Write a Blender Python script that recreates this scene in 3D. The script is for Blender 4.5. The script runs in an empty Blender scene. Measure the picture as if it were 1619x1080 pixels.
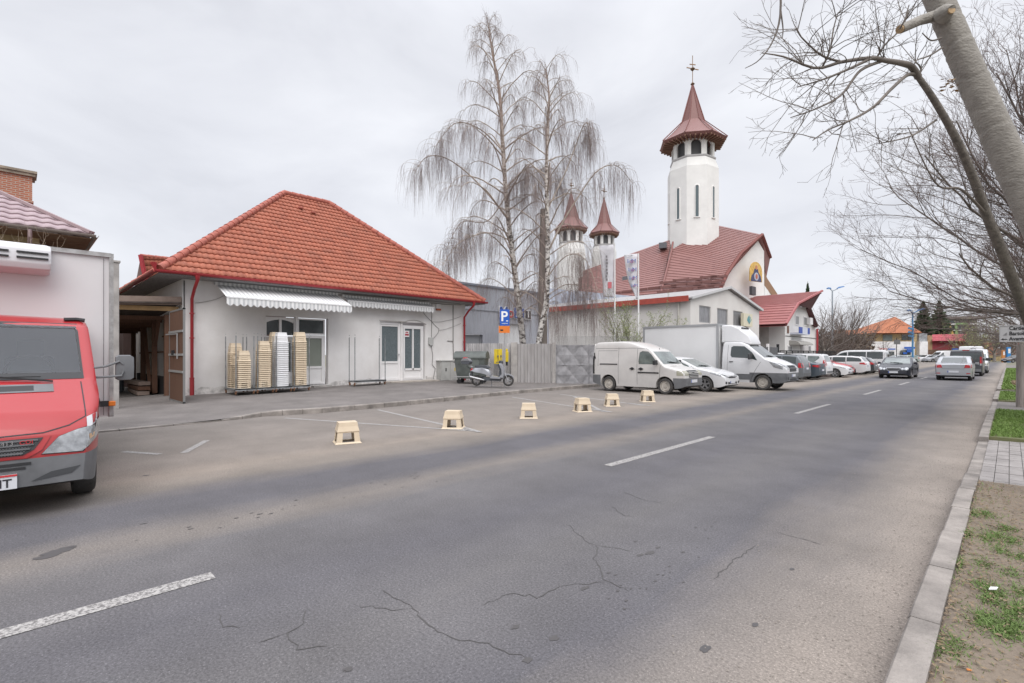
import bpy, bmesh, math, random
import numpy as np
from mathutils import Vector, Matrix
from mathutils.bvhtree import BVHTree
R = math.radians
SC = bpy.context.scene
COL = SC.collection
# ---------------------------------------------------------------- camera
cam = bpy.data.cameras.new('camera'); camo = bpy.data.objects.new('camera', cam); COL.objects.link(camo)
camo.location = (0, 0, 1.65); camo.rotation_euler = (R(90), 0, R(45))
cam.sensor_width = 36; cam.lens = 17.5; cam.shift_y = 0.01235; cam.clip_end = 3000; cam.clip_start = 0.05
SC.camera = camo
# ---------------------------------------------------------------- sky, sun, exposure
SUNV = Vector((.62, -.42, .80)).normalized()
W = bpy.data.worlds.new('World'); SC.world = W; W.use_nodes = True
nt = W.node_tree; N = nt.nodes; Lk = nt.links; N.clear()
wo = N.new('ShaderNodeOutputWorld'); bg = N.new('ShaderNodeBackground'); bg.inputs[1].default_value = 1.0
sky = N.new('ShaderNodeTexSky'); sky.sky_type = 'NISHITA'; sky.sun_disc = False
sky.sun_elevation = math.asin(SUNV.z); sky.sun_rotation = math.atan2(SUNV.x, SUNV.y)
sks = N.new('ShaderNodeVectorMath'); sks.operation = 'SCALE'; sks.inputs['Scale'].default_value = .10
Lk.new(sky.outputs[0], sks.inputs[0])
tc = N.new('ShaderNodeTexCoord'); mp = N.new('ShaderNodeMapping'); mp.inputs['Scale'].default_value = (1.0, 1.0, 2.6)
mp.inputs['Location'].default_value = (.3, 1.2, .0)
Lk.new(tc.outputs['Generated'], mp.inputs[0])
nz = N.new('ShaderNodeTexNoise'); nz.inputs['Scale'].default_value = 2.1; nz.inputs['Detail'].default_value = 7; nz.inputs['Roughness'].default_value = .52
nz.inputs['Distortion'].default_value = .35
Lk.new(mp.outputs[0], nz.inputs[0])
cr = N.new('ShaderNodeValToRGB'); cr.color_ramp.elements[0].position = .30; cr.color_ramp.elements[0].color = (.49, .50, .54, 1)
cr.color_ramp.elements[1].position = .70; cr.color_ramp.elements[1].color = (.69, .70, .735, 1)
e = cr.color_ramp.elements.new(.5); e.color = (.595, .605, .645, 1)
Lk.new(nz.outputs[0], cr.inputs[0])
sp = N.new('ShaderNodeSeparateXYZ'); Lk.new(tc.outputs['Generated'], sp.inputs[0])
mr = N.new('ShaderNodeMapRange'); mr.interpolation_type = 'SMOOTHSTEP'; mr.inputs[1].default_value = .52; mr.inputs[2].default_value = 1.0
mr.inputs[3].default_value = 1.0; mr.inputs[4].default_value = 3.2
Lk.new(sp.outputs[2], mr.inputs[0])
cs = N.new('ShaderNodeVectorMath'); cs.operation = 'SCALE'; Lk.new(cr.outputs[0], cs.inputs[0]); Lk.new(mr.outputs[0], cs.inputs['Scale'])
mx = N.new('ShaderNodeMix'); mx.data_type = 'RGBA'; mx.inputs['Factor'].default_value = .94
Lk.new(sks.outputs[0], mx.inputs['A']); Lk.new(cs.outputs[0], mx.inputs['B'])
Lk.new(mx.outputs['Result'], bg.inputs[0]); Lk.new(bg.outputs[0], wo.inputs[0])
sun = bpy.data.lights.new('sun', 'SUN'); sun.energy = 1.5; sun.angle = R(50); sun.color = (1, .965, .92)
suno = bpy.data.objects.new('sun', sun); COL.objects.link(suno); suno.rotation_euler = SUNV.to_track_quat('Z', 'Y').to_euler(); suno.location = (10, -10, 40)
SC.view_settings.view_transform = 'Standard'; SC.view_settings.look = 'None'; SC.view_settings.exposure = 0.48; SC.view_settings.gamma = 1
# ---------------------------------------------------------------- survey helpers: real positions from measured bearings
F_, U_, V_, H_ = 787.0, 809.5, 560.0, 1.65
def tt(u): return (u-U_)/F_
def G(u, v, z=0.0):
    d = (H_-z)*F_/(v-V_); r = d*tt(u); return Vector(((r-d)/2**.5, (r+d)/2**.5, z))
def D(u, v, d):
    r = d*tt(u); return Vector(((r-d)/2**.5, (r+d)/2**.5, H_+(V_-v)*d/F_))
# ---------------------------------------------------------------- materials
MATS = {}
def mat(name, col, rough=.7, metal=0., var=.0, vscale=3., col2=None, bump=0., bscale=40., spec=.5, coat=0., detail=5, c2amt=.5, stretch=(1, 1, 1), emis=0., world=False):
    if name in MATS: return MATS[name]
    m = bpy.data.materials.new(name); m.use_nodes = True; n = m.node_tree.nodes; l = m.node_tree.links
    b = n['Principled BSDF']; b.inputs['Roughness'].default_value = rough; b.inputs['Metallic'].default_value = metal
    b.inputs['Base Color'].default_value = (*col, 1); b.inputs['Specular IOR Level'].default_value = spec; b.inputs['Coat Weight'].default_value = coat
    m.diffuse_color = (*col, 1)
    t = n.new('ShaderNodeTexCoord'); mpn = n.new('ShaderNodeMapping'); mpn.inputs['Scale'].default_value = stretch
    if world:
        gg = n.new('ShaderNodeNewGeometry'); l.new(gg.outputs['Position'], mpn.inputs[0])
    else: l.new(t.outputs['Object'], mpn.inputs[0])
    if var > 0:
        a = n.new('ShaderNodeTexNoise'); a.inputs['Scale'].default_value = vscale; a.inputs['Detail'].default_value = detail; a.inputs['Roughness'].default_value = .6
        l.new(mpn.outputs[0], a.inputs[0])
        rp = n.new('ShaderNodeValToRGB'); rp.color_ramp.elements[0].position = .32; rp.color_ramp.elements[1].position = .68
        c2 = col2 if col2 else tuple(c*(1-var) for c in col)
        c1 = col if col2 else tuple(min(1, c*(1+var)) for c in col)
        c2 = tuple(c1[i]*(1-var)+c2[i]*var for i in range(3)) if col2 else c2
        rp.color_ramp.elements[0].color = (*c1, 1); rp.color_ramp.elements[1].color = (*c2, 1)
        l.new(a.outputs[0], rp.inputs[0]); l.new(rp.outputs[0], b.inputs['Base Color'])
    if bump > 0:
        a = n.new('ShaderNodeTexNoise'); a.inputs['Scale'].default_value = bscale; a.inputs['Detail'].default_value = 4
        l.new(mpn.outputs[0], a.inputs[0]); bp = n.new('ShaderNodeBump'); bp.inputs['Strength'].default_value = bump; bp.inputs['Distance'].default_value = .02
        l.new(a.outputs[0], bp.inputs['Height']); l.new(bp.outputs[0], b.inputs['Normal'])
    if emis: b.inputs['Emission Color'].default_value = (*col, 1); b.inputs['Emission Strength'].default_value = emis
    MATS[name] = m; return m
def srgb(r, g, b): return tuple(((c/255)/12.92 if c/255 <= .04045 else ((c/255+.055)/1.055)**2.4) for c in (r, g, b))
# ---------------------------------------------------------------- mesh builder
class MB:
    def __init__(s): s.v = []; s.f = []; s.mi = []; s.cur = 0
    def add(s, vs, fs):
        o = len(s.v); s.v += [tuple(p) for p in vs]; s.f += [tuple(i+o for i in f) for f in fs]; s.mi += [s.cur]*len(fs); return s
    def quad(s, a, b, c, d): return s.add([a, b, c, d], [(0, 1, 2, 3)])
    def box(s, c, sz, rz=0., M=None):
        hx, hy, hz = sz[0]/2, sz[1]/2, sz[2]/2
        vs = [Vector((x, y, z)) for x in (-hx, hx) for y in (-hy, hy) for z in (-hz, hz)]
        if M is None: M = Matrix.Rotation(rz, 3, 'Z')
        vs = [M @ p + Vector(c) for p in vs]
        return s.add(vs, [(0, 1, 3, 2), (4, 6, 7, 5), (0, 4, 5, 1), (2, 3, 7, 6), (0, 2, 6, 4), (1, 5, 7, 3)])
    def bb(s, x0, x1, y0, y1, z0, z1): return s.box(((x0+x1)/2, (y0+y1)/2, (z0+z1)/2), (abs(x1-x0), abs(y1-y0), abs(z1-z0)))
    def bar(s, a, b, w, h=None, up=(0, 0, 1)):
        a = Vector(a); b = Vector(b); h = h or w; d = (b-a); L = d.length; d.normalize(); u = Vector(up)
        if abs(d.dot(u)) > .98: u = Vector((1, 0, 0))
        x = d.cross(u).normalized(); y = x.cross(d).normalized(); M = Matrix((x, d, y)).transposed()
        return s.box((a+b)/2, (w, L, h), M=M)
    def tube(s, pts, rad, k=8, cap=True):
        pts = [Vector(p) for p in pts]; n = len(pts)
        if not hasattr(rad, '__len__'): rad = [rad]*n
        vs = []; fs = []; prev = None
        for i in range(n):
            d = (pts[min(i+1, n-1)]-pts[max(i-1, 0)]).normalized()
            if prev is None: prev = d.orthogonal().normalized()
            x = (prev-d*prev.dot(d));
            x = x.normalized() if x.length > 1e-6 else d.orthogonal().normalized()
            prev = x; y = d.cross(x)
            for j in range(k):
                a = 2*math.pi*j/k; vs.append(pts[i]+(x*math.cos(a)+y*math.sin(a))*rad[i])
        for i in range(n-1):
            for j in range(k): fs.append((i*k+j, i*k+(j+1) % k, (i+1)*k+(j+1) % k, (i+1)*k+j))
        if cap and k > 2: fs.append(tuple(range(k))[::-1]); fs.append(tuple((n-1)*k+j for j in range(k)))
        return s.add(vs, fs)
    def lathe(s, prof, k=24, c=(0, 0, 0), axis='Z', a0=0., M=None, cap=True):
        vs = []; fs = []; c = Vector(c)
        for (r, z) in prof:
            for j in range(k):
                a = a0+2*math.pi*j/k; x, y = r*math.cos(a), r*math.sin(a)
                p = Vector((x, y, z)) if axis == 'Z' else (Vector((x, z, y)) if axis == 'Y' else Vector((z, x, y)))
                if M is not None: p = M @ p
                vs.append(p+c)
        n = len(prof)
        for i in range(n-1):
            for j in range(k): fs.append((i*k+j, i*k+(j+1) % k, (i+1)*k+(j+1) % k, (i+1)*k+j))
        if cap and prof[0][0] > 1e-4: fs.append(tuple(range(k))[::-1])
        if cap and prof[-1][0] > 1e-4: fs.append(tuple((n-1)*k+j for j in range(k)))
        return s.add(vs, fs)
    def loft(s, rings, cap=True):
        k = len(rings[0]); vs = [p for r in rings for p in r]; fs = []
        for i in range(len(rings)-1):
            for j in range(k): fs.append((i*k+j, i*k+(j+1) % k, (i+1)*k+(j+1) % k, (i+1)*k+j))
        if cap: fs.append(tuple(range(k))[::-1]); fs.append(tuple((len(rings)-1)*k+j for j in range(k)))
        return s.add(vs, fs)
    def puff(s, poly, y0, y1, e=.03, sc=.9, cy=0.):   # profile in (x,z), extruded over y with eased rims
        cx = sum(p[0] for p in poly)/len(poly); cz = sum(p[1] for p in poly)/len(poly); rings = []
        for y, k in ((y0, sc), (y0+e, 1), (y1-e, 1), (y1, sc)): rings.append([Vector((cx+(p[0]-cx)*k, y, cz+(p[1]-cz)*k)) for p in poly])
        return s.loft(rings)
    def prism(s, poly, n):   # poly of 3d points, thickness vector n
        n = Vector(n); return s.loft([[Vector(p) for p in poly], [Vector(p)+n for p in poly]])
    def wall(s, O, U, Nn, Wd, Ht, holes, depth=.15):  # plane with rectangular openings and reveals; Nn outward
        O = Vector(O); U = Vector(U).normalized(); Nn = Vector(Nn).normalized(); Z = Vector((0, 0, 1))
        us = sorted(set([0, Wd]+[h[0] for h in holes]+[h[1] for h in holes])); zs = sorted(set([0, Ht]+[h[2] for h in holes]+[h[3] for h in holes]))
        P = lambda a, b, d=0: O+U*a+Z*b-Nn*d
        for i in range(len(us)-1):
            for j in range(len(zs)-1):
                ca, cb = (us[i]+us[i+1])/2, (zs[j]+zs[j+1])/2
                if any(h[0] < ca < h[1] and h[2] < cb < h[3] for h in holes): continue
                s.quad(P(us[i], zs[j]), P(us[i+1], zs[j]), P(us[i+1], zs[j+1]), P(us[i], zs[j+1]))
        for h in holes:
            a, b, c, d = h[:4]
            s.quad(P(a, c), P(a, c, depth), P(a, d, depth), P(a, d)); s.quad(P(b, c), P(b, d), P(b, d, depth), P(b, c, depth))
            s.quad(P(a, c), P(b, c), P(b, c, depth), P(a, c, depth)); s.quad(P(a, d), P(a, d, depth), P(b, d, depth), P(b, d))
        return s
    def build(s, name, ms, parent=None, smooth=None, world=True, bevel=0.):
        me = bpy.data.meshes.new(name); off = Vector((0, 0, 0))
        if parent is not None and world:
            p = parent
            while p is not None: off += p.location; p = p.parent
        vs = [(x-off.x, y-off.y, z-off.z) for x, y, z in s.v]
        me.from_pydata(vs, [], s.f)
        ms = ms if isinstance(ms, (list, tuple)) else [ms]
        for m in ms: me.materials.append(m)
        if len(ms) > 1: me.polygons.foreach_set('material_index', s.mi)
        bmm = bmesh.new(); bmm.from_mesh(me); bmesh.ops.remove_doubles(bmm, verts=bmm.verts, dist=1e-5); bmesh.ops.recalc_face_normals(bmm, faces=bmm.faces); bmm.to_mesh(me); bmm.free()
        if smooth is not None:
            for p in me.polygons: p.use_smooth = True
            me.set_sharp_from_angle(angle=R(smooth))
        o = bpy.data.objects.new(name, me); COL.objects.link(o)
        if parent is not None: o.parent = parent
        if bevel:
            bv = o.modifiers.new('b', 'BEVEL'); bv.width = bevel; bv.segments = 2; bv.limit_method = 'ANGLE'
        return o
def tag(o, label, cat, group=None, kind=None):
    if label: o['label'] = label
    if cat: o['category'] = cat
    if group: o['group'] = group
    if kind: o['kind'] = kind
    return o
def empty(name, loc, label=None, cat=None, group=None, rz=0.):
    o = bpy.data.objects.new(name, None); COL.objects.link(o); o.location = loc; o.rotation_euler = (0, 0, rz); o.empty_display_size = .2
    if label: tag(o, label, cat, group)
    return o
def struct(o): o['kind'] = 'structure'; return o
def copy_tree(o, parent=None):
    c = o.copy(); COL.objects.link(c); c.parent = parent
    for k in ('label', 'category', 'group', 'kind'):
        if k in o: c[k] = o[k]
    for ch in [x for x in o.children]: copy_tree(ch, c)
    return c
def text(name, body, size, M, m, parent=None, depth=.004, align='CENTER', bold=0.0, sx=1.):   # M maps text plane (x right, y up) into place
    cu = bpy.data.curves.new(name, 'FONT'); cu.body = body; cu.size = size; cu.extrude = depth; cu.align_x = align; cu.align_y = 'CENTER'; cu.offset = bold
    to = bpy.data.objects.new(name, cu); COL.objects.link(to); dg = bpy.context.evaluated_depsgraph_get(); dg.update()
    me = bpy.data.meshes.new_from_object(to.evaluated_get(dg)); bpy.data.objects.remove(to)
    me.transform(Matrix.Diagonal((sx, 1, 1, 1))); me.transform(M)
    if parent is not None:
        off = Vector((0, 0, 0)); p = parent
        while p is not None: off += p.location; p = p.parent
        if not parent.get('_local'): me.transform(Matrix.Translation(-off))
    me.materials.clear(); me.materials.append(m)
    o = bpy.data.objects.new(name, me); COL.objects.link(o)
    if parent is not None: o.parent = parent
    return o
def frame(o, x, y):   # 4x4 from origin, x axis, y axis
    x = Vector(x).normalized(); y = Vector(y).normalized(); z = x.cross(y); M = Matrix((x, y, z)).transposed().to_4x4(); M.translation = Vector(o); return M
random.seed(7)
white_wall = mat('white_render', (.74, .725, .72), .9, var=.10, vscale=1.3, bump=.15, bscale=60)
concrete = mat('concrete', (.36, .34, .325), .9, var=.22, vscale=2.2, bump=.35, bscale=45)
dark = mat('dark', (.02, .02, .022), .8)
# ================================================================= GROUND
def asphalt_material(name, stops, scale=1., patch=.16, white=0.):
    m = bpy.data.materials.new(name); m.use_nodes = True; n = m.node_tree.nodes; l = m.node_tree.links; b = n['Principled BSDF']
    g = n.new('ShaderNodeNewGeometry'); s = n.new('ShaderNodeSeparateXYZ'); l.new(g.outputs['Position'], s.inputs[0])
    mpn = n.new('ShaderNodeMapping'); mpn.inputs['Scale'].default_value = (1, .22, 1); l.new(g.outputs['Position'], mpn.inputs[0])
    wn = n.new('ShaderNodeTexNoise'); wn.inputs['Scale'].default_value = 1.3; wn.inputs['Detail'].default_value = 6; wn.inputs['Roughness'].default_value = .62; l.new(mpn.outputs[0], wn.inputs[0])
    ma = n.new('ShaderNodeMath'); ma.operation = 'MULTIPLY_ADD'; l.new(wn.outputs[0], ma.inputs[0]); ma.inputs[1].default_value = 1.1; l.new(s.outputs[0], ma.inputs[2])
    mrr = n.new('ShaderNodeMapRange'); l.new(ma.outputs[0], mrr.inputs[0]); mrr.inputs[1].default_value = -15+.55; mrr.inputs[2].default_value = .0+.55
    rp = n.new('ShaderNodeValToRGB'); l.new(mrr.outputs[0], rp.inputs[0]); els = rp.color_ramp.elements
    for i, (x, c) in enumerate(stops):
        p = (x+15)/15
        if i < 2: el = els[i]; el.position = p
        else: el = els.new(p)
        el.color = (*c, 1)
    # mottling + aggregate
    n1 = n.new('ShaderNodeTexNoise'); n1.inputs['Scale'].default_value = .9; n1.inputs['Detail'].default_value = 8; n1.inputs['Roughness'].default_value = .65; l.new(g.outputs['Position'], n1.inputs[0])
    n2 = n.new('ShaderNodeTexNoise'); n2.inputs['Scale'].default_value = 62; n2.inputs['Detail'].default_value = 3; n2.inputs['Roughness'].default_value = .8; l.new(g.outputs['Position'], n2.inputs[0])
    n3 = n.new('ShaderNodeTexVoronoi'); n3.inputs['Scale'].default_value = 55; l.new(g.outputs['Position'], n3.inputs[0])
    r1 = n.new('ShaderNodeMapRange'); l.new(n1.outputs[0], r1.inputs[0]); r1.inputs[1].default_value = .3; r1.inputs[2].default_value = .7; r1.inputs[3].default_value = 1-patch; r1.inputs[4].default_value = 1+patch
    r2 = n.new('ShaderNodeMapRange'); l.new(n2.outputs[0], r2.inputs[0]); r2.inputs[1].default_value = .25; r2.inputs[2].default_value = .75; r2.inputs[3].default_value = .50; r2.inputs[4].default_value = 1.5
    r3 = n.new('ShaderNodeMapRange'); l.new(n3.outputs['Distance'], r3.inputs[0]); r3.inputs[1].default_value = .0; r3.inputs[2].default_value = .25; r3.inputs[3].default_value = 1.9; r3.inputs[4].default_value = 1.0
    m1 = n.new('ShaderNodeMath'); m1.operation = 'MULTIPLY'; l.new(r1.outputs[0], m1.inputs[0]); l.new(r2.outputs[0], m1.inputs[1])
    m2 = n.new('ShaderNodeMath'); m2.operation = 'MULTIPLY'; l.new(m1.outputs[0], m2.inputs[0]); l.new(r3.outputs[0], m2.inputs[1])
    vm = n.new('ShaderNodeVectorMath'); vm.operation = 'SCALE'; l.new(rp.outputs[0], vm.inputs[0]); l.new(m2.outputs[0], vm.inputs['Scale'])
    l.new(vm.outputs[0], b.inputs['Base Color']); b.inputs['Roughness'].default_value = .85; b.inputs['Specular IOR Level'].default_value = .3
    bp = n.new('ShaderNodeBump'); bp.inputs['Strength'].default_value = .35; bp.inputs['Distance'].default_value = .008; l.new(n2.outputs[0], bp.inputs['Height']); l.new(bp.outputs[0], b.inputs['Normal'])
    MATS[name] = m; return m
dk = (.104, .100, .108); md = (.124, .118, .120); sd = (.245, .209, .180); sl = (.175, .155, .138); pk = (.180, .162, .149)
m_road = asphalt_material('road_asphalt', [(-15, pk), (-.10, sd), (-8.9, (.205, .180, .160)), (-8.1, (.240, .206, .176)), (-7.4, sl), (-6.75, dk), (-6.1, dk), (-5.45, (.172, .154, .141)), (-4.9, md), (-3.6, dk), (-2.7, md), (-1.75, dk), (-1.2, (.175, .157, .145)), (-.75, (.235, .205, .180))])
m_walk = asphalt_material('pavement_asphalt', [(-15, (.165, .150, .142)), (0, (.165, .150, .142))], patch=.22)
m_yard = asphalt_material('yard_asphalt', [(-15, (.175, .160, .15)), (0, (.175, .160, .15))], patch=.3)
m_dirt = mat('dirt', (.215, .172, .132), .95, var=.6, vscale=2.5, col2=(.13, .105, .08), bump=1.0, bscale=30, detail=8, world=True)
m_field = mat('ground_soil', (.17, .15, .12), .95, var=.5, vscale=.3, col2=(.10, .13, .06), world=True)
m_kerb = mat('kerb_concrete', (.25, .225, .205), .9, var=.38, vscale=2.6, bump=.5, bscale=50, world=True)
m_paint = bpy.data.materials.new('road_paint'); m_paint.use_nodes = True; MATS['road_paint'] = m_paint
def wornpaint(m, lo, hi):
    n = m.node_tree.nodes; l = m.node_tree.links; b = n['Principled BSDF']; b.inputs['Roughness'].default_value = .8
    g = n.new('ShaderNodeNewGeometry'); a = n.new('ShaderNodeTexNoise'); a.inputs['Scale'].default_value = 38; a.inputs['Detail'].default_value = 6; a.inputs['Roughness'].default_value = .75; l.new(g.outputs['Position'], a.inputs[0])
    rp = n.new('ShaderNodeValToRGB'); rp.color_ramp.elements[0].position = lo; rp.color_ramp.elements[1].position = hi
    rp.color_ramp.elements[0].color = (.14, .132, .13, 1); rp.color_ramp.elements[1].color = (.40, .385, .37, 1); l.new(a.outputs[0], rp.inputs[0]); l.new(rp.outputs[0], b.inputs['Base Color'])
wornpaint(m_paint, .43, .56)
m_paint2 = bpy.data.materials.new('faded_road_paint'); m_paint2.use_nodes = True; MATS['faded_road_paint'] = m_paint2; wornpaint(m_paint2, .38, .58)

def sheet(name, poly, z, m):
    mb = MB(); mb.add([(p[0], p[1], z if len(p) < 3 else p[2]) for p in poly], [tuple(range(len(poly)))]); return struct(mb.build(name, m))
sheet('ground', [(-900, -400), (900, -400), (900, 1200), (-900, 1200)], -.02, m_field)
# carriageway with the parking bays on its far side
sheet('road', [(-14.95, -30), (-.40, -30), (-.40, 140), (-14.95, 140)], 0, m_road)
sheet('side_street', [(-150, 80), (-14.95, 80), (-14.95, 104), (-150, 104)], -.006, m_road)
sheet('junction', [(-.40, 80), (90, 80), (90, 104), (-.40, 104)], -.006, m_yard)
sheet('yard', [(-60, -30), (-14.95, -30), (-14.95, 80), (-60, 80)], -.012, m_yard)
# raised pavement: edge follows the photographed kerb line
edge = [(-13.95, 4.6), (-13.62, 6.0), (-13.68, 8.4), (-14.0, 11.2), (-14.45, 14.2), (-14.65, 17.5), (-14.8, 21.4)]
edge0 = [(-13.5, -9), (-13.5, 1.3), (-13.75, 4.0), (-13.95, 4.6)]
def wz(x, y):   # height of the walk: rises toward the shop doors
    k = max(0, min(1, (-14.2-x)/7.2)); a = np.interp(y, [-9, 2, 4.6, 10, 12.5, 15.5, 18, 22], [.02, .03, .14, .23, .29, .30, .20, .12]); b = np.interp(y, [-9, 3.6, 4.9, 22], [.02, .03, .13, .13]); return b*(1-k)+a*k
mb = MB(); ys = [-9, -5, -1, 1.3, 2.6, 4.0, 4.6, 5.2, 6, 7.2, 8.4, 9.8, 11.2, 12.7, 14.2, 15.8, 17.5, 19.4, 21.4]
ex = [p[1] for p in edge0[:-1]]+[p[1] for p in edge]; exx = [p[0] for p in edge0[:-1]]+[p[0] for p in edge]
cols = 9; vs = []; fs = []
for y in ys:
    xe = float(np.interp(y, ex, exx))-.02
    for c in range(cols):
        x = xe+(-23-xe)*c/(cols-1); vs.append((x, y, wz(x, y)))
for i in range(len(ys)-1):
    for c in range(cols-1): a = i*cols+c; fs.append((a, a+1, a+cols+1, a+cols))
mb.add(vs, fs); struct(mb.build('pavement', m_walk, smooth=40))
# kerb stones of the raised pavement
mb = MB()
pts = []
for y in np.arange(3.6, 21.5, .5):
    xe = float(np.interp(y, ex, exx)); pts.append((xe, y))
for i in range(len(pts)-1):
    (x0, y0), (x1, y1) = pts[i], pts[i+1]; h = lambda y: float(np.interp(y, [3.6, 4.9, 22], [.03, .135, .135]))
    a = Vector((x0, y0, 0)); b = Vector((x1, y1, 0)); g = (b-a)*.012; a += g; b -= g
    z0, z1 = h(y0)+.008, h(y1)+.008; wv = Vector((-.17, 0, 0)); up0 = Vector((0, 0, z0)); up1 = Vector((0, 0, z1)); bev = Vector((-.02, 0, 0))
    lo = Vector((0, 0, -.05))
    mb.loft([[a+lo, a+up0-Vector((0, 0, .02)), a+up0+bev, a+wv+up0, a+wv+lo], [b+lo, b+up1-Vector((0, 0, .02)), b+up1+bev, b+wv+up1, b+wv+lo]])
struct(mb.build('pavement_kerb', m_kerb))
mb = MB()
for y in np.arange(-8.4, 2.7, 1.0):
    x0, x1 = float(np.interp(y, ex, exx)), float(np.interp(y+1, ex, exx))
    mb.loft([[(x0, y+.01, -.02), (x0, y+.01, .025), (x0-.16, y+.01, .035), (x0-.16, y+.01, -.02)], [(x1, y+.99, -.02), (x1, y+.99, .025), (x1-.16, y+.99, .035), (x1-.16, y+.99, -.02)]])
struct(mb.build('dropped_kerb', m_kerb))
# near kerb (right)
mb = MB()
def kseg(y0, y1, x0=-.43, w=.15, h=.12):
    mb.loft([[(x0, y0+.006, -.05), (x0+.008, y0+.006, h-.015), (x0+.02, y0+.006, h), (x0+w, y0+.006, h), (x0+w, y0+.006, -.05)], [(x0, y1-.006, -.05), (x0+.008, y1-.006, h-.015), (x0+.02, y1-.006, h), (x0+w, y1-.006, h), (x0+w, y1-.006, -.05)]])
y = -12.3
random.seed(3)
while y < 80:
    y2 = y+1.0
    if not (8.3 < y+.5 < 12.9) and not (19.6 < y+.5 < 23.5) and not (29 < y+.5 < 31): kseg(y, y2, -.43+random.uniform(-.006, .006), .15, .12+random.uniform(-.006, .004))
    else: kseg(y, y2, -.43, .15, .035)
    y = y2
struct(mb.build('roadside_kerb', m_kerb))
# verge: uneven soil
def verge(name, x0, x1, y0, y1, m, z=.10, amp=.02, nx=26, ny=60):
    mb = MB(); vs = []; fs = []; rr = random.Random(hash(name) % 99)
    ph = [(rr.uniform(.8, 4), rr.uniform(.8, 4), rr.uniform(0, 6)) for _ in range(6)]
    for j in range(ny):
        for i in range(nx):
            x = x0+(x1-x0)*(i/(nx-1))**1.4; y = y0+(y1-y0)*min(1, max(0, (j-1)/(ny-3))); h = sum(math.sin(a*x+b*y+c) for a, b, c in ph)/6*amp + rr.uniform(-.004, .004)
            vs.append((x, y, (z+(h if 0 < i else -.01)) if 0 < j < ny-1 else .0))
    for j in range(ny-1):
        for i in range(nx-1): a = j*nx+i; fs.append((a, a+1, a+nx+1, a+nx))
    mb.add(vs, fs); return struct(mb.build(name, m, smooth=60))
verge('bare_soil', -.28, 2.6, -8, 8.36, m_dirt, nx=34, ny=160)
m_lawn = mat('lawn_soil', (.16, .15, .08), .95, var=.5, vscale=4, col2=(.07, .12, .03), world=True)
verge('lawn_ground', -.28, 6.0, 12.95, 19.55, m_lawn)
verge('lawn_ground', -.28, 5.0, 23.5, 29.0, m_lawn)
verge('lawn_ground', -.28, 5.0, 31.0, 79.5, m_lawn)
m_pav = mat('paving', (.27, .25, .24), .9, var=.2, vscale=3, bump=.3, world=True)
def pavers(name, x0, x1, y0, y1, sx, sy, z):
    mb = MB(); rr = random.Random(5); x = x0
    while x < x1-.01:
        y = y0
        while y < y1-.01:
            dz = rr.uniform(-.003, .003); mb.bb(x+.003, min(x+sx, x1)-.003, y+.003, min(y+sy, y1)-.003, z-.05, z+dz); y += sy
        x += sx
    return struct(mb.build(name, m_pav))
pavers('block_paving', -.28, .27, 8.36, 12.93, .137, .21, .045)
sheet('concrete_strip', [(.27, 8.36), (.75, 8.0), (.85, 12.4), (.27, 12.93)], .05, mat('pale_concrete', (.40, .37, .34), .9, var=.2, vscale=3, bump=.4, world=True))
sheet('footpath', [(.75, 8.0), (9, 4.6), (9, 11.5), (.85, 12.4)], .046, m_walk)
sheet('footpath_slab', [(-.28, 19.55), (5, 19.0), (5, 23.5), (-.28, 23.5)], .05, m_walk)
sheet('footpath_slab', [(-.28, 29), (5, 29), (5, 31), (-.28, 31)], .05, m_walk)
sheet('far_footpath', [(2.6, -8), (9, -8), (9, 4.6), (2.6, 7.2)], .04, m_walk)
# painted centre dashes
mb = MB()
def stripe(a, b, w, z=.004, mbx=None):
    a = Vector(a); b = Vector(b); d = (b-a).normalized(); s = Vector((-d.y, d.x, 0))*w/2
    k = max(2, int((b-a).length/.3)); vs = []; fs = []
    for i in range(k+1):
        p = a.lerp(b, i/k); j = random.uniform(-.006, .006); vs += [p+s*(1+j)+Vector((0, 0, z)), p-s*(1+j)+Vector((0, 0, z))]
    for i in range(k): fs.append((2*i, 2*i+1, 2*i+3, 2*i+2))
    (mbx or mb).add([(v.x, v.y, z) for v in vs], fs)
for k in range(-1, 9):
    y0 = (6.2+k*9.15) if k >= 0 else -2.6; o = MB(); stripe((-4.2, y0, 0), (-4.2, y0+3.65, 0), .14, mbx=o); struct(o.build('lane_marking', m_paint))
for a, b in [((-13.24, 4.94), (-8.05, 7.0)), ((-13.25, 7.62), (-8.25, 6.95)), ((-13.5, 13.5), (-8.1, 12.0)), ((-13.1, 15.9), (-8.3, 14.3)), ((-12.2, 15.6), (-8.2, 11.9)), ((-9.75, 2.0), (-10.85, 2.6)), ((-9.9, 1.7), (-10.6, 1.3))]:
    o = MB(); stripe((*a, 0), (*b, 0), .11, mbx=o); struct(o.build('bay_marking', m_paint2))
for a, b in [((-8.9, 7.2), (-7.9, 6.95)), ((-8.9, 12.3), (-8.0, 12.0)), ((-9.1, 14.6), (-8.1, 14.35))]:
    o = MB(); stripe((*a, 0), (*b, 0), .13, .008, mbx=o); struct(o.build('bay_marking', m_paint))
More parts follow.
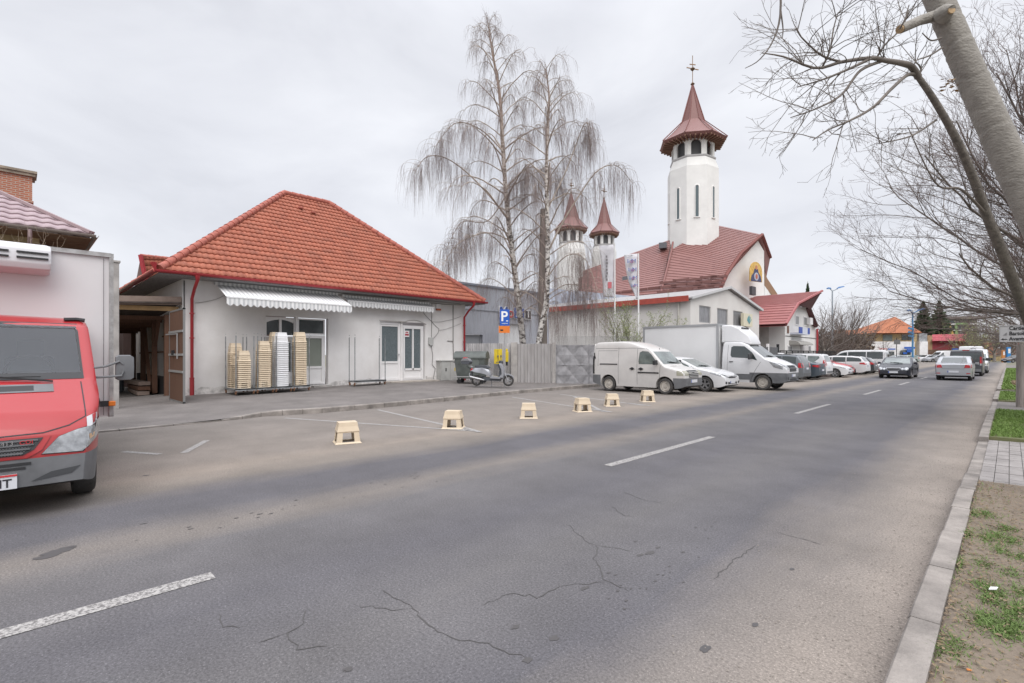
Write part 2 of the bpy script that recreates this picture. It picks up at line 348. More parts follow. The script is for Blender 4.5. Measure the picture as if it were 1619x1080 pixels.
# cracks (traced in place, then laid on the road)
m_crack = mat('crack_tar', (.078, .074, .073), .9)
def crack(px, w=.0062):
    pts = [G(u, v) for u, v in px]; rr = random.Random(len(px)+int(px[0][0])); full = []
    for a, b in zip(pts, pts[1:]):
        k = max(2, int((b-a).length/.05))
        for i in range(k): p = a.lerp(b, i/k); full.append(p+Vector((rr.gauss(0, .012), rr.gauss(0, .012), 0)))
    full.append(pts[-1]); vs = []; fs = []
    for i, p in enumerate(full):
        d = (full[min(i+1, len(full)-1)]-full[max(0, i-1)]).normalized(); s = Vector((-d.y, d.x, 0))*w*rr.uniform(.25, .8)*(1 if 0 < i < len(full)-1 else .1)
        vs += [(p.x+s.x, p.y+s.y, .003), (p.x-s.x, p.y-s.y, .003)]
    for i in range(len(full)-1): fs.append((2*i, 2*i+1, 2*i+3, 2*i+2))
    o = MB(); o.add(vs, fs); struct(o.build('road_crack', m_crack))
for c in [[(898, 829), (925, 855), (945, 866), (940, 884), (957, 918), (995, 937)], [(760, 958), (805, 937), (850, 945), (885, 928), (957, 921)], [(945, 863), (985, 868), (1003, 872)],
          [(600, 933), (650, 958), (690, 1000), (770, 1018), (832, 1042)], [(565, 955), (620, 965), (655, 962)], [(485, 962), (480, 985), (452, 1003), (470, 1028), (520, 1022)], [(452, 1003), (405, 1018)], [(345, 968), (352, 992), (380, 993)],
          [(985, 778), (1015, 790), (1048, 797)], [(965, 800), (985, 815), (1002, 818)], [(1225, 842), (1260, 850), (1300, 862)], [(1125, 917), (1170, 880), (1195, 862)]]: crack(c)
# damp oil marks
m_oil = mat('oil_stain', (.075, .070, .070), .6)
rr = random.Random(11); spots = [(1028, 874, .10), (1012, 878, .07), (1040, 866, .06), (1005, 856, .04), (925, 930, .07), (815, 992, .07), (875, 1010, .08), (835, 1044, .07), (1080, 873, .05), (1195, 988, .06), (1115, 1026, .08), (90, 872, .22), (75, 880, .16), (105, 866, .13), (962, 906, .04), (1100, 834, .04), (1115, 838, .03), (1125, 832, .03), (230, 752, .09), (228, 828, .05), (1252, 900, .05), (548, 1058, .05), (552, 1060, .04)]
for i in range(55):
    t_ = rr.random(); spots.append((960+t_*520+rr.gauss(0, 14), 965-t_*330+rr.gauss(0, 12), rr.uniform(.015, .035)))
for i in range(34):
    t_ = rr.random(); spots.append((230+t_*700+rr.gauss(0, 14), 855-t_*158+rr.gauss(0, 5), rr.uniform(.02, .05)))
o = MB()
for j, (u, v, r) in enumerate(spots):
    p = G(u, v); k = 11; a0 = rr.uniform(0, 6); z_ = .0026+j*.00001; o.add([(p.x+r*.32*math.cos(a)*q, p.y+r*.62*math.sin(a)*q, z_) for a, q in [(2*math.pi*i/k, rr.uniform(.55, 1.1)) for i in range(k)]], [tuple(range(k))])
tag(o.build('oil_stains', m_oil), 'small dark oil drips scattered over the asphalt road', 'stains', kind='stuff')
# ---- grass, weeds, litter
m_grass = mat('grass_blade', (.115, .20, .035), .7, var=.45, vscale=9, col2=(.20, .26, .07), world=True)
m_weed = mat('weed_leaf', (.105, .17, .040), .7, var=.5, vscale=20, col2=(.16, .22, .06), world=True)
def blades(name, label, cat, n, fn, h0, h1, w, m, seed, lean=.5):
    rr = random.Random(seed); mb = MB(); vs = []; fs = []
    for _ in range(n):
        x, y, z = fn(rr); h = rr.uniform(h0, h1); a = rr.uniform(0, 6.283); dx, dy = math.cos(a)*w, math.sin(a)*w; lx, ly = rr.gauss(0, lean)*h, rr.gauss(0, lean)*h; k = len(vs)
        vs += [(x-dx, y-dy, z), (x+dx, y+dy, z), (x+lx*.5+dx*.7, y+ly*.5+dy*.7, z+h*.6), (x+lx*.5-dx*.7, y+ly*.5-dy*.7, z+h*.6), (x+lx*1.2, y+ly*1.2, z+h)]
        fs += [(k, k+1, k+2, k+3), (k+3, k+2, k+4)]
    me = bpy.data.meshes.new(name); me.from_pydata(vs, [], fs); me.materials.append(m); o = bpy.data.objects.new(name, me); COL.objects.link(o)
    return tag(o, label, cat, kind='stuff')
def near(rr): return (-.26+abs(rr.gauss(0, 1))*1.9, 13.0+rr.random()*6.5*rr.random()**.25, .09)
blades('lawn_grass', 'short green lawn beside the kerb past the driveway', 'grass', 42000, lambda rr: (-.25+4.2*rr.random()**1.2, 13.05+6.4*rr.random(), .09), .02, .075, .006, m_grass, 1)
blades('lawn_grass', 'green verge grass around the wooden signpost', 'grass', 16000, lambda rr: (-.25+3.5*rr.random()**1.2, 23.6+5.3*rr.random(), .09), .03, .08, .011, m_grass, 2)
blades('lawn_grass', 'far green verge grass under the row of bare trees', 'grass', 26000, lambda rr: (-.25+3.5*rr.random()**1.2, 31+rr.random()*46, .09), .03, .09, .02, m_grass, 3)
patches = [G(u, v, .11) for u, v in [(1575, 845), (1600, 855), (1560, 850), (1590, 835), (1556, 925), (1575, 935), (1565, 945), (1600, 965), (1610, 990), (1590, 985), (1575, 995), (1555, 985), (1615, 960), (1545, 810), (1560, 812), (1520, 842), (1505, 888), (1555, 890), (1600, 905), (1610, 880), (1495, 1025), (1512, 1020), (1560, 975), (1600, 1000), (1580, 870), (1616, 935)]]
def wfn(rr):
    p = rr.choice(patches); s = .022+.05*rr.random()**2; return (max(-.26, p.x+rr.gauss(0, s*1.0)), p.y+rr.gauss(0, s*2.0), .10)
blades('verge_weeds', 'low green weeds growing in the bare soil beside the kerb', 'weeds', 5200, wfn, .008, .034, .0028, m_weed, 4, 1.0)
blades('verge_grass_tufts', 'sparse thin grass tufts on the bare soil', 'grass', 2600, lambda rr: (-.27+2.2*rr.random()**1.5, rr.uniform(1.2, 8.3), .10), .01, .035, .0025, m_grass, 5, 1.0)
m_litter = mat('dry_leaf', (.27, .20, .13), .9, var=.5, vscale=30, col2=(.12, .09, .06), world=True)
rr = random.Random(21); vs = []; fs = []
for i in range(9000):
    x = -.27+2.6*rr.random()**1.4; y = rr.uniform(1.0, 8.3); z = .112+rr.uniform(0, .012); a = rr.uniform(0, 6.28); L = rr.uniform(.004, .022); w = rr.uniform(.002, .008); k = len(vs); c, s = math.cos(a), math.sin(a)
    vs += [(x-c*L, y-s*L, z), (x+s*w, y-c*w, z+rr.uniform(0, .01)), (x+c*L, y+s*L, z), (x-s*w, y+c*w, z+rr.uniform(0, .006))]; fs.append((k, k+1, k+2, k+3))
me = bpy.data.meshes.new('leaf_litter'); me.from_pydata(vs, [], fs); me.materials.append(m_litter); o = bpy.data.objects.new('leaf_litter', me); COL.objects.link(o); tag(o, 'dry twigs and leaf litter strewn over the verge soil', 'leaf litter', kind='stuff')
# gutter grit beside the kerb
vs = []; fs = []
for i in range(2600):
    x = -.45-abs(rr.gauss(0, .35)); y = rr.uniform(1.5, 22); z = .004; r = rr.uniform(.002, .007); k = len(vs)
    vs += [(x-r, y-r, z), (x+r, y-r*.6, z), (x+r*.4, y+r, z), (x, y, z+r*1.2)]; fs += [(k, k+1, k+3), (k+1, k+2, k+3), (k+2, k, k+3)]
me = bpy.data.meshes.new('gutter_grit'); me.from_pydata(vs, [], fs); me.materials.append(mat('grit', (.3, .27, .24), .9, var=.4, vscale=60, col2=(.14, .11, .09), world=True)); o = bpy.data.objects.new('gutter_grit', me); COL.objects.link(o); tag(o, 'sandy grit collected along the near kerb gutter', 'grit', kind='stuff')
# ================================================================= BUILDINGS
def tile_material(name, c1, c2, c3, moss=(.10, .09, .06), tw=.2, th=.34, rough=.75, mossamt=.35):
    m = bpy.data.materials.new(name); m.use_nodes = True; n = m.node_tree.nodes; l = m.node_tree.links; b = n['Principled BSDF']; b.inputs['Roughness'].default_value = rough
    uv = n.new('ShaderNodeUVMap'); mp_ = n.new('ShaderNodeMapping'); mp_.inputs['Scale'].default_value = (1/tw, 1/th, 1); l.new(uv.outputs[0], mp_.inputs[0])
    fl = n.new('ShaderNodeVectorMath'); fl.operation = 'FLOOR'; l.new(mp_.outputs[0], fl.inputs[0]); wn = n.new('ShaderNodeTexWhiteNoise'); wn.noise_dimensions = '2D'; l.new(fl.outputs[0], wn.inputs[0])
    rp = n.new('ShaderNodeValToRGB'); e = rp.color_ramp.elements; e[0].color = (*c1, 1); e[1].color = (*c3, 1); e2 = e.new(.5); e2.color = (*c2, 1); l.new(wn.outputs[0], rp.inputs[0])
    nn = n.new('ShaderNodeTexNoise'); nn.inputs['Scale'].default_value = 1.4; nn.inputs['Detail'].default_value = 8; nn.inputs['Roughness'].default_value = .7; l.new(uv.outputs[0], nn.inputs[0])
    r2 = n.new('ShaderNodeMapRange'); l.new(nn.outputs[0], r2.inputs[0]); r2.inputs[1].default_value = .45; r2.inputs[2].default_value = .75; r2.inputs[3].default_value = 0; r2.inputs[4].default_value = mossamt
    mx_ = n.new('ShaderNodeMix'); mx_.data_type = 'RGBA'; l.new(r2.outputs[0], mx_.inputs['Factor']); l.new(rp.outputs[0], mx_.inputs['A']); mx_.inputs['B'].default_value = (*moss, 1); l.new(mx_.outputs['Result'], b.inputs['Base Color'])
    MATS[name] = m; return m
def tile_roof(name, E0, E1, T0, T1, m, parent, tw=.2, th=.34, amp=.036, step=.042, wave=True, clip=None):
    """courses of tiles on the plane through eave E0-E1 and top T0-T1 (trapezoid)"""
    E0, E1, T0, T1 = map(Vector, (E0, E1, T0, T1)); U = (E1-E0).normalized(); Nn = U.cross((T0-E0)).normalized()
    if Nn.z < 0: Nn = -Nn
    V = Nn.cross(U).normalized()
    if V.z < 0: V = -V
    c2 = lambda p: ((p-E0).dot(U), (p-E0).dot(V)); P = [c2(p) for p in (E0, E1, T1, T0)]
    umin, umax = min(p[0] for p in P), max(p[0] for p in P); vmax = max(P[2][1], P[3][1]); rows = int(math.ceil(vmax/th)); sg = 6 if wave else 1; nu = int(math.ceil((umax-umin)/tw*sg)) if wave else max(2, int((umax-umin)/1.5))
    bm = bmesh.new(); uvl = bm.loops.layers.uv.new('UVMap'); rr = random.Random(4)
    du = (umax-umin)/nu
    for r in range(rows):
        b0, b1 = r*th, (r+1)*th+.02; prev = None
        for i in range(nu+1):
            a = umin+i*du
            h = (amp*(.5+.5*math.sin(a/tw*2*math.pi))**.8 if wave else 0)
            q0 = bm.verts.new((a, b0, h+step)); q1 = bm.verts.new((a, b1, h*.92)); q2 = bm.verts.new((a, b0, h-.012))
            if prev:
                f = bm.faces.new((prev[0], q0, q1, prev[1])); f.smooth = True
                for lp, vv in zip(f.loops, (prev[0], q0, q1, prev[1])): lp[uvl].uv = (vv.co.x, min(vv.co.y, b1-.025))
                f = bm.faces.new((prev[2], q2, q0, prev[0]))
                for lp in f.loops: lp[uvl].uv = (a, b0+.01)
            prev = (q0, q1, q2)
    # trim to the trapezoid
    for i in range(4):
        a, b_ = P[i], P[(i+1) % 4]; d = (b_[0]-a[0], b_[1]-a[1])
        if math.hypot(*d) < 1e-3: continue
        no = Vector((d[1], -d[0], 0)).normalized(); cen = Vector((sum(p[0] for p in P)/4, sum(p[1] for p in P)/4, 0)); co = Vector((a[0], a[1], 0))
        if (cen-co).dot(no) > 0: no = -no
        if i == 0: continue
        bmesh.ops.bisect_plane(bm, geom=bm.verts[:]+bm.edges[:]+bm.faces[:], plane_co=co, plane_no=no, clear_outer=True)
    if clip:
        for co, no in clip: pass
    M = Matrix((U, V, Nn)).transposed().to_4x4(); M.translation = E0; bm.transform(M)
    me = bpy.data.meshes.new(name); bm.to_mesh(me); bm.free(); me.materials.append(m); off = parent.location if parent else Vector((0, 0, 0)); me.transform(Matrix.Translation(-off))
    o = bpy.data.objects.new(name, me); COL.objects.link(o); o.parent = parent; return o
def ridge_caps(mb, a, b, r=.13, L=.4):
    a = Vector(a); b = Vector(b); n = int((b-a).length/L)+1; d = (b-a)/n
    for i in range(n):
        p = a+d*i; mb.tube([p, p+d*1.08], [r*1.12, r*.92], k=10)
m_tile = tile_material('clay_tile', (.365, .112, .066), (.41, .135, .082), (.31, .095, .058), tw=.2, th=.335, mossamt=.45, moss=(.17, .085, .065))
m_ridge = mat('clay_ridge', (.36, .11, .08), .75, var=.25, vscale=6, bump=.2)
m_gutter = mat('red_gutter', (.33, .028, .035), .4, var=.12, vscale=3)
m_soffit = mat('grey_soffit_boards', (.25, .24, .24), .85, var=.25, vscale=3, stretch=(1, 8, 1))
m_pvc = mat('white_plastic_frame', (.74, .73, .73), .4)
m_glassd = mat('window_glass_dark', (.055, .065, .068), .08, var=.3, vscale=1.5, spec=.7)
m_blind = mat('drawn_green_blind', (.20, .22, .19), .35, var=.1, vscale=.8, spec=.6)
m_patglass = mat('patterned_glass', (.115, .14, .15), .25, var=.35, vscale=26, bump=.4, bscale=60)
m_awn = mat('awning_cloth', (.70, .70, .71), .85)
def stripes_material(name, ca, cb, freq, axis=1):
    m = bpy.data.materials.new(name); m.use_nodes = True; n = m.node_tree.nodes; l = m.node_tree.links; b = n['Principled BSDF']; b.inputs['Roughness'].default_value = .85
    g = n.new('ShaderNodeNewGeometry'); s = n.new('ShaderNodeSeparateXYZ'); l.new(g.outputs['Position'], s.inputs[0])
    w = n.new('ShaderNodeMath'); w.operation = 'MULTIPLY'; l.new(s.outputs[axis], w.inputs[0]); w.inputs[1].default_value = freq
    f = n.new('ShaderNodeMath'); f.operation = 'FRACT'; l.new(w.outputs[0], f.inputs[0]); c = n.new('ShaderNodeMath'); c.operation = 'GREATER_THAN'; l.new(f.outputs[0], c.inputs[0]); c.inputs[1].default_value = .55
    mx_ = n.new('ShaderNodeMix'); mx_.data_type = 'RGBA'; l.new(c.outputs[0], mx_.inputs['Factor']); mx_.inputs['A'].default_value = (*ca, 1); mx_.inputs['B'].default_value = (*cb, 1); l.new(mx_.outputs['Result'], b.inputs['Base Color']); MATS[name] = m; return m
m_awn = stripes_material('striped_awning_cloth', (.74, .74, .74), (.52, .53, .54), 6.5)
m_cable = mat('black_cable', (.03, .03, .03), .7)

hx, hy0, hy1, hd = -21.4, 4.35, 17.72, -31.6
H = empty('tiled_house', (-21.4, 11, .2), 'low white shop house with a hipped orange clay tile roof and striped awnings', 'house')
base = -.05
# front wall with openings (u along +Y from hy0)
DO1 = (7.23-hy0, 9.86-hy0, .30-base, 3.22-base); DO2 = (12.42-hy0, 15.05-hy0, .34-base, 3.25-base)
mb = MB(); mb.wall((hx, hy0, base), (0, 1, 0), (1, 0, 0), hy1-hy0, 4.5-base, [DO1, DO2], .22)
mb.wall((hx, hy0, base), (-1, 0, 0), (0, -1, 0), 10, 4.5-base, [], .1)
mb.wall((hx, hy1, base), (-1, 0, 0), (0, 1, 0), 10, 4.5-base, [], .1)
m_shopwall = mat('shop_render', (.74, .725, .72), .9, var=.9, vscale=.9, col2=(.62, .60, .585), bump=.12, bscale=25, detail=8)
wl = mb.build('wall', m_shopwall, H)
# grubby base plinth band is its own render coat 6 mm proud
mb = MB()
rr = random.Random(2); segs = [(hy0, 7.2), (9.88, 12.4), (15.07, hy1)]
for a, b in segs:
    vs = []; fs = []; k0 = 0; q = np.arange(a, b+.001, .15)
    for y in q: vs += [(hx+.006, y, base), (hx+.006, y, .24+float(wz(hx, y))*.6+rr.uniform(0, .12))]
    for i in range(len(q)-1): fs.append((k0+2*i, k0+2*i+2, k0+2*i+3, k0+2*i+1))
    mb = MB(); mb.add(vs, fs); mb.build('plinth_stain', mat('grubby_plinth', (.60, .58, .565), .95, var=.4, vscale=4, bump=.3), H)
# first opening: two arched lights left, glazed door right
def rect_frame(mb, x, y0, y1, z0, z1, w=.06, d=.06):
    mb.bb(x, x+d, y0, y0+w, z0, z1); mb.bb(x, x+d, y1-w, y1, z0, z1); mb.bb(x, x+d, y0+w, y1-w, z0, z0+w); mb.bb(x, x+d, y0+w, y1-w, z1-w, z1)
xr = hx-.20
fr = MB(); rect_frame(fr, xr, 7.25, 8.45, 2.35, 3.19, .05, .10); fr.bb(xr, xr+.10, 7.8, 7.9, 2.4, 3.14)
w1 = fr.build('window', m_pvc, H)
g = MB();
for a, b in ((7.30, 7.80), (7.90, 8.40)):
    ins = [(xr+.03, a, 2.45), (xr+.03, b, 2.45)]; top = [(xr+.03, b-(b-a)*i/6, 2.98+.14*(1-((b-(b-a)*i/6-7.85)/.56)**2)) for i in range(7)]
    g.add(ins+top, [tuple(range(len(ins+top)))])
    g2 = MB()
g.build('pane', m_glassd, w1)
# arch infill: white boards round the arched panes
g = MB()
for a, b in ((7.30, 7.80), (7.90, 8.40)):
    top = [(xr+.05, b-(b-a)*i/6, 2.95+.14*(1-((b-(b-a)*i/6-7.85)/.56)**2)) for i in range(7)]
    for i in range(6): g.prism([top[i], top[i+1], (xr+.05, top[i+1][1], 3.14), (xr+.05, top[i][1], 3.14)], (.03, 0, 0))
g.build('arched_head', m_pvc, w1)
g = MB(); g.bb(xr+.02, xr+.16, 7.25, 8.45, 2.20, 2.35); g.build('transom', mat('beige_sill', (.46, .43, .40), .7), H)
fr = MB(); rect_frame(fr, xr, 7.25, 8.45, .32, 2.2, .07, .08); fr.bb(xr, xr+.08, 7.82, 7.88, .35, 2.16); w1b = fr.build('window', m_pvc, H)
g = MB(); g.bb(xr+.02, xr+.03, 7.3, 8.4, .9, 2.15); g.build('pane', m_glassd, w1b); g = MB(); g.bb(xr+.01, xr+.045, 7.31, 8.39, .37, .9); g.build('lower_panel', m_pvc, w1b)
fr = MB(); fr.bb(hx-.22, hx-.02, 8.45, 8.55, .30, 3.22); rect_frame(fr, xr, 8.56, 9.76, 2.50, 3.19, .06, .09); tr = fr.build('window', m_pvc, H)
g = MB(); g.bb(xr+.02, xr+.035, 8.6, 9.72, 2.54, 3.15); g.build('pane', m_glassd, tr)
fr = MB(); rect_frame(fr, xr, 8.56, 9.76, .33, 2.48, .07, .10); rect_frame(fr, xr+.02, 8.64, 9.68, .36, 2.42, .075, .10); fr.bb(xr+.02, xr+.12, 8.70, 9.62, 1.03, 1.12); dr = fr.build('door', m_pvc, H)
g = MB(); g.bb(xr+.05, xr+.065, 8.7, 9.62, 1.12, 2.37); g.build('pane', m_blind, dr); g = MB(); g.bb(xr+.04, xr+.08, 8.7, 9.62, .42, 1.03); g.build('lower_panel', m_pvc, dr)
g = MB(); g.bb(xr+.12, xr+.17, 8.665, 8.69, 1.1, 1.35); g.build('handle', dark, dr)
g = MB(); g.bb(hx-.2, hx+.28, 9.1, 9.9, -.05, .285); g.build('door_step', concrete, H)
# second opening: fixed light left, arched double light door right
fr = MB(); rect_frame(fr, xr, 12.44, 13.62, .36, 3.18, .07, .10); rect_frame(fr, xr+.02, 12.51, 13.55, .42, 3.08, .07, .09); fr.bb(xr+.02, xr+.11, 12.58, 13.48, 1.2, 1.30); w2 = fr.build('door', m_pvc, H)
g = MB(); g.bb(xr+.05, xr+.06, 12.57, 13.49, 1.29, 3.02); g.build('pane', m_patglass, w2); g = MB(); g.bb(xr+.04, xr+.07, 12.57, 13.49, .48, 1.21); g.build('lower_panel', m_pvc, w2)
g = MB(); g.bb(xr+.12, xr+.18, 13.50, 13.53, 1.60, 1.66); g.bb(xr+.16, xr+.185, 13.38, 13.53, 1.615, 1.64); g.build('handle', mat('aluminium', (.55, .55, .55), .35, metal=.9), w2)
fr = MB(); rect_frame(fr, xr, 13.70, 15.0, .36, 3.10, .08, .10); rect_frame(fr, xr+.02, 13.79, 14.91, .42, 3.02, .085, .10); fr.bb(xr+.02, xr+.12, 14.32, 14.40, .85, 2.95); fr.bb(xr+.02, xr+.12, 13.85, 14.85, .84, .93); w3 = fr.build('door', m_pvc, H)
g = MB(); g.bb(xr+.05, xr+.06, 13.86, 14.84, .93, 2.94); g.build('pane', m_patglass, w3); g = MB(); g.bb(xr+.04, xr+.07, 13.86, 14.84, .48, .85); g.build('lower_panel', m_pvc, w3)
g = MB(); g.bb(xr+.13, xr+.135, 13.84, 14.12, 2.52, 2.83); stk = g.build('sticker', mat('paper_white', (.75, .74, .74), .6), w3)
g = MB(); g.bb(xr+.135, xr+.14, 13.87, 14.09, 2.58, 2.68); g.bb(xr+.135, xr+.139, 13.90, 14.06, 2.72, 2.78); g.build('sticker_print', mat('dull_red_print', (.35, .04, .06), .6), w3)
fr = MB(); fr.bb(hx-.22, hx-.02, 13.62, 13.70, .30, 3.25); arch = [(hx+.0, 13.6+1.5*i/12, 3.18+.20*math.sin(math.pi*i/12)) for i in range(13)]
fr.build('mullion', white_wall, H)
g = MB(); g.tube([(hx+.012, y, z) for _, y, z in arch], .022, 5); g.bar((hx+.012, 12.40, 3.27), (hx+.012, 13.9, 3.27), .03, .04); g.build('door_moulding', mat('dusty_moulding', (.42, .40, .38), .9), H)
g = MB(); g.bb(hx-.2, hx+.75, 12.6, 15.4, -.05, .335); g.build('door_step', mat('worn_step', (.40, .36, .32), .9, var=.25, vscale=3, bump=.4), H)
# roof
ez = 4.52; ex0 = -20.55; ey0, ey1 = 3.48, 18.42; rx = -26.2; rz = 9.82; ry0, ry1 = 9.75, 12.1; bx = 2*rx-ex0
RF = tile_roof('roof', (ex0, ey0, ez), (ex0, ey1, ez), (rx, ry0, rz), (rx, ry1, rz), m_tile, H)
tile_roof('roof', (bx, ey0, ez), (ex0, ey0, ez), (rx, ry0, rz), (rx, ry0, rz), m_tile, H)
tile_roof('roof', (ex0, ey1, ez), (bx, ey1, ez), (rx, ry1, rz), (rx, ry1, rz), m_tile, H)
mb = MB()
for a, b in [((ex0+.02, ey0+.02, ez+.06), (rx, ry0, rz+.08)), ((ex0+.02, ey1-.02, ez+.06), (rx, ry1, rz+.08)), ((rx, ry0, rz+.07), (rx, ry1, rz+.07)), ((bx, ey0, ez+.06), (rx, ry0, rz+.08))]: ridge_caps(mb, a, b)
mb.build('ridge_tiles', m_ridge, H, smooth=50)
# vent tiles
for a, s in ((.55, .83), (.68, .80)):
    p = Vector((ex0, ey0, ez)).lerp(Vector((rx, ry0, rz)), s); q = Vector((ex0, ey1, ez)).lerp(Vector((rx, ry1, rz)), s); c = p.lerp(q, a-.22); mb = MB(); mb.box(c+Vector((.06, 0, .08)), (.22, .2, .1)); mb.build('vent_tile', m_ridge, H, bevel=.02)
# soffit + fascia
mb = MB(); mb.prism([(ex0+.02, ey0, 4.40), (ex0+.02, ey1, 4.40), (hx+.01, ey1, 4.40), (hx+.01, ey0, 4.40)], (0, 0, .04)); mb.prism([(hx+.01, ey0, 4.40), (hx+.01, hy0-.01, 4.40), (hd, hy0-.01, 4.40), (hd, ey0, 4.40)], (0, 0, .04))
mb.prism([(hx+.01, hy1+.01, 4.40), (hx+.01, ey1, 4.40), (hd, ey1, 4.40), (hd, hy1+.01, 4.40)], (0, 0, .04))
mb.build('soffit', m_soffit, H)
def gutter(mb, a, b, r=.085):
    a = Vector(a); b = Vector(b); d = (b-a).normalized(); s = Vector((d.y, -d.x, 0)); n = 9; rings = []
    prof = [(r*math.cos(math.pi+math.pi*i/n), r*math.sin(math.pi+math.pi*i/n)) for i in range(n+1)]; prof += [(x*.9, z*.9+.004) for x, z in prof[::-1]]
    for p in (a, b): rings.append([p+s*x+Vector((0, 0, z)) for x, z in prof])
    mb.loft(rings)
mb = MB(); gutter(mb, (ex0+.09, ey0-.12, ez), (ex0+.09, ey1+.1, ez)); gutter(mb, (hd, ey0-.1, ez), (ex0+.1, ey0-.1, ez))
mb.bb(ex0-.02, ex0+.01, ey0, ey1, 4.44, ez+.02); gut = mb.build('gutter', m_gutter, H, smooth=50)
mb = MB(); cx, cy = ex0+.09, ey0-.10
for i in range(5): a = R(-150+i*38); mb.tube([(cx, cy, ez-.02), (cx+.1*math.cos(a)-.06, cy+.1*math.sin(a), ez+.24)], [.02, .045], 5)
mb.build('gutter_end_ornament', m_gutter, gut)
def downpipe(name, y, parent, x=hx, top=(ex0+.09, ez-.09), foot=.2, r=.055, my=0):
    mb = MB(); mb.tube([(top[0], y, top[1]+.02), (top[0], y, top[1]-.14), (x+.5, y+my, top[1]-.42), (x+.14, y+my, top[1]-.75), (x+.14, y+my, foot)], [r*1.7, r, r, r, r], 12); mb.tube([(x+.14, y+my, foot), (x+.14, y+my, foot+.62)], r*1.3, 12)
    for z in (foot+.62, foot+2.1, foot+3.0): mb.tube([(x+.14, y+my, z), (x+.14, y+my, z+.05)], r*1.45, 12)
    return mb.build(name, m_gutter, parent, smooth=50)
downpipe('downpipe', 4.62, H, foot=.12); downpipe('downpipe', 17.55, H, foot=.2)
# awnings
def awning(y0, y1, zw, xf, zf, drop):
    mb = MB(); mb.prism([(hx+.06, y0, zw), (hx+.06, y1, zw), (xf, y1+.02, zf), (xf, y0-.02, zf)], (0, 0, .012)); mb.bb(hx+.0, hx+.16, y0-.05, y1+.05, zw-.02, zw+.09); a = mb.build('awning', m_awn, H)
    n = int((y1-y0)/.22); vs = []; fs = []; k = 0
    for i in range(n*8+1):
        y = y0-.02+(y1-y0+.04)*i/(n*8); s = abs(math.sin(math.pi*i/8)); xw = xf+.012*math.sin(2*math.pi*i/8); vs += [(xf, y, zf+.02), (xw, y, zf-drop*.72-drop*.28*s)]
    for i in range(n*8): fs.append((2*i, 2*i+1, 2*i+3, 2*i+2))
    mb = MB(); mb.add(vs, fs); v = mb.build('valance', m_awn, a); sm = v.modifiers.new('s', 'SOLIDIFY'); sm.thickness = .006
    mb = MB(); mb.bar((xf-.01, y0-.02, zf+.01), (xf-.01, y1+.02, zf+.01), .05, .05)
    for y in (y0+.5, y1-.5): mb.bar((hx+.1, y, zw-.05), ((hx+xf)/2, y+.35, (zw+zf)/2-.07), .035); mb.bar(((hx+xf)/2, y+.35, (zw+zf)/2-.07), (xf-.02, y, zf), .03)
    mb.build('awning_frame', mat('white_metal', (.70, .70, .70), .5), a)
awning(5.42, 10.20, 4.30, -19.9, 3.70, .30); awning(10.52, 15.20, 4.24, -20.85, 4.02, .26)
# wall fittings and cables
mb = MB(); mb.bb(hx, hx+.10, 15.22, 15.50, 2.16, 2.52); mb.bb(hx, hx+.13, 15.28, 15.44, 2.10, 2.17); mb.build('meter_box', mat('grey_plastic', (.42, .42, .41), .6), H, bevel=.01)
mb = MB(); mb.bb(hx, hx+.09, 15.72, 15.98, 4.05, 4.30); al = mb.build('alarm_box', m_pvc, H, bevel=.015); mb = MB(); mb.bb(hx+.01, hx+.12, 15.72, 15.98, 3.96, 4.05); mb.build('alarm_beacon', mat('orange_beacon', (.45, .12, .05), .4), al)
def cable(mb, pts, r=.012, sag=0):
    q = []
    for a, b in zip(pts, pts[1:]):
        a = Vector(a); b = Vector(b); n = 6
        for i in range(n): t = i/n; q.append(a.lerp(b, t)-Vector((0, 0, sag*4*t*(1-t))))
    q.append(Vector(pts[-1])); mb.tube(q, r, 4)
x_ = hx+.03
mb = MB()
cable(mb, [(x_, 4.75, 3.55), (x_, 5.45, 3.75), (x_, 6.1, 4.18)], .010, .02); cable(mb, [(x_, 6.0, 4.33), (x_, 9.0, 4.34), (x_, 12.0, 4.33), (x_, 15.3, 4.34), (x_, 17.4, 4.36)], .016, .03); cable(mb, [(x_, 7.0, 4.36), (x_, 11.0, 4.36), (x_, 16.9, 4.32)], .010, .06)
cable(mb, [(x_, 15.45, 4.34), (x_, 15.42, 2.5)], .014); cable(mb, [(x_, 15.40, 2.1), (x_, 15.50, 1.6), (x_, 15.46, 1.1), (x_, 15.66, .9), (x_, 15.52, .3)], .014); cable(mb, [(x_, 14.9, 3.8), (x_, 15.45, 3.35), (x_, 15.9, 3.0), (x_, 15.85, 2.8), (x_, 15.5, 2.45)], .011, .03)
cable(mb, [(x_, 15.5, 3.35), (x_, 16.4, 3.45), (x_, 17.4, 3.75)], .010, .04); cable(mb, [(x_, 15.9, 2.9), (x_, 17.4, 3.35)], .008, .05)
cable(mb, [(x_, 16.85, 4.3), (x_, 16.85, 2.3), (x_, 16.87, 1.3), (x_, 16.8, .4)], .022); cable(mb, [(x_, 16.85, 2.35), (x_, 16.45, 2.37)], .018)
mb.build('wall_cable', mat('grey_cable', (.20, .19, .185), .8), H)
mb = MB(); mb.bar((hx+.02, 4.40, 4.35), (hx+.02, 4.40, 2.9), .03); mb.build('wall_cable', m_cable, H)
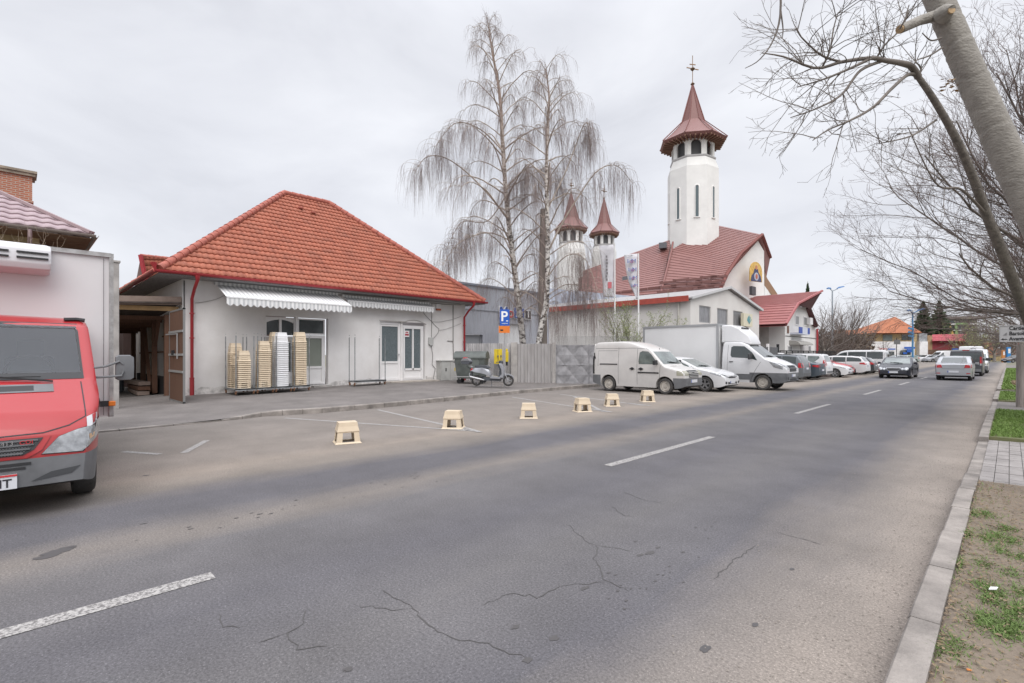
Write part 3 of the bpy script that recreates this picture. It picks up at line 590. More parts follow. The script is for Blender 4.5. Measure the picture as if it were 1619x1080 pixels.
# rear annex gable rising behind the left eave
A = empty('rear_annex', (-31.5, 5.2, 0), 'small orange tiled annex gable rising behind the shop house eave', 'annex')
p = lambda u, v, d: D(u, v, d)
a0, a1 = p(219, 441, 28), p(222, 405, 28)
mb = MB(); mb.prism([p(214, 450, 28), p(222, 408, 28), p(231, 446, 28)], Vector((-2, 2, 0))); mb.prism([(-38, 3.9, 0), (-31.7, 3.9, 0), (-31.7, 3.9, 4.6), (-38, 3.9, 4.6)], (0, 8, 0)); mb.build('wall', mat('dark_gable', (.16, .11, .10), .9), A)
tile_roof('roof', p(231, 448, 28), p(300, 448, 29.5), p(222, 404, 28), p(290, 411, 29.5), m_tile, A)
mb = MB(); mb.bar(p(222, 403, 27.9), p(232, 450, 27.9), .16); mb.build('barge_board', m_gutter, A); mb = MB(); ridge_caps(mb, p(222, 404, 28), p(290, 411, 29.5), .09); mb.build('ridge_tiles', m_ridge, A)

# ---- timber carport between the two houses
CP = empty('timber_carport', (-24, 3.2, 0), 'open timber carport with brown posts under a sloping plank roof', 'carport')
m_wood = mat('brown_timber', (.135, .065, .038), .8, var=.6, vscale=5, col2=(.06, .03, .02), bump=.3, bscale=20, stretch=(6, 6, .6))
m_oldwood = mat('weathered_beam', (.26, .20, .17), .85, var=.45, vscale=5, col2=(.12, .08, .06), stretch=(1, 1, 1), bump=.4)
for x, y in ((-22.06, 4.0), (-24.4, 4.0), (-26.9, 4.0), (-29.4, 4.0)):
    mb = MB(); mb.bar((x, y, .08), (x, y, 3.1), .17); mb.build('post', m_wood, CP)
mb = MB(); mb.bar((-24.3, 4.0, 2.0), (-23.5, 4.0, 3.1), .12); mb.build('brace', m_wood, CP)
mb = MB(); mb.bar((-24.6, 3.9, .1), (-26.6, 4.0, 2.9), .12); mb.build('brace', m_wood, CP)
mb = MB(); mb.bar((-21.5, 1.2, 3.42), (-21.45, 4.32, 3.60), .12, .30); mb.build('beam', m_oldwood, CP)
mb = MB(); mb.bar((-21.8, 1.0, 3.24), (-21.8, 4.3, 3.32), .1, .16); mb.build('beam', mat('fresh_timber', (.46, .30, .15), .8, var=.2), CP)
mb = MB(); mb.prism([(-21.3, 1.0, 3.32), (-21.3, 4.3, 3.50), (-30, 4.3, 2.9), (-30, 1.0, 2.75)], (0, 0, .05)); mb.build('roof', mat('dark_planks', (.09, .07, .06), .9, var=.4), CP)
for x in np.arange(-23, -30, -1.1):
    mb = MB(); mb.bar((x, 1.1, 3.05-(-21.4-x)*.05), (x, 4.2, 3.12-(-21.4-x)*.05), .08, .14); mb.build('rafter', m_wood, CP)
mb = MB(); mb.bar((-21.9, 4.15, 1.75), (-29, 4.2, 1.7), .06); mb.bar((-21.9, 4.15, 2.35), (-24, 4.2, 2.35), .05); mb.build('rail', m_wood, CP)
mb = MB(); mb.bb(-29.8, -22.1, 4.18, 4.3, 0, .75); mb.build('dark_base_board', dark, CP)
mb = MB(); mb.bb(-22.9, -22.4, 4.1, 4.2, 1.9, 2.6); mb.build('pinned_board', mat('ochre_board', (.45, .28, .08), .8), CP)
# buildings seen through the passage
BY = empty('courtyard_building', (-34, -2, 0), 'pale courtyard building glimpsed through the timber passage', 'building')
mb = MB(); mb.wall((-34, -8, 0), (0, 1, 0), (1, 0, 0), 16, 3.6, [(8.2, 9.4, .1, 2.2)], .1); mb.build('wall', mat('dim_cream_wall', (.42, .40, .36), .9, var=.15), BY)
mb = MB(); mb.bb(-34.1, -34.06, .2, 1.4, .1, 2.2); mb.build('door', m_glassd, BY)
mb = MB(); mb.prism([(-33.2, -8.2, 3.3), (-33.2, 8.2, 3.3), (-37, 8.2, 5.0), (-37, -8.2, 5.0)], (0, 0, .12)); mb.build('roof', mat('pale_roof_sheet', (.45, .40, .30), .8, var=.15), BY)
# swung open gate leaf
GT = empty('timber_gate', (-20.6, 3.8, .1), 'brown boarded gate leaf standing open beside the red downpipe', 'gate')
gx0, gx1 = -20.35, -18.35; gy = 3.78
mb = MB()
for i in range(7): a = gx0+.05+(gx1-gx0-.1)*i/7; mb.bb(a+.004, a+(gx1-gx0-.1)/7-.004, gy-.02, gy+.02, .14, 3.06)
mb.build('boards', m_wood, GT)
mb = MB(); mb.bb(gx0, gx0+.05, gy-.03, gy+.03, .1, 3.1); mb.bb(gx1-.05, gx1, gy-.03, gy+.03, .1, 3.12); mb.bb(gx0, gx1, gy-.03, gy+.03, 3.06, 3.11); mb.bb(gx0, gx1, gy-.03, gy+.03, .09, .14); mb.build('frame', mat('grey_steel', (.22, .22, .22), .5, metal=.3), GT)
mb = MB()
for z in (1.05, 1.6, 2.35): mb.bb(gx0, gx1-.02, gy-.05, gy-.022, z, z+.07)
mb.tube([(gx0-.3, gy-.07, 2.32), (gx0+1.4, gy-.07, 2.30)], .02, 6); mb.tube([(gx0+1.4, gy-.07, 2.3), (gx0+1.4, gy-.07, 1.5)], .02, 6); mb.build('bolt', mat('galvanised', (.42, .42, .42), .45, metal=.5), GT)
mb = MB(); mb.box((gx0+.7, gy-.06, 1.7), (.18, .06, .16)); mb.build('lock', dark, GT)
# concrete post left of the passage
PS = MB(); PS.bb(-18.9, -18.65, 1.98, 2.20, 0, 4.35); PS.bb(-18.93, -18.62, 1.95, 2.23, 4.35, 4.42); tag(PS.build('gate_post', concrete, bevel=.015), 'tall grey concrete gate post just right of the red truck box', 'post')

# ---- neighbour house at far left: mauve pressed metal tiles, brick chimney
NH = empty('mauve_roof_house', (-24, -6, 0), 'ochre house with mauve metal tile roof behind the red truck', 'house')
m_mauve = tile_material('mauve_metal_tile', (.36, .27, .29), (.38, .29, .31), (.34, .25, .27), moss=(.30, .22, .24), tw=.36, th=.42, rough=.45)
nex, ney, nez = -22.0, 1.86, 5.70
mb = MB(); mb.wall((-23.1, -16, 0), (0, 1, 0), (1, 0, 0), 16.6, 5.6, [], .1); mb.wall((-23.1, .6, 0), (-1, 0, 0), (0, 1, 0), 10, 5.6, [], .1); mb.build('wall', mat('ochre_render', (.42, .33, .19), .9, var=.35, vscale=1.2, bump=.2), NH)
tp = Vector((nex-6.4, ney-6.4, nez+4.0))
tile_roof('roof', (nex, -18, nez), (nex, ney, nez), (tp.x, -18, tp.z), tuple(tp), m_mauve, NH, tw=.36, th=.42, amp=.045, step=.035)
tile_roof('roof', (nex, ney, nez), (nex-12.8, ney, nez), tuple(tp), tuple(tp), m_mauve, NH, tw=.36, th=.42, amp=.045, step=.035)
mb = MB(); mb.bar((nex, ney, nez+.07), tp+Vector((0, 0, .08)), .22, .09); mb.build('ridge_flashing', mat('mauve_metal', (.33, .24, .25), .45), NH)
mb = MB(); s = .30; q = Vector((nex, ney-2, nez)).lerp(Vector((tp.x, tp.y-2, tp.z)), s); mb.bb(q.x-.12, q.x+.1, q.y-14, q.y+.35, q.z+.1, q.z+.22); mb.build('snow_guard', MATS['mauve_metal'], NH)
mb = MB(); gutter(mb, (nex+.08, -18, nez-.02), (nex+.08, ney+.1, nez-.02)); gutter(mb, (nex+.1, ney+.1, nez-.02), (nex-12, ney+.1, nez-.02)); mb.build('gutter', mat('brown_grey_metal', (.24, .20, .18), .5), NH, smooth=50)
mb = MB(); mb.prism([(nex, -18, nez-.16), (nex, ney, nez-.16), (-23.1, ney, nez-.16), (-23.1, -18, nez-.16)], (0, 0, .04)); mb.prism([(-23.1, ney, nez-.17), (-23.1, .6, nez-.17), (-34, .6, nez-.17), (-34, ney, nez-.17)], (0, 0, .04)); mb.build('soffit', mat('brown_soffit', (.17, .10, .06), .8, var=.3, stretch=(6, 1, 1)), NH)
mb = MB(); mb.tube([(nex+.08, .35, nez-.1), (nex+.08, .35, nez-.3), (-22.9, .35, nez-.85), (-22.9, .35, 1)], .055, 10); mb.build('downpipe', MATS['mauve_metal'], NH, smooth=50)
ch = Vector(D(22, 300, 21)); mb = MB(); m_brick = bpy.data.materials.new('brick'); m_brick.use_nodes = True; n_ = m_brick.node_tree.nodes; l_ = m_brick.node_tree.links
bt = n_.new('ShaderNodeTexBrick'); tcn = n_.new('ShaderNodeTexCoord'); mpp = n_.new('ShaderNodeMapping'); sxx = n_.new('ShaderNodeSeparateXYZ'); axx = n_.new('ShaderNodeMath'); cxx = n_.new('ShaderNodeCombineXYZ'); l_.new(tcn.outputs['Object'], sxx.inputs[0]); l_.new(sxx.outputs[0], axx.inputs[0]); l_.new(sxx.outputs[1], axx.inputs[1]); l_.new(axx.outputs[0], cxx.inputs[0]); l_.new(sxx.outputs[2], cxx.inputs[1]); l_.new(cxx.outputs[0], bt.inputs[0])
bt.inputs['Color1'].default_value = (.44, .16, .085, 1); bt.inputs['Color2'].default_value = (.33, .11, .06, 1); bt.inputs['Mortar'].default_value = (.40, .33, .28, 1); bt.inputs['Scale'].default_value = 1; bt.inputs['Brick Width'].default_value = .26; bt.inputs['Row Height'].default_value = .085; bt.inputs['Mortar Size'].default_value = .014
l_.new(bt.outputs[0], n_['Principled BSDF'].inputs['Base Color']); n_['Principled BSDF'].inputs['Roughness'].default_value = .9
cc = (ch.x, ch.y); mb.bb(cc[0]-.45, cc[0]+.45, cc[1]-1.3, cc[1]+.55, 7, 9.15); mb.bb(cc[0]-.49, cc[0]+.49, cc[1]-1.34, cc[1]+.59, 8.05, 8.12); chm = mb.build('chimney', m_brick, NH)
mb = MB(); mb.bb(cc[0]-.55, cc[0]+.55, cc[1]-1.4, cc[1]+.65, 9.15, 9.27); mb.bb(cc[0]-.6, cc[0]+.6, cc[1]-1.45, cc[1]+.7, 9.27, 9.37); mb.build('chimney_cap', mat('stained_cap', (.27, .23, .18), .9, var=.3), chm)

# timber and clutter kept in the carport
for i, (x, z, l) in enumerate(((-25.5, .12, 3.2), (-25.4, .30, 2.6), (-25.8, .48, 2.9))):
    mb = MB(); mb.box((x, 3.62, z), (l, .38, .14), rz=R(2*i-2)); tag(mb.build('plank_bundle', m_wood if i % 2 else m_oldwood), ['brown plank bundle lying lowest by the carport posts', 'middle plank bundle stacked by the carport posts', 'topmost grey plank bundle by the carport posts'][i], 'timber')
mb = MB(); mb.puff([(-28.2, 0), (-27.4, 0), (-27.5, 1.0), (-28.1, 1.05)], 2.6, 3.4, .08, .85); tag(mb.build('covered_stack', mat('dark_tarpaulin', (.05, .055, .06), .7, var=.3)), 'dark covered stack deep inside the timber carport', 'stack')
# ---- grey profiled metal store, cream shed, church, white hall
m_clad = bpy.data.materials.new('ribbed_grey_cladding'); MATS['ribbed_grey_cladding'] = m_clad
def ribbed(m, c1, c2, freq, strength=.6, axis=(0, 1)):
    m.use_nodes = True; n = m.node_tree.nodes; l = m.node_tree.links; b = n['Principled BSDF']; b.inputs['Roughness'].default_value = .55
    g = n.new('ShaderNodeNewGeometry'); s = n.new('ShaderNodeSeparateXYZ'); l.new(g.outputs['Position'], s.inputs[0]); a = n.new('ShaderNodeMath'); a.operation = 'ADD'; l.new(s.outputs[0], a.inputs[0]); l.new(s.outputs[1], a.inputs[1])
    w = n.new('ShaderNodeMath'); w.operation = 'MULTIPLY'; w.inputs[1].default_value = freq*6.283; l.new(a.outputs[0], w.inputs[0]); si = n.new('ShaderNodeMath'); si.operation = 'SINE'; l.new(w.outputs[0], si.inputs[0])
    nn = n.new('ShaderNodeTexNoise'); nn.inputs['Scale'].default_value = .7; nn.inputs['Detail'].default_value = 7; l.new(g.outputs['Position'], nn.inputs[0]); rp = n.new('ShaderNodeValToRGB'); rp.color_ramp.elements[0].position = .3; rp.color_ramp.elements[1].position = .7
    rp.color_ramp.elements[0].color = (*c1, 1); rp.color_ramp.elements[1].color = (*c2, 1); l.new(nn.outputs[0], rp.inputs[0]); l.new(rp.outputs[0], b.inputs['Base Color'])
    bp = n.new('ShaderNodeBump'); bp.inputs['Strength'].default_value = strength; bp.inputs['Distance'].default_value = .03; l.new(si.outputs[0], bp.inputs['Height']); l.new(bp.outputs[0], b.inputs['Normal'])
ribbed(m_clad, (.42, .43, .47), (.34, .35, .39), 3.0)
m_roofdk = bpy.data.materials.new('blue_grey_sheet'); MATS['blue_grey_sheet'] = m_roofdk; ribbed(m_roofdk, (.25, .27, .32), (.17, .19, .23), 1.2)
m_cream = bpy.data.materials.new('cream_shed_panels'); MATS['cream_shed_panels'] = m_cream; ribbed(m_cream, (.66, .64, .61), (.60, .575, .55), .9, .25)
GB = empty('metal_store', (-26, 24, 0), 'grey ribbed metal store with blue letters over its door', 'store')
mb = MB(); mb.wall((-26, 18.9, 0), (0, 1, 0), (1, 0, 0), 11.3, 6.35, [(5.75, 8.5, 0, 3.9), (.6, 4.2, 0, 3.0)], .3); mb.wall((-26, 30.2, 0), (-1, 0, 0), (0, 1, 0), 8, 6.35, [], .1); mb.wall((-26, 18.9, 0), (-1, 0, 0), (0, -1, 0), 14, 6.35, [], .1); mb.build('wall', m_clad, GB)
mb = MB(); mb.prism([(-25.9, 18.8, 6.35), (-25.9, 30.3, 6.35), (-40, 30.3, 6.5), (-40, 18.8, 6.5)], (0, 0, .14)); mb.build('roof', m_roofdk, GB)
mb = MB(); mb.bb(-26.28, -26.2, 24.6, 27.45, 0, 3.95); mb.build('door', mat('white_shutter', (.66, .66, .66), .6), GB)
mb = MB(); rect_frame(mb, -26.28, 19.5, 23.1, .1, 2.98, .12, .12); mb.bb(-26.25, -26.2, 19.6, 23.0, .1, 2.9); mb.build('door', mat('grey_door', (.30, .31, .33), .6), GB)
mb = MB(); mb.bar((-25.98, 18.9, 4.7), (-25.98, 30.2, 4.7), .05, .04); mb.build('panel_joint', mat('joint_grey', (.24, .25, .27), .6), GB)
mb = MB(); mb.bb(-26, -25.75, 20.2, 20.4, 4.3, 4.75); mb.build('camera_box', m_pvc, GB, bevel=.02)
m_blue = mat('sign_blue', (.02, .10, .40), .5); m_red = mat('sign_red', (.52, .035, .04), .5); m_blk = mat('sign_black', (.03, .03, .035), .5); m_wht = mat('sign_white', (.78, .78, .78), .5)
SG = empty('letter_sign', (-25.9, 26.5, 4.9), 'blue and red raised lettering with a black number tile on the metal store', 'sign')
Mx = lambda x, y, z: frame((x, y, z), (0, 1, 0), (0, 0, 1))
yy = 24.62
for chx, mm, w_ in (('M', m_blue, .80), ('o', m_red, .56), ('b', m_blue, .56), ('i', m_blue, .24), ('l', m_blue, .24)):
    text('letter', chx, 1.08, Mx(-25.93, yy+w_/2, 4.66), m_wht, SG, .05, bold=.05); text('letter', chx, 1.08, Mx(-25.86, yy+w_/2, 4.66), mm, SG, .05); yy += w_+.03
mb = MB(); mb.bb(-25.98, -25.85, 27.22, 27.92, 4.28, 4.98); tl = mb.build('number_tile', m_wht, SG); mb = MB(); mb.bb(-25.86, -25.83, 27.27, 27.87, 4.33, 4.93); mb.build('number_face', m_blk, SG); text('digit', '1', .66, Mx(-25.82, 27.57, 4.63), m_wht, SG, .02, bold=.02)

SH = empty('cream_shed', (-24, 40, 0), 'long cream panelled shed with red eave trim and gabled front', 'shed')
sy, sx_ = 36.0, -17.0
mb = MB(); mb.wall((-42, sy, 0), (1, 0, 0), (0, -1, 0), 25, 5.75, [], .1); win = [(3.3-.2, 5.2, 3.15, 5.2), (6.3, 8.1, 3.05, 5.1), (9.2, 11.0, 2.95, 5.0)]
mb.wall((sx_, sy, 0), (0, 1, 0), (1, 0, 0), 14.5, 5.75, [(1.5, 3.6, 4.1, 5.45), (4.85, 7.05, 4.1, 5.45), (8.2, 10.35, 4.1, 5.45)], .15); mb.prism([(sx_, sy, 5.75), (sx_, sy+14.5, 5.75), (sx_, sy+7.0, 7.15)], (-.2, 0, 0)); mb.build('wall', m_cream, SH)
for a, b in ((1.5, 3.6), (4.85, 7.05), (8.2, 10.35)):
    f = MB(); rect_frame(f, sx_-.14, sy+a, sy+b, 4.1, 5.45, .08, .08); w_ = f.build('window', mat('grey_frame', (.35, .35, .35), .6), SH); g = MB(); g.bb(sx_-.12, sx_-.10, sy+a+.05, sy+b-.05, 4.15, 5.4); g.build('pane', mat('streaky_pane', (.19, .19, .20), .3, var=.5, vscale=3, stretch=(1, 5, .4)), w_)
mb = MB(); mb.prism([(sx_+.25, sy-.3, 5.80), (sx_+.25, sy+7.0, 7.25), (-42, sy+7, 7.25), (-42, sy-.3, 5.80)], (0, 0, .1)); mb.prism([(sx_+.25, sy+14.8, 5.80), (sx_+.25, sy+7.0, 7.25), (-42, sy+7, 7.25), (-42, sy+14.8, 5.80)], (0, 0, .1)); mb.build('roof', mat('grey_roof_sheet', (.34, .33, .33), .6, var=.15), SH)
mb = MB(); mb.bar((sx_+.27, sy-.3, 5.86), (sx_+.27, sy+7, 7.33), .08, .20); mb.bar((sx_+.27, sy+14.8, 5.86), (sx_+.27, sy+7, 7.33), .08, .20); mb.build('barge_board', mat('pale_grey_trim', (.50, .50, .50), .5), SH)
mb = MB(); mb.bb(-42, sx_-.0, sy-.42, sy-.3, 5.62, 6.05); mb.build('eave_trim', mat('red_trim', (.36, .065, .045), .6, var=.15), SH)
mb = MB(); mb.tube([(sx_-.9, sy-.12, 5.6), (sx_-.9, sy-.12, .2)], .07, 8); mb.build('downpipe', mat('cream_pipe', (.50, .48, .44), .6), SH)
# blue-grey low roof in front of the church apse
LR = empty('grey_annex', (-40, 44, 0), 'blue grey sheet roof rising behind the cream shed eave', 'annex')
mb = MB(); q = [D(868, 500, 53), D(868, 456, 57), D(1000, 468, 52), D(1036, 484, 50), D(1000, 500, 49)]; mb.prism(q, (-.4, .4, 0)); mb.build('roof', m_roofdk, LR); mb = MB(); b0 = D(870, 500, 54); b1 = D(1000, 500, 50); mb.prism([(b0.x, b0.y, 0), (b1.x, b1.y, 0), (b1.x, b1.y, b1.z), (b0.x, b0.y, b0.z)], (-.5, .5, 0)); mb.build('wall', m_cream, LR)

# ---- church
CHX = empty('church', (-40, 66, 0), 'white church with a tall octagonal bell tower and brown red metal roofs', 'church')
m_croof = tile_material('church_metal_tile', (.235, .108, .096), (.25, .117, .104), (.215, .098, .088), moss=(.20, .098, .088), tw=.6, th=.5, rough=.5)
m_cwhite = mat('church_render', (.72, .71, .69), .9, var=.08, vscale=.4)
m_cdark = mat('church_opening', (.06, .06, .065), .6); m_gold = mat('gilt', (.16, .10, .06), .35, metal=.8); m_cbeam = mat('brown_rafter', (.20, .11, .075), .8)
def octa(c, r, z, rot=22.5): return [Vector((c[0]+r*math.cos(R(rot+45*i)), c[1]+r*math.sin(R(rot+45*i)), z)) for i in range(8)]
def tower(parent_name, u, d, w_px, v_base, v_shoulder, v_arc, v_eave, eave_px, v_mid, mid_px, v_top, v_cross, slits, label, slope_rows):
    c = D(u, 560, d); T = empty('bell_tower', (c.x, c.y, 0)); T.parent = CHX; T.location = Vector((c.x, c.y, 0))-CHX.location
    rpx = d/F_; z = lambda v: H_+(V_-v)*rpx; R8 = (w_px/2)*rpx/math.cos(R(22.5))*1.0
    C = (c.x, c.y); rot = 0.0 # a flat face turned halfway to the camera
    face = math.degrees(math.atan2(-c.y, -c.x))+10.0; rot = face+22.5
    Ro = lambda r, zz: octa(C, r, zz, rot)
    mb = MB(); mb.loft([Ro(R8, 0), Ro(R8, z(v_shoulder)), Ro(R8*.86, z(v_arc))]); b = mb.build('wall', m_cwhite, None); b.parent = T; b.data.transform(Matrix.Translation(Vector((-c.x, -c.y, 0))))
    def fix(o, par=T): o.parent = par; o.data.transform(Matrix.Translation(Vector((-c.x, -c.y, 0)))); return o
    # belfry with arched openings: piers, arches, ring beam
    rb = R8*.84; z0, z1 = z(v_arc), z(v_eave-(v_arc-v_eave)*.28); hh = z1-z0; mb = MB(); P = Ro(rb, 0)
    for i in range(8):
        a, b_ = P[i], P[(i+1) % 8]; e_ = (b_-a); L = e_.length; ed = e_.normalized(); nn = Vector((ed.y, -ed.x, 0)); cc_ = (a+b_)/2-Vector((C[0], C[1], 0))
        if nn.dot(cc_) < 0: nn = -nn
        n = 14; wo = L*.30; zs = z0+hh*.50; arch = [(a+ed*(L/2+wo*math.cos(math.pi*k/n)), zs+wo*math.sin(math.pi*k/n)) for k in range(n+1)]
        Lp, Rp = a+ed*(L/2+wo), a+ed*(L/2-wo); Q = lambda p, zz: Vector((p.x, p.y, zz)); th = -nn*.25
        mb.prism([Q(b_, z0), Q(Lp, z0), Q(Lp, zs), Q(b_, zs)], th); mb.prism([Q(Rp, z0), Q(a, z0), Q(a, zs), Q(Rp, zs)], th)
        for k in range(n): p0, q0 = arch[k]; p1, q1 = arch[k+1]; mb.prism([Q(p0, q0), Q(p1, q1), Q(p1, z1), Q(p0, z1)], th)
        mb.prism([Q(b_, zs), Q(Lp, zs), Q(Lp, z1), Q(b_, z1)], th); mb.prism([Q(Rp, zs), Q(a, zs), Q(a, z1), Q(Rp, z1)], th)
    fix(mb.build('belfry', m_cwhite))
    mb = MB(); mb.loft([Ro(rb*.72, z0), Ro(rb*.72, z0+hh*.95)]); fix(mb.build('belfry_core', mat('belfry_mesh_dark', (.13, .13, .135), .8)))
    mb = MB(); mb.loft([Ro(R8*.88, z0-.12), Ro(R8*.90, z0), Ro(R8*.90, z0+.14), Ro(rb*.98, z0+.14)]); fix(mb.build('string_course', mat('grey_band', (.40, .39, .39), .8)))
    mb = MB(); mb.loft([Ro(rb*1.0, z0+hh*.84), Ro(rb*1.10, z1-.1), Ro(rb*1.10, z1)]); fix(mb.build('cornice', m_cwhite))
    # flared spire
    re = eave_px/2*rpx/math.cos(R(22.5))*.985; rm = mid_px/2*rpx; ze = z(v_eave)+.1; zm = z(v_mid); zt = z(v_top)
    rings = [(re, ze-.25), (re*1.0, ze)]; n = slope_rows
    prof = []
    for k in range(n+1): t = k/n; prof.append((re+(rm-re)*(t**.85), ze+(zm-ze)*t))
    for k in range(1, int(n*1.6)+1): t = k/(int(n*1.6)); prof.append((rm*(1-t)+.10*t, zm+(zt-zm)*t))
    rr_ = [Ro(re*.93, ze-.25), Ro(re, ze-.02)]
    for (r, zz) in prof: rr_ += [Ro(r, zz), Ro(max(.06, r-.07*re/5), zz+.02)]
    mb = MB(); mb.loft(rr_); sp_ = mb.build('spire', m_croof); 
    fix(sp_)
    mb = MB()
    for i in range(8):
        for k in range(5):
            a = Ro(1, 0)[i].lerp(Ro(1, 0)[(i+1) % 8], k/5)-Vector((C[0], C[1], 0)); a.z = 0; p0 = Vector((C[0], C[1], ze-.42))+a*rb*.98; p1 = Vector((C[0], C[1], ze-.30))+a*re*.955; mb.bar(p0, p1, .16, .2)
    fix(mb.build('rafters', m_cbeam), T)
    mb = MB()
    for i in range(8):
        mb.tube([Vector(Ro(re, ze+.05)[i]), Vector(Ro(rm, zm+.05)[i]), Vector(Ro(.08, zt)[i])], .07*re/4, 4)
    fix(mb.build('hip_seams', mat('hip_metal', (.21, .085, .075), .5)))
    # cross
    zc = z(v_cross); mb = MB(); mb.lathe([(.0, zt-.1), (.26*re/4, zt+.15), (.0, zt+.5)], 8, (C[0], C[1], 0)); mb.tube([(C[0], C[1], zt), (C[0], C[1], zc)], .045, 6); hc = (zc-zt); right = Vector((.7071, .7071, 0)); cz = zt+hc*.55
    cpt = Vector((C[0], C[1], 0)); mb.bar(cpt+right*hc*.2+Vector((0, 0, cz-hc*.03)), cpt-right*hc*.2+Vector((0, 0, cz+hc*.05)), .09, .09); mb.bar(cpt+right*hc*.1+Vector((0, 0, cz+hc*.14)), cpt-right*hc*.1+Vector((0, 0, cz+hc*.16)), .09, .09)
    mb.lathe([(0, cz-.35), (.3*re/4, cz), (0, cz+.35)], 6, (C[0], C[1], 0)); fix(mb.build('cross', m_gold))
    # slit windows
    Pf = Ro(R8, 0)
    for i in range(8):
        a, b_ = Pf[i], Pf[(i+1) % 8]; m_ = (a+b_)/2; nn = (m_-Vector((C[0], C[1], 0))).normalized(); ed = (b_-a).normalized(); zz0 = 0
        if not slits: break
        zz0, zz1 = z(slits[0]), z(slits[1]); hw = R8*.075
        mb = MB(); pts = [m_+ed*hw+Vector((0, 0, zz0)), m_-ed*hw+Vector((0, 0, zz0))]+[m_+ed*hw*math.cos(math.pi*(1-k/6))+Vector((0, 0, zz1-hw+hw*math.sin(math.pi*(1-k/6)))) for k in range(7)]
        mb.prism([p_+nn*.01 for p_ in pts], nn*.03); wd = fix(mb.build('window', mat('slit_glass', (.10, .13, .14), .2)))
        mb = MB(); arc = [pts[1]+nn*.02]+[p_+nn*.02 for p_ in pts[2:]]+[pts[0]+nn*.02]; mb.tube(arc, .09, 4); mb.bar(m_+ed*hw*1.6+Vector((0, 0, zz0))+nn*.05, m_-ed*hw*1.6+Vector((0, 0, zz0))+nn*.05, .16, .1); o_ = fix(mb.build('window_surround', m_cwhite, None), wd)
    return T
tower('a', 1095, 64, 72, 372, 274, 258, 229, 97, 195, 36, 135, 88, (353, 304), '', 9)
tower('b', 903, 74, 42, 480, 397, 386, 364, 50, 347, 25, 306, 283, None, '', 6)
tower('c', 955, 77, 36, 480, 399, 390, 371, 46, 356, 22, 315, 292, None, '', 6)
cl = CHX.location
# nave roof: long slope toward the viewer, gable towards the street
g0 = D(1147, 450, 57); 
def P3(u, v, d): return D(u, v, d)
rt, rg = P3(1128, 355, 66), P3(1205, 371, 60)      # ridge by the tower -> gable peak
el, er = P3(1040, 484, 55), P3(1131, 474, 54.5)     # lower edge of this slope; right end is the kinked verge
kk = P3(1150, 432, 56.5)
def roof_poly(name, pts, m, th=.25, rows=None, seam=True):
    """planar-ish roof facet with stepped courses: strips between two chains (left chain, right chain)"""
    pass
def strip_roof(name, Lc, Rc, m, parent, n, step=.05):
    """Lc / Rc: polylines from eave up to ridge at left and right"""
    def at(ch, t):
        ln = [0]
        for a, b in zip(ch, ch[1:]): ln.append(ln[-1]+(b-a).length)
        s = t*ln[-1]
        for i in range(len(ch)-1):
            if s <= ln[i+1]+1e-6: return ch[i].lerp(ch[i+1], (s-ln[i])/max(1e-6, ln[i+1]-ln[i]))
        return ch[-1]
    mid = (at(Lc, .5)+at(Rc, .5))/2; nrm = (Rc[0]-Lc[0]).cross(at(Lc, 1)-Lc[0]).normalized()
    if nrm.z < 0: nrm = -nrm
    bm = bmesh.new(); uvl = bm.loops.layers.uv.new('UVMap')
    for r in range(n):
        a0, a1, b0, b1 = at(Lc, r/n), at(Rc, r/n), at(Lc, (r+1)/n), at(Rc, (r+1)/n); A = [a0+nrm*step, a1+nrm*step, b1, b0]; B = [a0-nrm*.02, a1-nrm*.02, a1+nrm*step, a0+nrm*step]
        for q, uvs in ((A, None), (B, None)):
            vs_ = [bm.verts.new(p_) for p_ in q]; f = bm.faces.new(vs_); W_ = (a1-a0).length
            for lp, uvv in zip(f.loops, ((0, r*.5+.02), (W_, r*.5+.02), (W_, r*.5+.48), (0, r*.5+.48))): lp[uvl].uv = uvv
    # underside
    for r in range(n):
        q = [at(Lc, r/n)-nrm*.25, at(Rc, r/n)-nrm*.25, at(Rc, (r+1)/n)-nrm*.25, at(Lc, (r+1)/n)-nrm*.25]; bm.faces.new([bm.verts.new(p_) for p_ in q])
    me = bpy.data.meshes.new(name); bm.to_mesh(me); bm.free(); me.materials.append(m); me.transform(Matrix.Translation(-parent.location)); o = bpy.data.objects.new(name, me); COL.objects.link(o); o.parent = parent; return o
strip_roof('roof', [el, P3(1062, 395, 60.5), rt], [er, kk, rg], m_croof, CHX, 40)
# second slope to the left of the valley
strip_roof('roof', [P3(915, 484, 60), P3(922, 428, 68)], [P3(1040, 484, 55.2), P3(1062, 378, 64)], m_croof, CHX, 30)
strip_roof('roof', [P3(915, 470, 66), P3(915, 440, 66)], [P3(958, 470, 63), P3(952, 424, 66)], m_croof, CHX, 8)
mb = MB(); mb.tube([el+Vector((0, 0, .1)), P3(1062, 395, 60.3), P3(1064, 383, 62)], .13, 5); mb.build('valley_seam', MATS['hip_metal'], CHX)
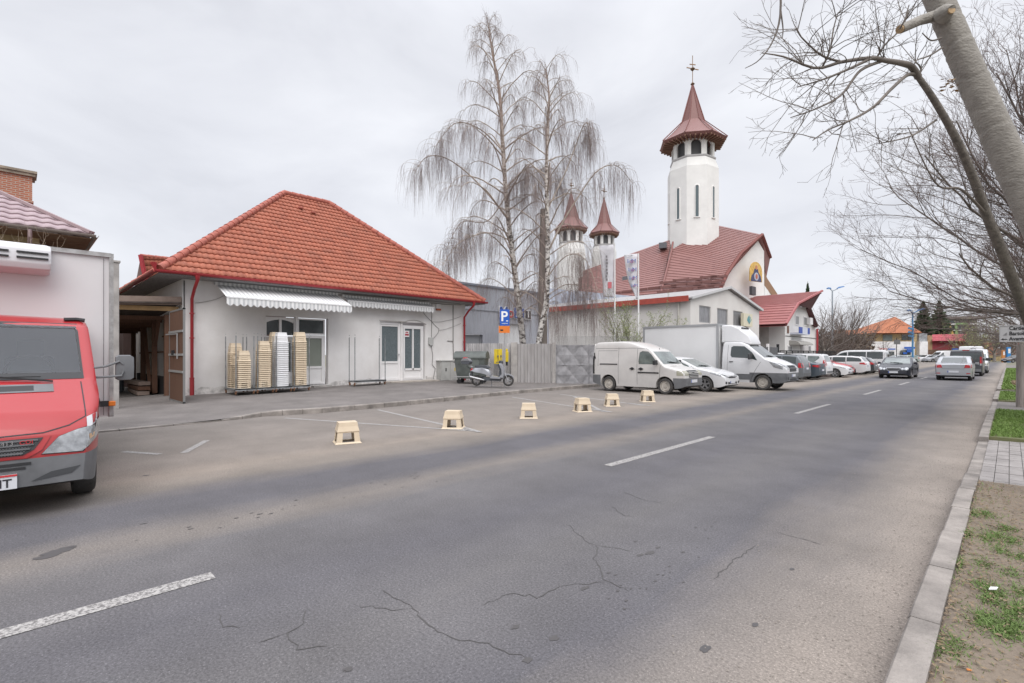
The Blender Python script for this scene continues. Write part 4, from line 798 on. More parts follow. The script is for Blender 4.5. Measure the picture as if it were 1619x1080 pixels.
# snow guards: short darker bars across the lower courses
mb = MB(); rr = random.Random(8)
for (t, cnt) in ((.10, 5), (.17, 6), (.24, 5), (.31, 5)):
    for k in range(cnt):
        s = (k+.5)/cnt+rr.uniform(-.03, .03); a = el.lerp(P3(1062, 395, 60.5), t/.7*.8); b = er.lerp(kk, min(1, t*2.6)); c_ = a.lerp(b, s); d_ = (b-a).normalized(); mb.bar(c_-d_*.9+Vector((.1, -.1, .22+.12*(k % 2))), c_+d_*.9+Vector((.1, -.1, .22+.12*(k % 2))), .1, .26)
for (t, cnt) in ((.12, 4), (.22, 4)):
    for k in range(cnt):
        s = (k+.5)/cnt+rr.uniform(-.03, .03); a = P3(960, 484, 58.5).lerp(P3(965, 420, 66), t); b = P3(1040, 484, 55.2).lerp(P3(1062, 378, 64), t); c_ = a.lerp(b, s); d_ = (b-a).normalized(); mb.bar(c_-d_*.7+Vector((.1, -.1, .25)), c_+d_*.7+Vector((.1, -.1, .25)), .1, .24)
mb.build('snow_guard', mat('snow_guard_metal', (.15, .062, .055), .6), CHX)
for (u, v, d) in ((1047, 391, 63), (990, 444, 62)):
    mb = MB(); c_ = P3(u, v, d); mb.box(c_+Vector((.25, -.25, .1)), (.9, .9, .7), rz=R(20)); mb.build('skylight', mat('skylight_dark', (.12, .12, .13), .3), CHX)
# gable wall
gp = [P3(1120, 560, 57.5), P3(1120, 474, 57), P3(1147, 438, 58), P3(1166, 410, 59.0), P3(1197, 378, 60.6), P3(1208, 397, 61.4), P3(1209, 560, 61.5)]
mb = MB(); mb.prism(gp, (-.5, .1, 0)); mb.build('gable_wall', m_cwhite, CHX)
mb = MB(); mb.tube([er, kk, P3(1172, 400, 58), rg], .22, 5); mb.tube([rg, P3(1218, 407, 63)], .22, 5); mb.build('barge_board', mat('dark_red_barge', (.17, .045, .035), .6), CHX)
mb = MB(); mb.prism([rg, P3(1218, 407, 63), P3(1211, 442, 63.5), P3(1208, 398, 61.6), P3(1198, 380, 60.8)], (-1.5, .6, 0)); mb.build('roof', m_croof, CHX)
mb = MB(); mb.prism([P3(1209, 430, 62), P3(1213, 440, 65), P3(1230, 466, 67), P3(1224, 470, 66), P3(1209, 455, 62)], (-2, 2, 0)); mb.build('roof', mat('tan_roof_underside', (.26, .15, .085), .8), CHX)
mb = MB(); mb.prism([P3(1209, 560, 61.5), P3(1209, 452, 61.5), P3(1222, 470, 66), P3(1222, 560, 66)], (-1, 0, 0)); mb.build('side_wall', m_cwhite, CHX)
# arched mosaic on the gable (plain robed figure, halo, gold ground)
cM = P3(1189.5, 431, 59.2); wdir = (P3(1209, 431, 61.5)-P3(1166, 431, 59.0)); wdir.z = 0; wdir.normalize(); nM = Vector((wdir.y, -wdir.x, 0)); 
def mp2(x, z, o=0.): return cM+wdir*x+Vector((0, 0, z))+nM*(o-.0)
mo = MB(); pl = [(-1.15, -1.15), (1.15, -1.15)]+[(1.15*math.cos(math.pi*k/12), .05+1.15*math.sin(math.pi*k/12)) for k in range(13)]
mo.prism([mp2(x, z, .40) for x, z in pl], nM*.08); MO = mo.build('mosaic', mat('gold_mosaic', (.55, .36, .10), .6, var=.3, vscale=3), CHX)
mo = MB(); mo.prism([mp2(x, z, .49) for x, z in [(-1.0, -1.12), (1.0, -1.12), (.85, -.5), (.45, -.1), (.3, .35), (-.3, .35), (-.45, -.1), (-.85, -.5)]], nM*.03); mo.build('figure', mat('robe_blue', (.06, .07, .14), .7), MO)
mo = MB(); mo.prism([mp2(.42*math.cos(a*.5236), .55+.42*math.sin(a*.5236), .485) for a in range(12)], nM*.02); mo.build('halo', mat('halo_gold', (.60, .42, .14), .5), MO)
mo = MB(); mo.prism([mp2(.2*math.cos(a*.5236), .52+.27*math.sin(a*.5236), .51) for a in range(12)], nM*.03); mo.build('face', mat('mosaic_skin', (.45, .20, .12), .7), MO)
mo = MB(); mo.prism([mp2(.42*math.cos(a*.5236), -.55+.48*math.sin(a*.5236), .525) for a in range(12)], nM*.02); mo.build('medallion', mat('pale_blue_glass', (.40, .42, .48), .6), MO)
mo = MB(); mo.prism([mp2(.2*math.cos(a*.5236), -.55+.3*math.sin(a*.5236), .55) for a in range(12)], nM*.02); mo.build('medallion_figure', mat('mosaic_red', (.42, .13, .08), .7), MO)
mb = MB(); q = P3(1190, 460, 58.6); mb.box(q, (.3, 1.3, 1.0)); mb.build('window', m_cdark, CHX)
# church lower body so the roofs stand on walls
mb = MB(); b = [P3(1035, 484, 58), P3(1120, 484, 57.8)]; mb.prism([(b[0].x, b[0].y, 0), (b[1].x, b[1].y, 0), (b[1].x, b[1].y, 6.6), (b[0].x, b[0].y, 6.6)], (-6, 6, 0)); b = [P3(915, 484, 63), P3(1035, 484, 58)]; mb.prism([(b[0].x, b[0].y, 0), (b[1].x, b[1].y, 0), (b[1].x, b[1].y, 6.6), (b[0].x, b[0].y, 6.6)], (-6, 6, 0)); mb.build('side_wall', m_cwhite, CHX)

# ---- white hall with the swooping red roof
HL = empty('white_hall', (-17, 64, 0), 'white two storey hall with an upswept red metal roof and blue balcony panels', 'house')
m_hroof = tile_material('hall_metal_tile', (.30, .105, .10), (.32, .115, .108), (.28, .095, .092), moss=(.27, .11, .10), tw=.6, th=.5, rough=.5)
hl0, hl1 = 57.6, 70.0; X0 = -17.0
def OX(u, v, X): d = X*2**.5/(tt(u)-1); r = d*tt(u); return Vector((X, (r+d)/2**.5, H_+(V_-v)*d/F_))
def OY(u, v, Y): d = Y*2**.5/(tt(u)+1); r = d*tt(u); return Vector(((r-d)/2**.5, Y, H_+(V_-v)*d/F_))
gw = [OX(1241, 560, X0), OX(1241, 512, X0), OX(1258, 483, X0), OX(1268, 478, X0), OX(1279, 488, X0), OX(1291, 516, X0), OX(1291, 560, X0)]
mb = MB(); g_ = [Vector((X0, p_.y, max(p_.z, 0) if i not in (0, 6) else 0)) for i, p_ in enumerate(gw)]; mb.prism(g_, (-10, 0, 0)); mb.build('wall', m_cwhite, HL)
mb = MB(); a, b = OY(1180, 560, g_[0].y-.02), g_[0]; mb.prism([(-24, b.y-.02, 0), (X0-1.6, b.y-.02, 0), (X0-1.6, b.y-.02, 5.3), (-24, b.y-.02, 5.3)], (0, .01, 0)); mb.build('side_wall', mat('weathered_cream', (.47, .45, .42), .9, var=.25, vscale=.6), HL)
pk_ = OX(1300, 460, -14.9); r1 = OX(1262, 480, -15.9); e1 = OX(1243, 512, -16.1)
SHF = Vector((-14, 0, 0)); strip_roof('roof', [e1+SHF, r1+SHF, pk_+SHF], [e1, r1, pk_], m_hroof, HL, 18)
mb = MB(); mb.prism([r1, pk_, OX(1282, 490, -16.5), OX(1276, 486, -17)], (-.3, .3, 0)); mb.prism([OX(1279, 486, -16.9), OX(1283, 488, -16.4), OX(1294, 515, -16.3), OX(1291, 518, -16.9)], (-2.5, .2, 0)); mb.build('barge_board', mat('hall_barge', (.11, .045, .045), .7), HL)
mb = MB(); mb.tube([e1, r1, pk_], .14, 5); mb.build('verge_flashing', mat('hall_flash', (.33, .10, .10), .5), HL)
for (u0, u1, v0, v1) in ((1257, 1263, 498, 515), (1270, 1276, 500, 516), (1245, 1252, 546, 557), (1277, 1282, 546, 557)):
    a, b = OX(u0, v0, X0+.02), OX(u1, v1, X0+.02); f = MB(); rect_frame(f, X0+.01, a.y, b.y, b.z, a.z, .12, .06); w_ = f.build('window', m_pvc, HL); g = MB(); g.bb(X0+.012, X0+.03, a.y+.1, b.y-.1, b.z+.1, a.z-.1); g.build('pane', mat('grey_pane', (.22, .22, .22), .3), w_)
a, b = OX(1257, 517, X0+.5), OX(1274, 530, X0+.5); mb = MB(); mb.bb(X0, X0+.9, a.y, b.y, b.z, b.z+.2); mb.bb(X0+.85, X0+.9, a.y+1.2, b.y-.8, b.z+.2, a.z); bal = mb.build('balcony', mat('pale_balcony', (.55, .58, .66), .6), HL)
mb = MB(); mb.bb(X0+.86, X0+.92, a.y, a.y+1.2, b.z+.1, a.z); mb.bb(X0+.86, X0+.92, b.y-.8, b.y, b.z+.1, a.z); mb.build('balcony_panel', mat('balcony_blue', (.03, .07, .33), .5), bal)
mb = MB(); a, b = OX(1262, 538, X0+.9), OX(1283, 546, X0+.9); n = 8; q = [Vector((X0+.02, a.y, b.z))]; poly = [(X0+1.1*math.sin(math.pi/2*k/n), b.z+(a.z-b.z)*math.cos(math.pi/2*k/n)) for k in range(n+1)]; mb.loft([[Vector((x, a.y, z_)) for x, z_ in poly]+[Vector((X0, a.y, b.z))], [Vector((x, b.y, z_)) for x, z_ in poly]+[Vector((X0, b.y, b.z))]]); mb.build('canopy', mat('grey_canopy', (.30, .29, .27), .7), HL)
mb = MB(); a, b = OX(1266, 546, X0+.03), OX(1277, 560, X0+.03); mb.bb(X0, X0+.05, a.y, b.y, .1, a.z); mb.build('door', mat('light_door', (.55, .53, .52), .6), HL)
mb = MB(); a = OX(1281, 508, X0+.3); mb.box((X0+.25, a.y, a.z), (.4, 1.1, .8)); mb.build('air_conditioner', m_pvc, HL)
mb = MB(); a = OX(1292, 520, X0+.2); mb.tube([(X0+.2, a.y, a.z), (X0+.2, a.y, 0)], .12, 8); mb.build('downpipe', m_gutter, HL)
mb = MB(); a, b = OX(1242, 531, X0+.03), OX(1290, 535, X0+.03); mb.bar((X0+.03, a.y, a.z), (X0+.03, b.y, b.z), .05); mb.build('wall_cable', m_cable, HL)
mb = MB(); a = OX(1246, 521, X0+.03); mb.box((X0+.03, a.y, a.z), (.05, .5, .8)); mb.build('coat_of_arms_plate', mat('brown_plate', (.17, .08, .05), .6), HL)
# projecting sign on the shed corner (cream with a blue-green emblem)
PSN = empty('box_sign', OX(1188, 497, -16.6), 'square cream box sign with a teal leaf emblem on the shed corner', 'sign'); a, b = OX(1174, 495, -16.7), OX(1188, 517, -16.7)
mb = MB(); mb.bb(-16.85, -16.6, a.y, b.y, b.z, a.z); mb.build('panel', mat('cream_panel', (.62, .58, .44), .5), PSN)
cy_, cz_ = (a.y+b.y)/2, (a.z+b.z)/2; mb = MB()
for k in range(5): an = R(90+(k-2)*28); mb.prism([(-16.59, cy_+.25, cz_-.35), (-16.59, cy_+.25+.55*math.cos(an-.15), cz_-.3+.75*math.sin(an-.15)), (-16.59, cy_+.25+.6*math.cos(an+.15), cz_-.3+.65*math.sin(an+.15))], (.01, 0, 0))
mb.build('emblem', mat('teal_print', (.10, .30, .33), .5), PSN)
# dark railing and cream lean-to in front of the hall
def railing(name, a, b, h, label, z0=0., n=None, m=dark):
    a = Vector(a); b = Vector(b); L = (b-a).length; E_ = empty(name, tuple(a), label, 'railing'); mb = MB(); mb.bar(a+Vector((0, 0, h)), b+Vector((0, 0, h)), .05, .06); mb.bar(a+Vector((0, 0, h*.15)), b+Vector((0, 0, h*.15)), .04); mb.bar(a+Vector((0, 0, h*.8)), b+Vector((0, 0, h*.8)), .03); mb.build('rail', m, E_)
    n = n or int(L/.16); mb = MB()
    for i in range(n+1): p_ = a.lerp(b, i/n); w_ = .07 if i % 12 == 0 else .02; mb.bar(p_, p_+Vector((0, 0, h)), w_)
    mb.build('bars', m, E_)
railing('iron_railing', (-15.6, 52, 0), (-15.6, 74, 0), 2.0, 'black iron railing in front of the white hall')
GTE = empty('dark_gate_panel', (-15.7, 47, 0), 'dark boarded gate with white posts beside the white hall', 'gate'); mb = MB(); mb.bb(-15.75, -15.65, 43.5, 51.5, .1, 2.3); mb.build('board', mat('dark_board', (.09, .09, .095), .7, var=.3), GTE)
for y in (43.4, 46.0, 48.8, 51.6):
    mb = MB(); mb.bb(-15.8, -15.6, y, y+.18, 0, 2.6); mb.build('post', white_wall if y in (46.0, 48.8) else dark, GTE)
# ================================================================= FAR END OF THE STREET
def Fb(u0, u1, v0, v1, d, th, name, m, parent):   # frontal box, true metres at distance d
    a, b = D(u0, v1, d), D(u1, v0, d); off = Vector((-.7071, .7071, 0))*th; mb = MB(); z0, z1 = max(a.z, 0), b.z
    mb.prism([(a.x, a.y, z0), (b.x, b.y, z0), (b.x, b.y, z1), (a.x, a.y, z1)], off); return mb.build(name, m, parent)
YH = empty('yellow_house', D(1415, 575, 112), 'yellow upper storey house with a pyramid orange roof at the street end', 'house'); YH.location.z = 0
m_yel = mat('pale_yellow_render', (.56, .43, .24), .9, var=.08); m_or = tile_material('orange_far_tile', (.40, .145, .07), (.43, .16, .08), (.37, .13, .06), tw=.8, th=.8)
Fb(1385, 1452, 527, 590, 112, 8, 'wall', m_yel, YH); Fb(1376, 1446, 540, 590, 111, .5, 'shop_front', white_wall, YH); Fb(1362, 1376, 542, 590, 111.5, 3, 'side_wing', white_wall, YH); Fb(1454, 1467, 540, 590, 111, 3, 'side_wing', white_wall, YH); Fb(1453, 1466, 527, 541, 111.5, 3, 'glazed_porch', mat('dull_glazing', (.30, .31, .32), .4, var=.3, vscale=1), YH)
ap = D(1415, 501, 116); e4 = [D(1378, 527, 110), D(1458, 526, 110), D(1458, 526, 110)+Vector((-8, 8, 0)), D(1378, 527, 110)+Vector((-8, 8, 0))]
for i in range(4): strip_roof('roof', [e4[i], ap+Vector((-.05, 0, 0))], [e4[(i+1) % 4], ap+Vector((.05, 0, 0))], m_or, YH, 14)
for (u0, u1, v0, v1) in ((1396, 1411, 529, 539), (1426, 1434, 529, 538), (1435, 1441, 529, 538)): Fb(u0, u1, v0, v1, 111.9, .08, 'window', m_glassd if u0 > 1420 else mat('teal_pane', (.22, .26, .25), .3), YH)
def Fbn(*a): return Fb(*a)
for (u0, u1, v0, v1) in ((1402, 1414, 556, 570), (1424, 1440, 554, 575)): Fb(u0, u1, v0, v1, 110.6, .1, 'shop_window', m_glassd, YH)
txM = lambda u, v, d: frame(D(u, v, d), (.7071, .7071, 0), (0, 0, 1))
def cross_sign():
    for (u0, u1, v0, v1, m_) in ((1430, 1447, 548.5, 551.5, m_blue), (1434, 1442, 552, 557, m_blue), (1428, 1434, 557, 560, m_blue)): Fb(u0, u1, v0, v1, 110.4, .1, 'shop_sign', m_, YH)
cross_sign(); Fb(1370, 1376, 549, 553, 110.4, .1, 'shop_sign', m_blue, YH)
text('shop_sign', 'TIALA AUTO', 1.0, txM(1404, 551.5, 110.4), m_red, YH, .03) if False else Fb(1390, 1402, 551, 552.3, 110.4, .1, 'shop_sign', m_red, YH); Fb(1404, 1416, 551, 553, 110.4, .1, 'shop_sign', m_blue, YH)
LH = empty('long_orange_house', D(1360, 575, 122), 'long low house with a faded orange roof left of the yellow house', 'house'); LH.location.z = 0
strip_roof('roof', [D(1305, 549, 120), D(1318, 522, 126)], [D(1376, 544, 118), D(1394, 521, 124)], mat('faded_orange', (.33, .15, .08), .8, var=.2, vscale=1) , LH, 10); Fb(1305, 1378, 545, 590, 122, 4, 'wall', mat('tan_wall', (.30, .22, .15), .9, var=.3), LH); Fb(1368, 1384, 529, 540, 117, 2, 'glazed_porch', MATS['dull_glazing'], LH)
RB = empty('red_wall_store', D(1500, 575, 118), 'low store with a crimson sheet wall and roof at the street end', 'store'); RB.location.z = 0
strip_roof('roof', [D(1474, 539, 117), D(1474, 529, 121)], [D(1528, 539, 117), D(1528, 528, 121)], mat('crimson_sheet', (.36, .06, .075), .6, var=.15), RB, 4); Fb(1474, 1526, 539, 553, 118, 4, 'wall', mat('crimson_wall', (.28, .045, .06), .7, var=.1), RB); Fb(1467, 1474, 530, 560, 118, 3, 'pillar', mat('tan_pillar', (.36, .24, .14), .9), RB); Fb(1467, 1528, 553, 590, 117.5, 2, 'lower_wall', mat('dark_brown_fence', (.13, .075, .05), .8, var=.3), RB)
BW = empty('brown_store', D(1560, 575, 125), 'tan and brick coloured store behind the bare trees at the street end', 'store'); BW.location.z = 0
Fb(1526, 1576, 541, 590, 124, 4, 'wall', mat('brick_far', (.30, .15, .10), .9, var=.2), BW); Fb(1530, 1585, 562, 590, 123, .5, 'fence_front', mat('tan_fence', (.30, .23, .12), .9, var=.3), BW); Fb(1576, 1680, 552, 590, 126, 4, 'wing', mat('dark_brick', (.16, .10, .08), .9, var=.3), BW)
OG = empty('ochre_gable_house', D(1500, 575, 135), 'ochre gabled house half hidden behind the conifers', 'house'); OG.location.z = 0
mb = MB(); mb.prism([D(1484, 560, 135), D(1510, 560, 135), D(1509, 530, 135), D(1502, 512, 135), D(1493, 528, 135)], (-4, 4, 0)); mb.build('wall', mat('ochre_far', (.50, .33, .10), .9), OG); mb = MB(); mb.prism([D(1480, 528, 134), D(1494, 531, 134), D(1503, 511, 134), D(1488, 513, 134)], (-4, 4, .3)); mb.build('roof', mat('orange_far_plain', (.42, .16, .06), .8), OG)
CBk = empty('concrete_block', D(1520, 575, 150), 'unfinished grey concrete apartment block with green and white bands', 'building'); CBk.location.z = 0
Fb(1499, 1545, 503, 545, 150, 10, 'wall', mat('raw_concrete', (.32, .30, .28), .9, var=.15), CBk); Fb(1500, 1560, 500, 504, 149, 12, 'roof', mat('block_cap', (.22, .19, .18), .9), CBk)
for (v0, v1) in ((506, 511), (514, 520), (523, 530)):
    for (u0, u1) in ((1501, 1510), (1517, 1528), (1531, 1542)): Fb(u0, u1, v0, v1, 149.8, .1, 'window', m_glassd, CBk)
for (v0, v1) in ((511.5, 513.5), (521, 522.6)): Fb(1500, 1545, v0, v1, 149.3, .5, 'balcony_band', white_wall, CBk)
Fb(1511, 1514, 511, 530, 149.2, .4, 'green_pillar', mat('lime_green', (.25, .42, .18), .8), CBk); Fb(1514, 1530, 510.5, 513, 149.1, .4, 'green_band', MATS['lime_green'], CBk)
# far terrain line of dark brown growth is built as trees later
# ---- street lamps
def street_lamp(u, v_top, d, label, arm_h=.4, extra=False):
    p_ = D(u, 560, d); L_ = empty('street_lamp', (p_.x, p_.y, 0), label, 'street lamp', 'blue street lamps'); h = H_+(V_-v_top)*d/F_; ri = Vector((.7071, .7071, 0)); c_ = Vector((p_.x, p_.y, 0)); m_p = mat('lamp_blue', (.06, .19, .36), .4) if extra else mat('lamp_grey_pole', (.30, .34, .38), .5); m_h = mat('lamp_head_blue', (.04, .13, .30), .4); s = d/70
    mb = MB(); mb.tube([c_, c_+Vector((0, 0, h*.5)), c_+Vector((0, 0, h))], [.13*s, .11*s, .08*s], 10); mb.build('pole', m_p, L_, smooth=60)
    mb = MB(); mb.tube([c_+Vector((0, 0, h)), c_+ri*.4*s+Vector((0, 0, h+.15*s)), c_+ri*.75*s+Vector((0, 0, h+.30*s))], .06*s, 6); mb.tube([c_+Vector((0, 0, h)), c_-ri*.35*s+Vector((0, 0, h+.3*s))], .06*s, 6); mb.build('arm', m_p, L_)
    for q, ln, tz in ((c_+ri*.7*s+Vector((0, 0, h+.30*s)), 1.0*s, .28), (c_-ri*.75*s+Vector((0, 0, h+.28*s)), .6*s, .0)):
        mb = MB(); mb.loft([[q+ri*x+Vector((-.7071*w_, .7071*w_, 0))+Vector((0, 0, x*tz+zz)) for w_, zz in ((-wd, 0), (-wd*.5, ht), (wd*.5, ht), (wd, 0))] for x, wd, ht in ((-.1*ln, .08*s, .08*s), (.25*ln, .22*s, .22*s), (.8*ln, .2*s, .16*s), (ln, .06*s, .04*s))]); mb.build('lamp_head', m_h, L_, smooth=60)
    if extra:
        mb = MB()
        for z_ in (.55, .62, .70): mb.bar(c_-ri*.8+Vector((0, 0, h*z_)), c_+ri*.2+Vector((0, 0, h*z_-.3)), .28, .35)
        mb.build('bracket', m_p, L_)
street_lamp(1316, 460, 72, 'tall grey blue double street lamp above the bare bushes'); street_lamp(1443, 495, 96, 'blue double street lamp in front of the yellow house', extra=True)
# ---- signs near the junction
def post_sign(name, u, vt, vb, w, h, d, m, label, mp=dark):
    p_ = D(u, 560, d); S_ = empty(name, (p_.x, p_.y, 0), label, 'sign'); zt, zb = H_+(V_-vt)*d/F_, H_+(V_-vb)*d/F_; ri = Vector((.7071, .7071, 0)); c_ = Vector((p_.x, p_.y, 0)); mb = MB(); mb.tube([c_, c_+Vector((0, 0, zt+.3))], .05, 8); mb.build('post', mp, S_); mb = MB(); fw = Vector((.7071, -.7071, 0))*.09
    mb.prism([c_+fw-ri*w/2+Vector((0, 0, zb)), c_+fw+ri*w/2+Vector((0, 0, zb)), c_+fw+ri*w/2+Vector((0, 0, zt)), c_+fw-ri*w/2+Vector((0, 0, zt))], fw*.3); mb.build('panel', m, S_); return S_
post_sign('board_sign', 1417.5, 537, 544.5, .95, 0, 74, mat('sign_back_grey', (.12, .12, .12), .6), 'dark square sign board on a thin post before the yellow house')
S_ = empty('give_way_sign', (.9, 71, 0), 'round red sign on a post at the far corner of the verge', 'sign'); mb = MB(); mb.tube([(.9, 71, 0), (.9, 71, 2.6)], .05, 8); mb.build('post', mat('galvanised', (.42, .42, .42), .45, metal=.5), S_); mb = MB(); mb.lathe([(0, 0), (.36, .0), (.36, .03), (0, .03)], 20, (.9, 70.9, 2.5), axis='Y'); mb.build('disc', m_red, S_)
tag(S_, 'round red sign on a post at the far corner of the verge', 'sign'); S_.name = 'round_sign'
for (u, w, vb, vt, m_, lb, nm) in ((1595.5, .75, 570, 549, mat('bright_blue_panel', (.03, .20, .48), .5), 'upright bright blue totem panel at the far corner', 'totem'), (1587, .5, 570, 554, mat('orange_panel', (.55, .22, .06), .6), 'slim orange totem left of the blue totem', 'totem')):
    p_ = D(u, 560, 100); T_ = empty(nm, (p_.x, p_.y, 0), lb, 'totem sign'); ri = Vector((.7071, .7071, 0)); c_ = Vector((p_.x, p_.y, 0)); zt = H_+(V_-vt)*100/F_; mb = MB(); mb.prism([c_-ri*w/2, c_+ri*w/2, c_+ri*w/2+Vector((0, 0, zt)), c_-ri*w/2+Vector((0, 0, zt))], (-.2, .2, 0)); mb.build('panel', m_, T_, bevel=.04); mb = MB(); mb.prism([c_-ri*w*.3+Vector((.02, -.02, zt*.6)), c_+ri*w*.3+Vector((.02, -.02, zt*.6)), c_+ri*w*.3+Vector((.02, -.02, zt*.9)), c_-ri*w*.3+Vector((.02, -.02, zt*.9))], (.02, -.02, 0)); mb.build('face', white_wall, T_)
# ================================================================= VEHICLES
def paint(name, col, metal=.0, rough=.35, dirt=.25):
    return mat(name, col, rough, metal, var=dirt, vscale=1.6, col2=tuple(c*.6+.06 for c in col), coat=.5, detail=6)
m_tyre = mat('tyre_rubber', (.055, .052, .05), .85, var=.3, vscale=8, bump=.3); m_rim = mat('alloy', (.42, .42, .43), .35, metal=.7); m_steelrim = mat('dusty_steel_rim', (.40, .37, .33), .6, var=.3, vscale=6)
m_glass = mat('vehicle_glass', (.035, .045, .045), .04, spec=.8, coat=.6); m_glassl = mat('light_vehicle_glass', (.13, .155, .15), .05, var=.5, vscale=1.7, spec=.8, coat=.6)
m_plas = mat('grey_bumper_plastic', (.135, .138, .145), .6, var=.2, vscale=3); m_black = mat('black_plastic', (.022, .022, .024), .5); m_lamp = mat('headlamp', (.34, .35, .36), .12, metal=.4, var=.4, vscale=9, coat=1.0); m_lampdim = mat('hazed_headlamp', (.34, .33, .26), .25, coat=.6)
m_tail = mat('tail_lamp', (.42, .015, .02), .2, var=.3, vscale=9, coat=.8); m_plate = mat('number_plate', (.62, .63, .66), .5); m_seam = mat('panel_gap', (.04, .04, .045), .8); m_amber = mat('amber_lens', (.75, .20, .02), .3); m_plblue = mat('plate_blue', (.03, .08, .35), .5)
def smooth_prof(pts, w=.05):
    xs = np.array([p[0] for p in pts][::-1]); zs = np.array([p[1] for p in pts][::-1])
    def f(x): return float(np.mean([np.interp(x+d, xs, zs) for d in (-w, -w*.5, 0, w*.5, w)])) if xs[0]+w < x < xs[-1]-w else float(np.interp(x, xs, zs))
    return f
def hull(S):
    """closed vehicle shell from a side outline; wheel arches rise out of the lower edge"""
    top = smooth_prof(S['top'], S.get('sm', .05)); xf, xb = S['top'][0][0], S['top'][-1][0]; W2 = S['W']/2; zb_ = S['belt']; Hh = max(p[1] for p in S['top']); sill = S.get('sill', .20); ra = S['r']+.07; rw = S['r']
    tum = S.get('tumble', .16); nose = S.get('nose', .16); tail = S.get('tail', .08); crown = S.get('crown', .05)
    xs = set(np.round(np.linspace(xb, xf, 44), 4))
    for a in (.02, .05, .1, .16, .25): xs |= {xf-a, xb+a}
    for p in S['top']: xs.add(p[0])
    for xw in S['axles']:
        for k in range(13): xs.add(round(xw+ra*math.cos(math.pi*k/12), 4))
        xs |= {xw+ra+.004, xw-ra-.004}
    xs = sorted(xs)
    def bot(x):
        z = sill; z = max(z, sill+.10*max(0, 1-(xf-x)/.35)**2*S.get('kick', 1)); z = max(z, sill+.12*max(0, 1-(x-xb)/.5)**2*S.get('kick', 1))
        for xw in S['axles']:
            if abs(x-xw) <= ra+1e-6: z = max(z, rw+math.sqrt(max(0, ra*ra-(x-xw)**2)))
        return z
    def plan(x):
        a = max(0, 1-(xf-x)/S.get('nl', .7)); b = max(0, 1-(x-xb)/S.get('tl', .45)); return W2*(1-nose*a**2.6-tail*b**2.6)
    def fz(z, x):
        if z <= zb_: u = (zb_-z)/max(.01, zb_-sill); return 1-.045*u**2-.012*(1-u)**2
        return .988-tum*((z-zb_)/(Hh-zb_))**1.15
    sk = [0, .06, .2, .4, .55, .7, .82, .92, 1.0]; rings = []
    for x in xs:
        zt = top(x); zbx = bot(x); cr = min(crown, (zt-zbx)*.4); zs = zt-cr; w = plan(x); ring = []
        ring.append((0, zbx)); ring.append((w*.86, zbx))
        for s in sk: z = zbx+s*(zs-zbx); ring.append((w*fz(z, x), z))
        yt = w*fz(zs, x); ring += [(yt*.975, zs+cr*.55), (yt*.92, zs+cr*.85), (yt*.6, zt), (0, zt+crown*.25)]
        full = [Vector((x, y, z)) for y, z in ring]+[Vector((x, -y, z)) for y, z in ring[1:-1][::-1]]; rings.append(full)
    return rings, top, plan, fz
def shell_bm(S):
    rings, top, plan, fz = hull(S); bm = bmesh.new(); k = len(rings[0]); vv = [[bm.verts.new(p) for p in r] for r in rings]
    for i in range(len(rings)-1):
        for j in range(k):
            f = bm.faces.new((vv[i][j], vv[i][(j+1) % k], vv[i+1][(j+1) % k], vv[i+1][j])); f.tag = (j == 0 or j == k-1)
    bm.faces.new(vv[0]); bm.faces.new(vv[-1][::-1]); bmesh.ops.recalc_face_normals(bm, faces=bm.faces); return bm, top, plan, fz
def obj_bm(name, bm, m, parent, smooth=40):
    me = bpy.data.meshes.new(name); bm.to_mesh(me); me.materials.append(m)
    for p in me.polygons: p.use_smooth = True
    me.set_sharp_from_angle(angle=R(smooth)); o = bpy.data.objects.new(name, me); COL.objects.link(o); o.parent = parent; return o
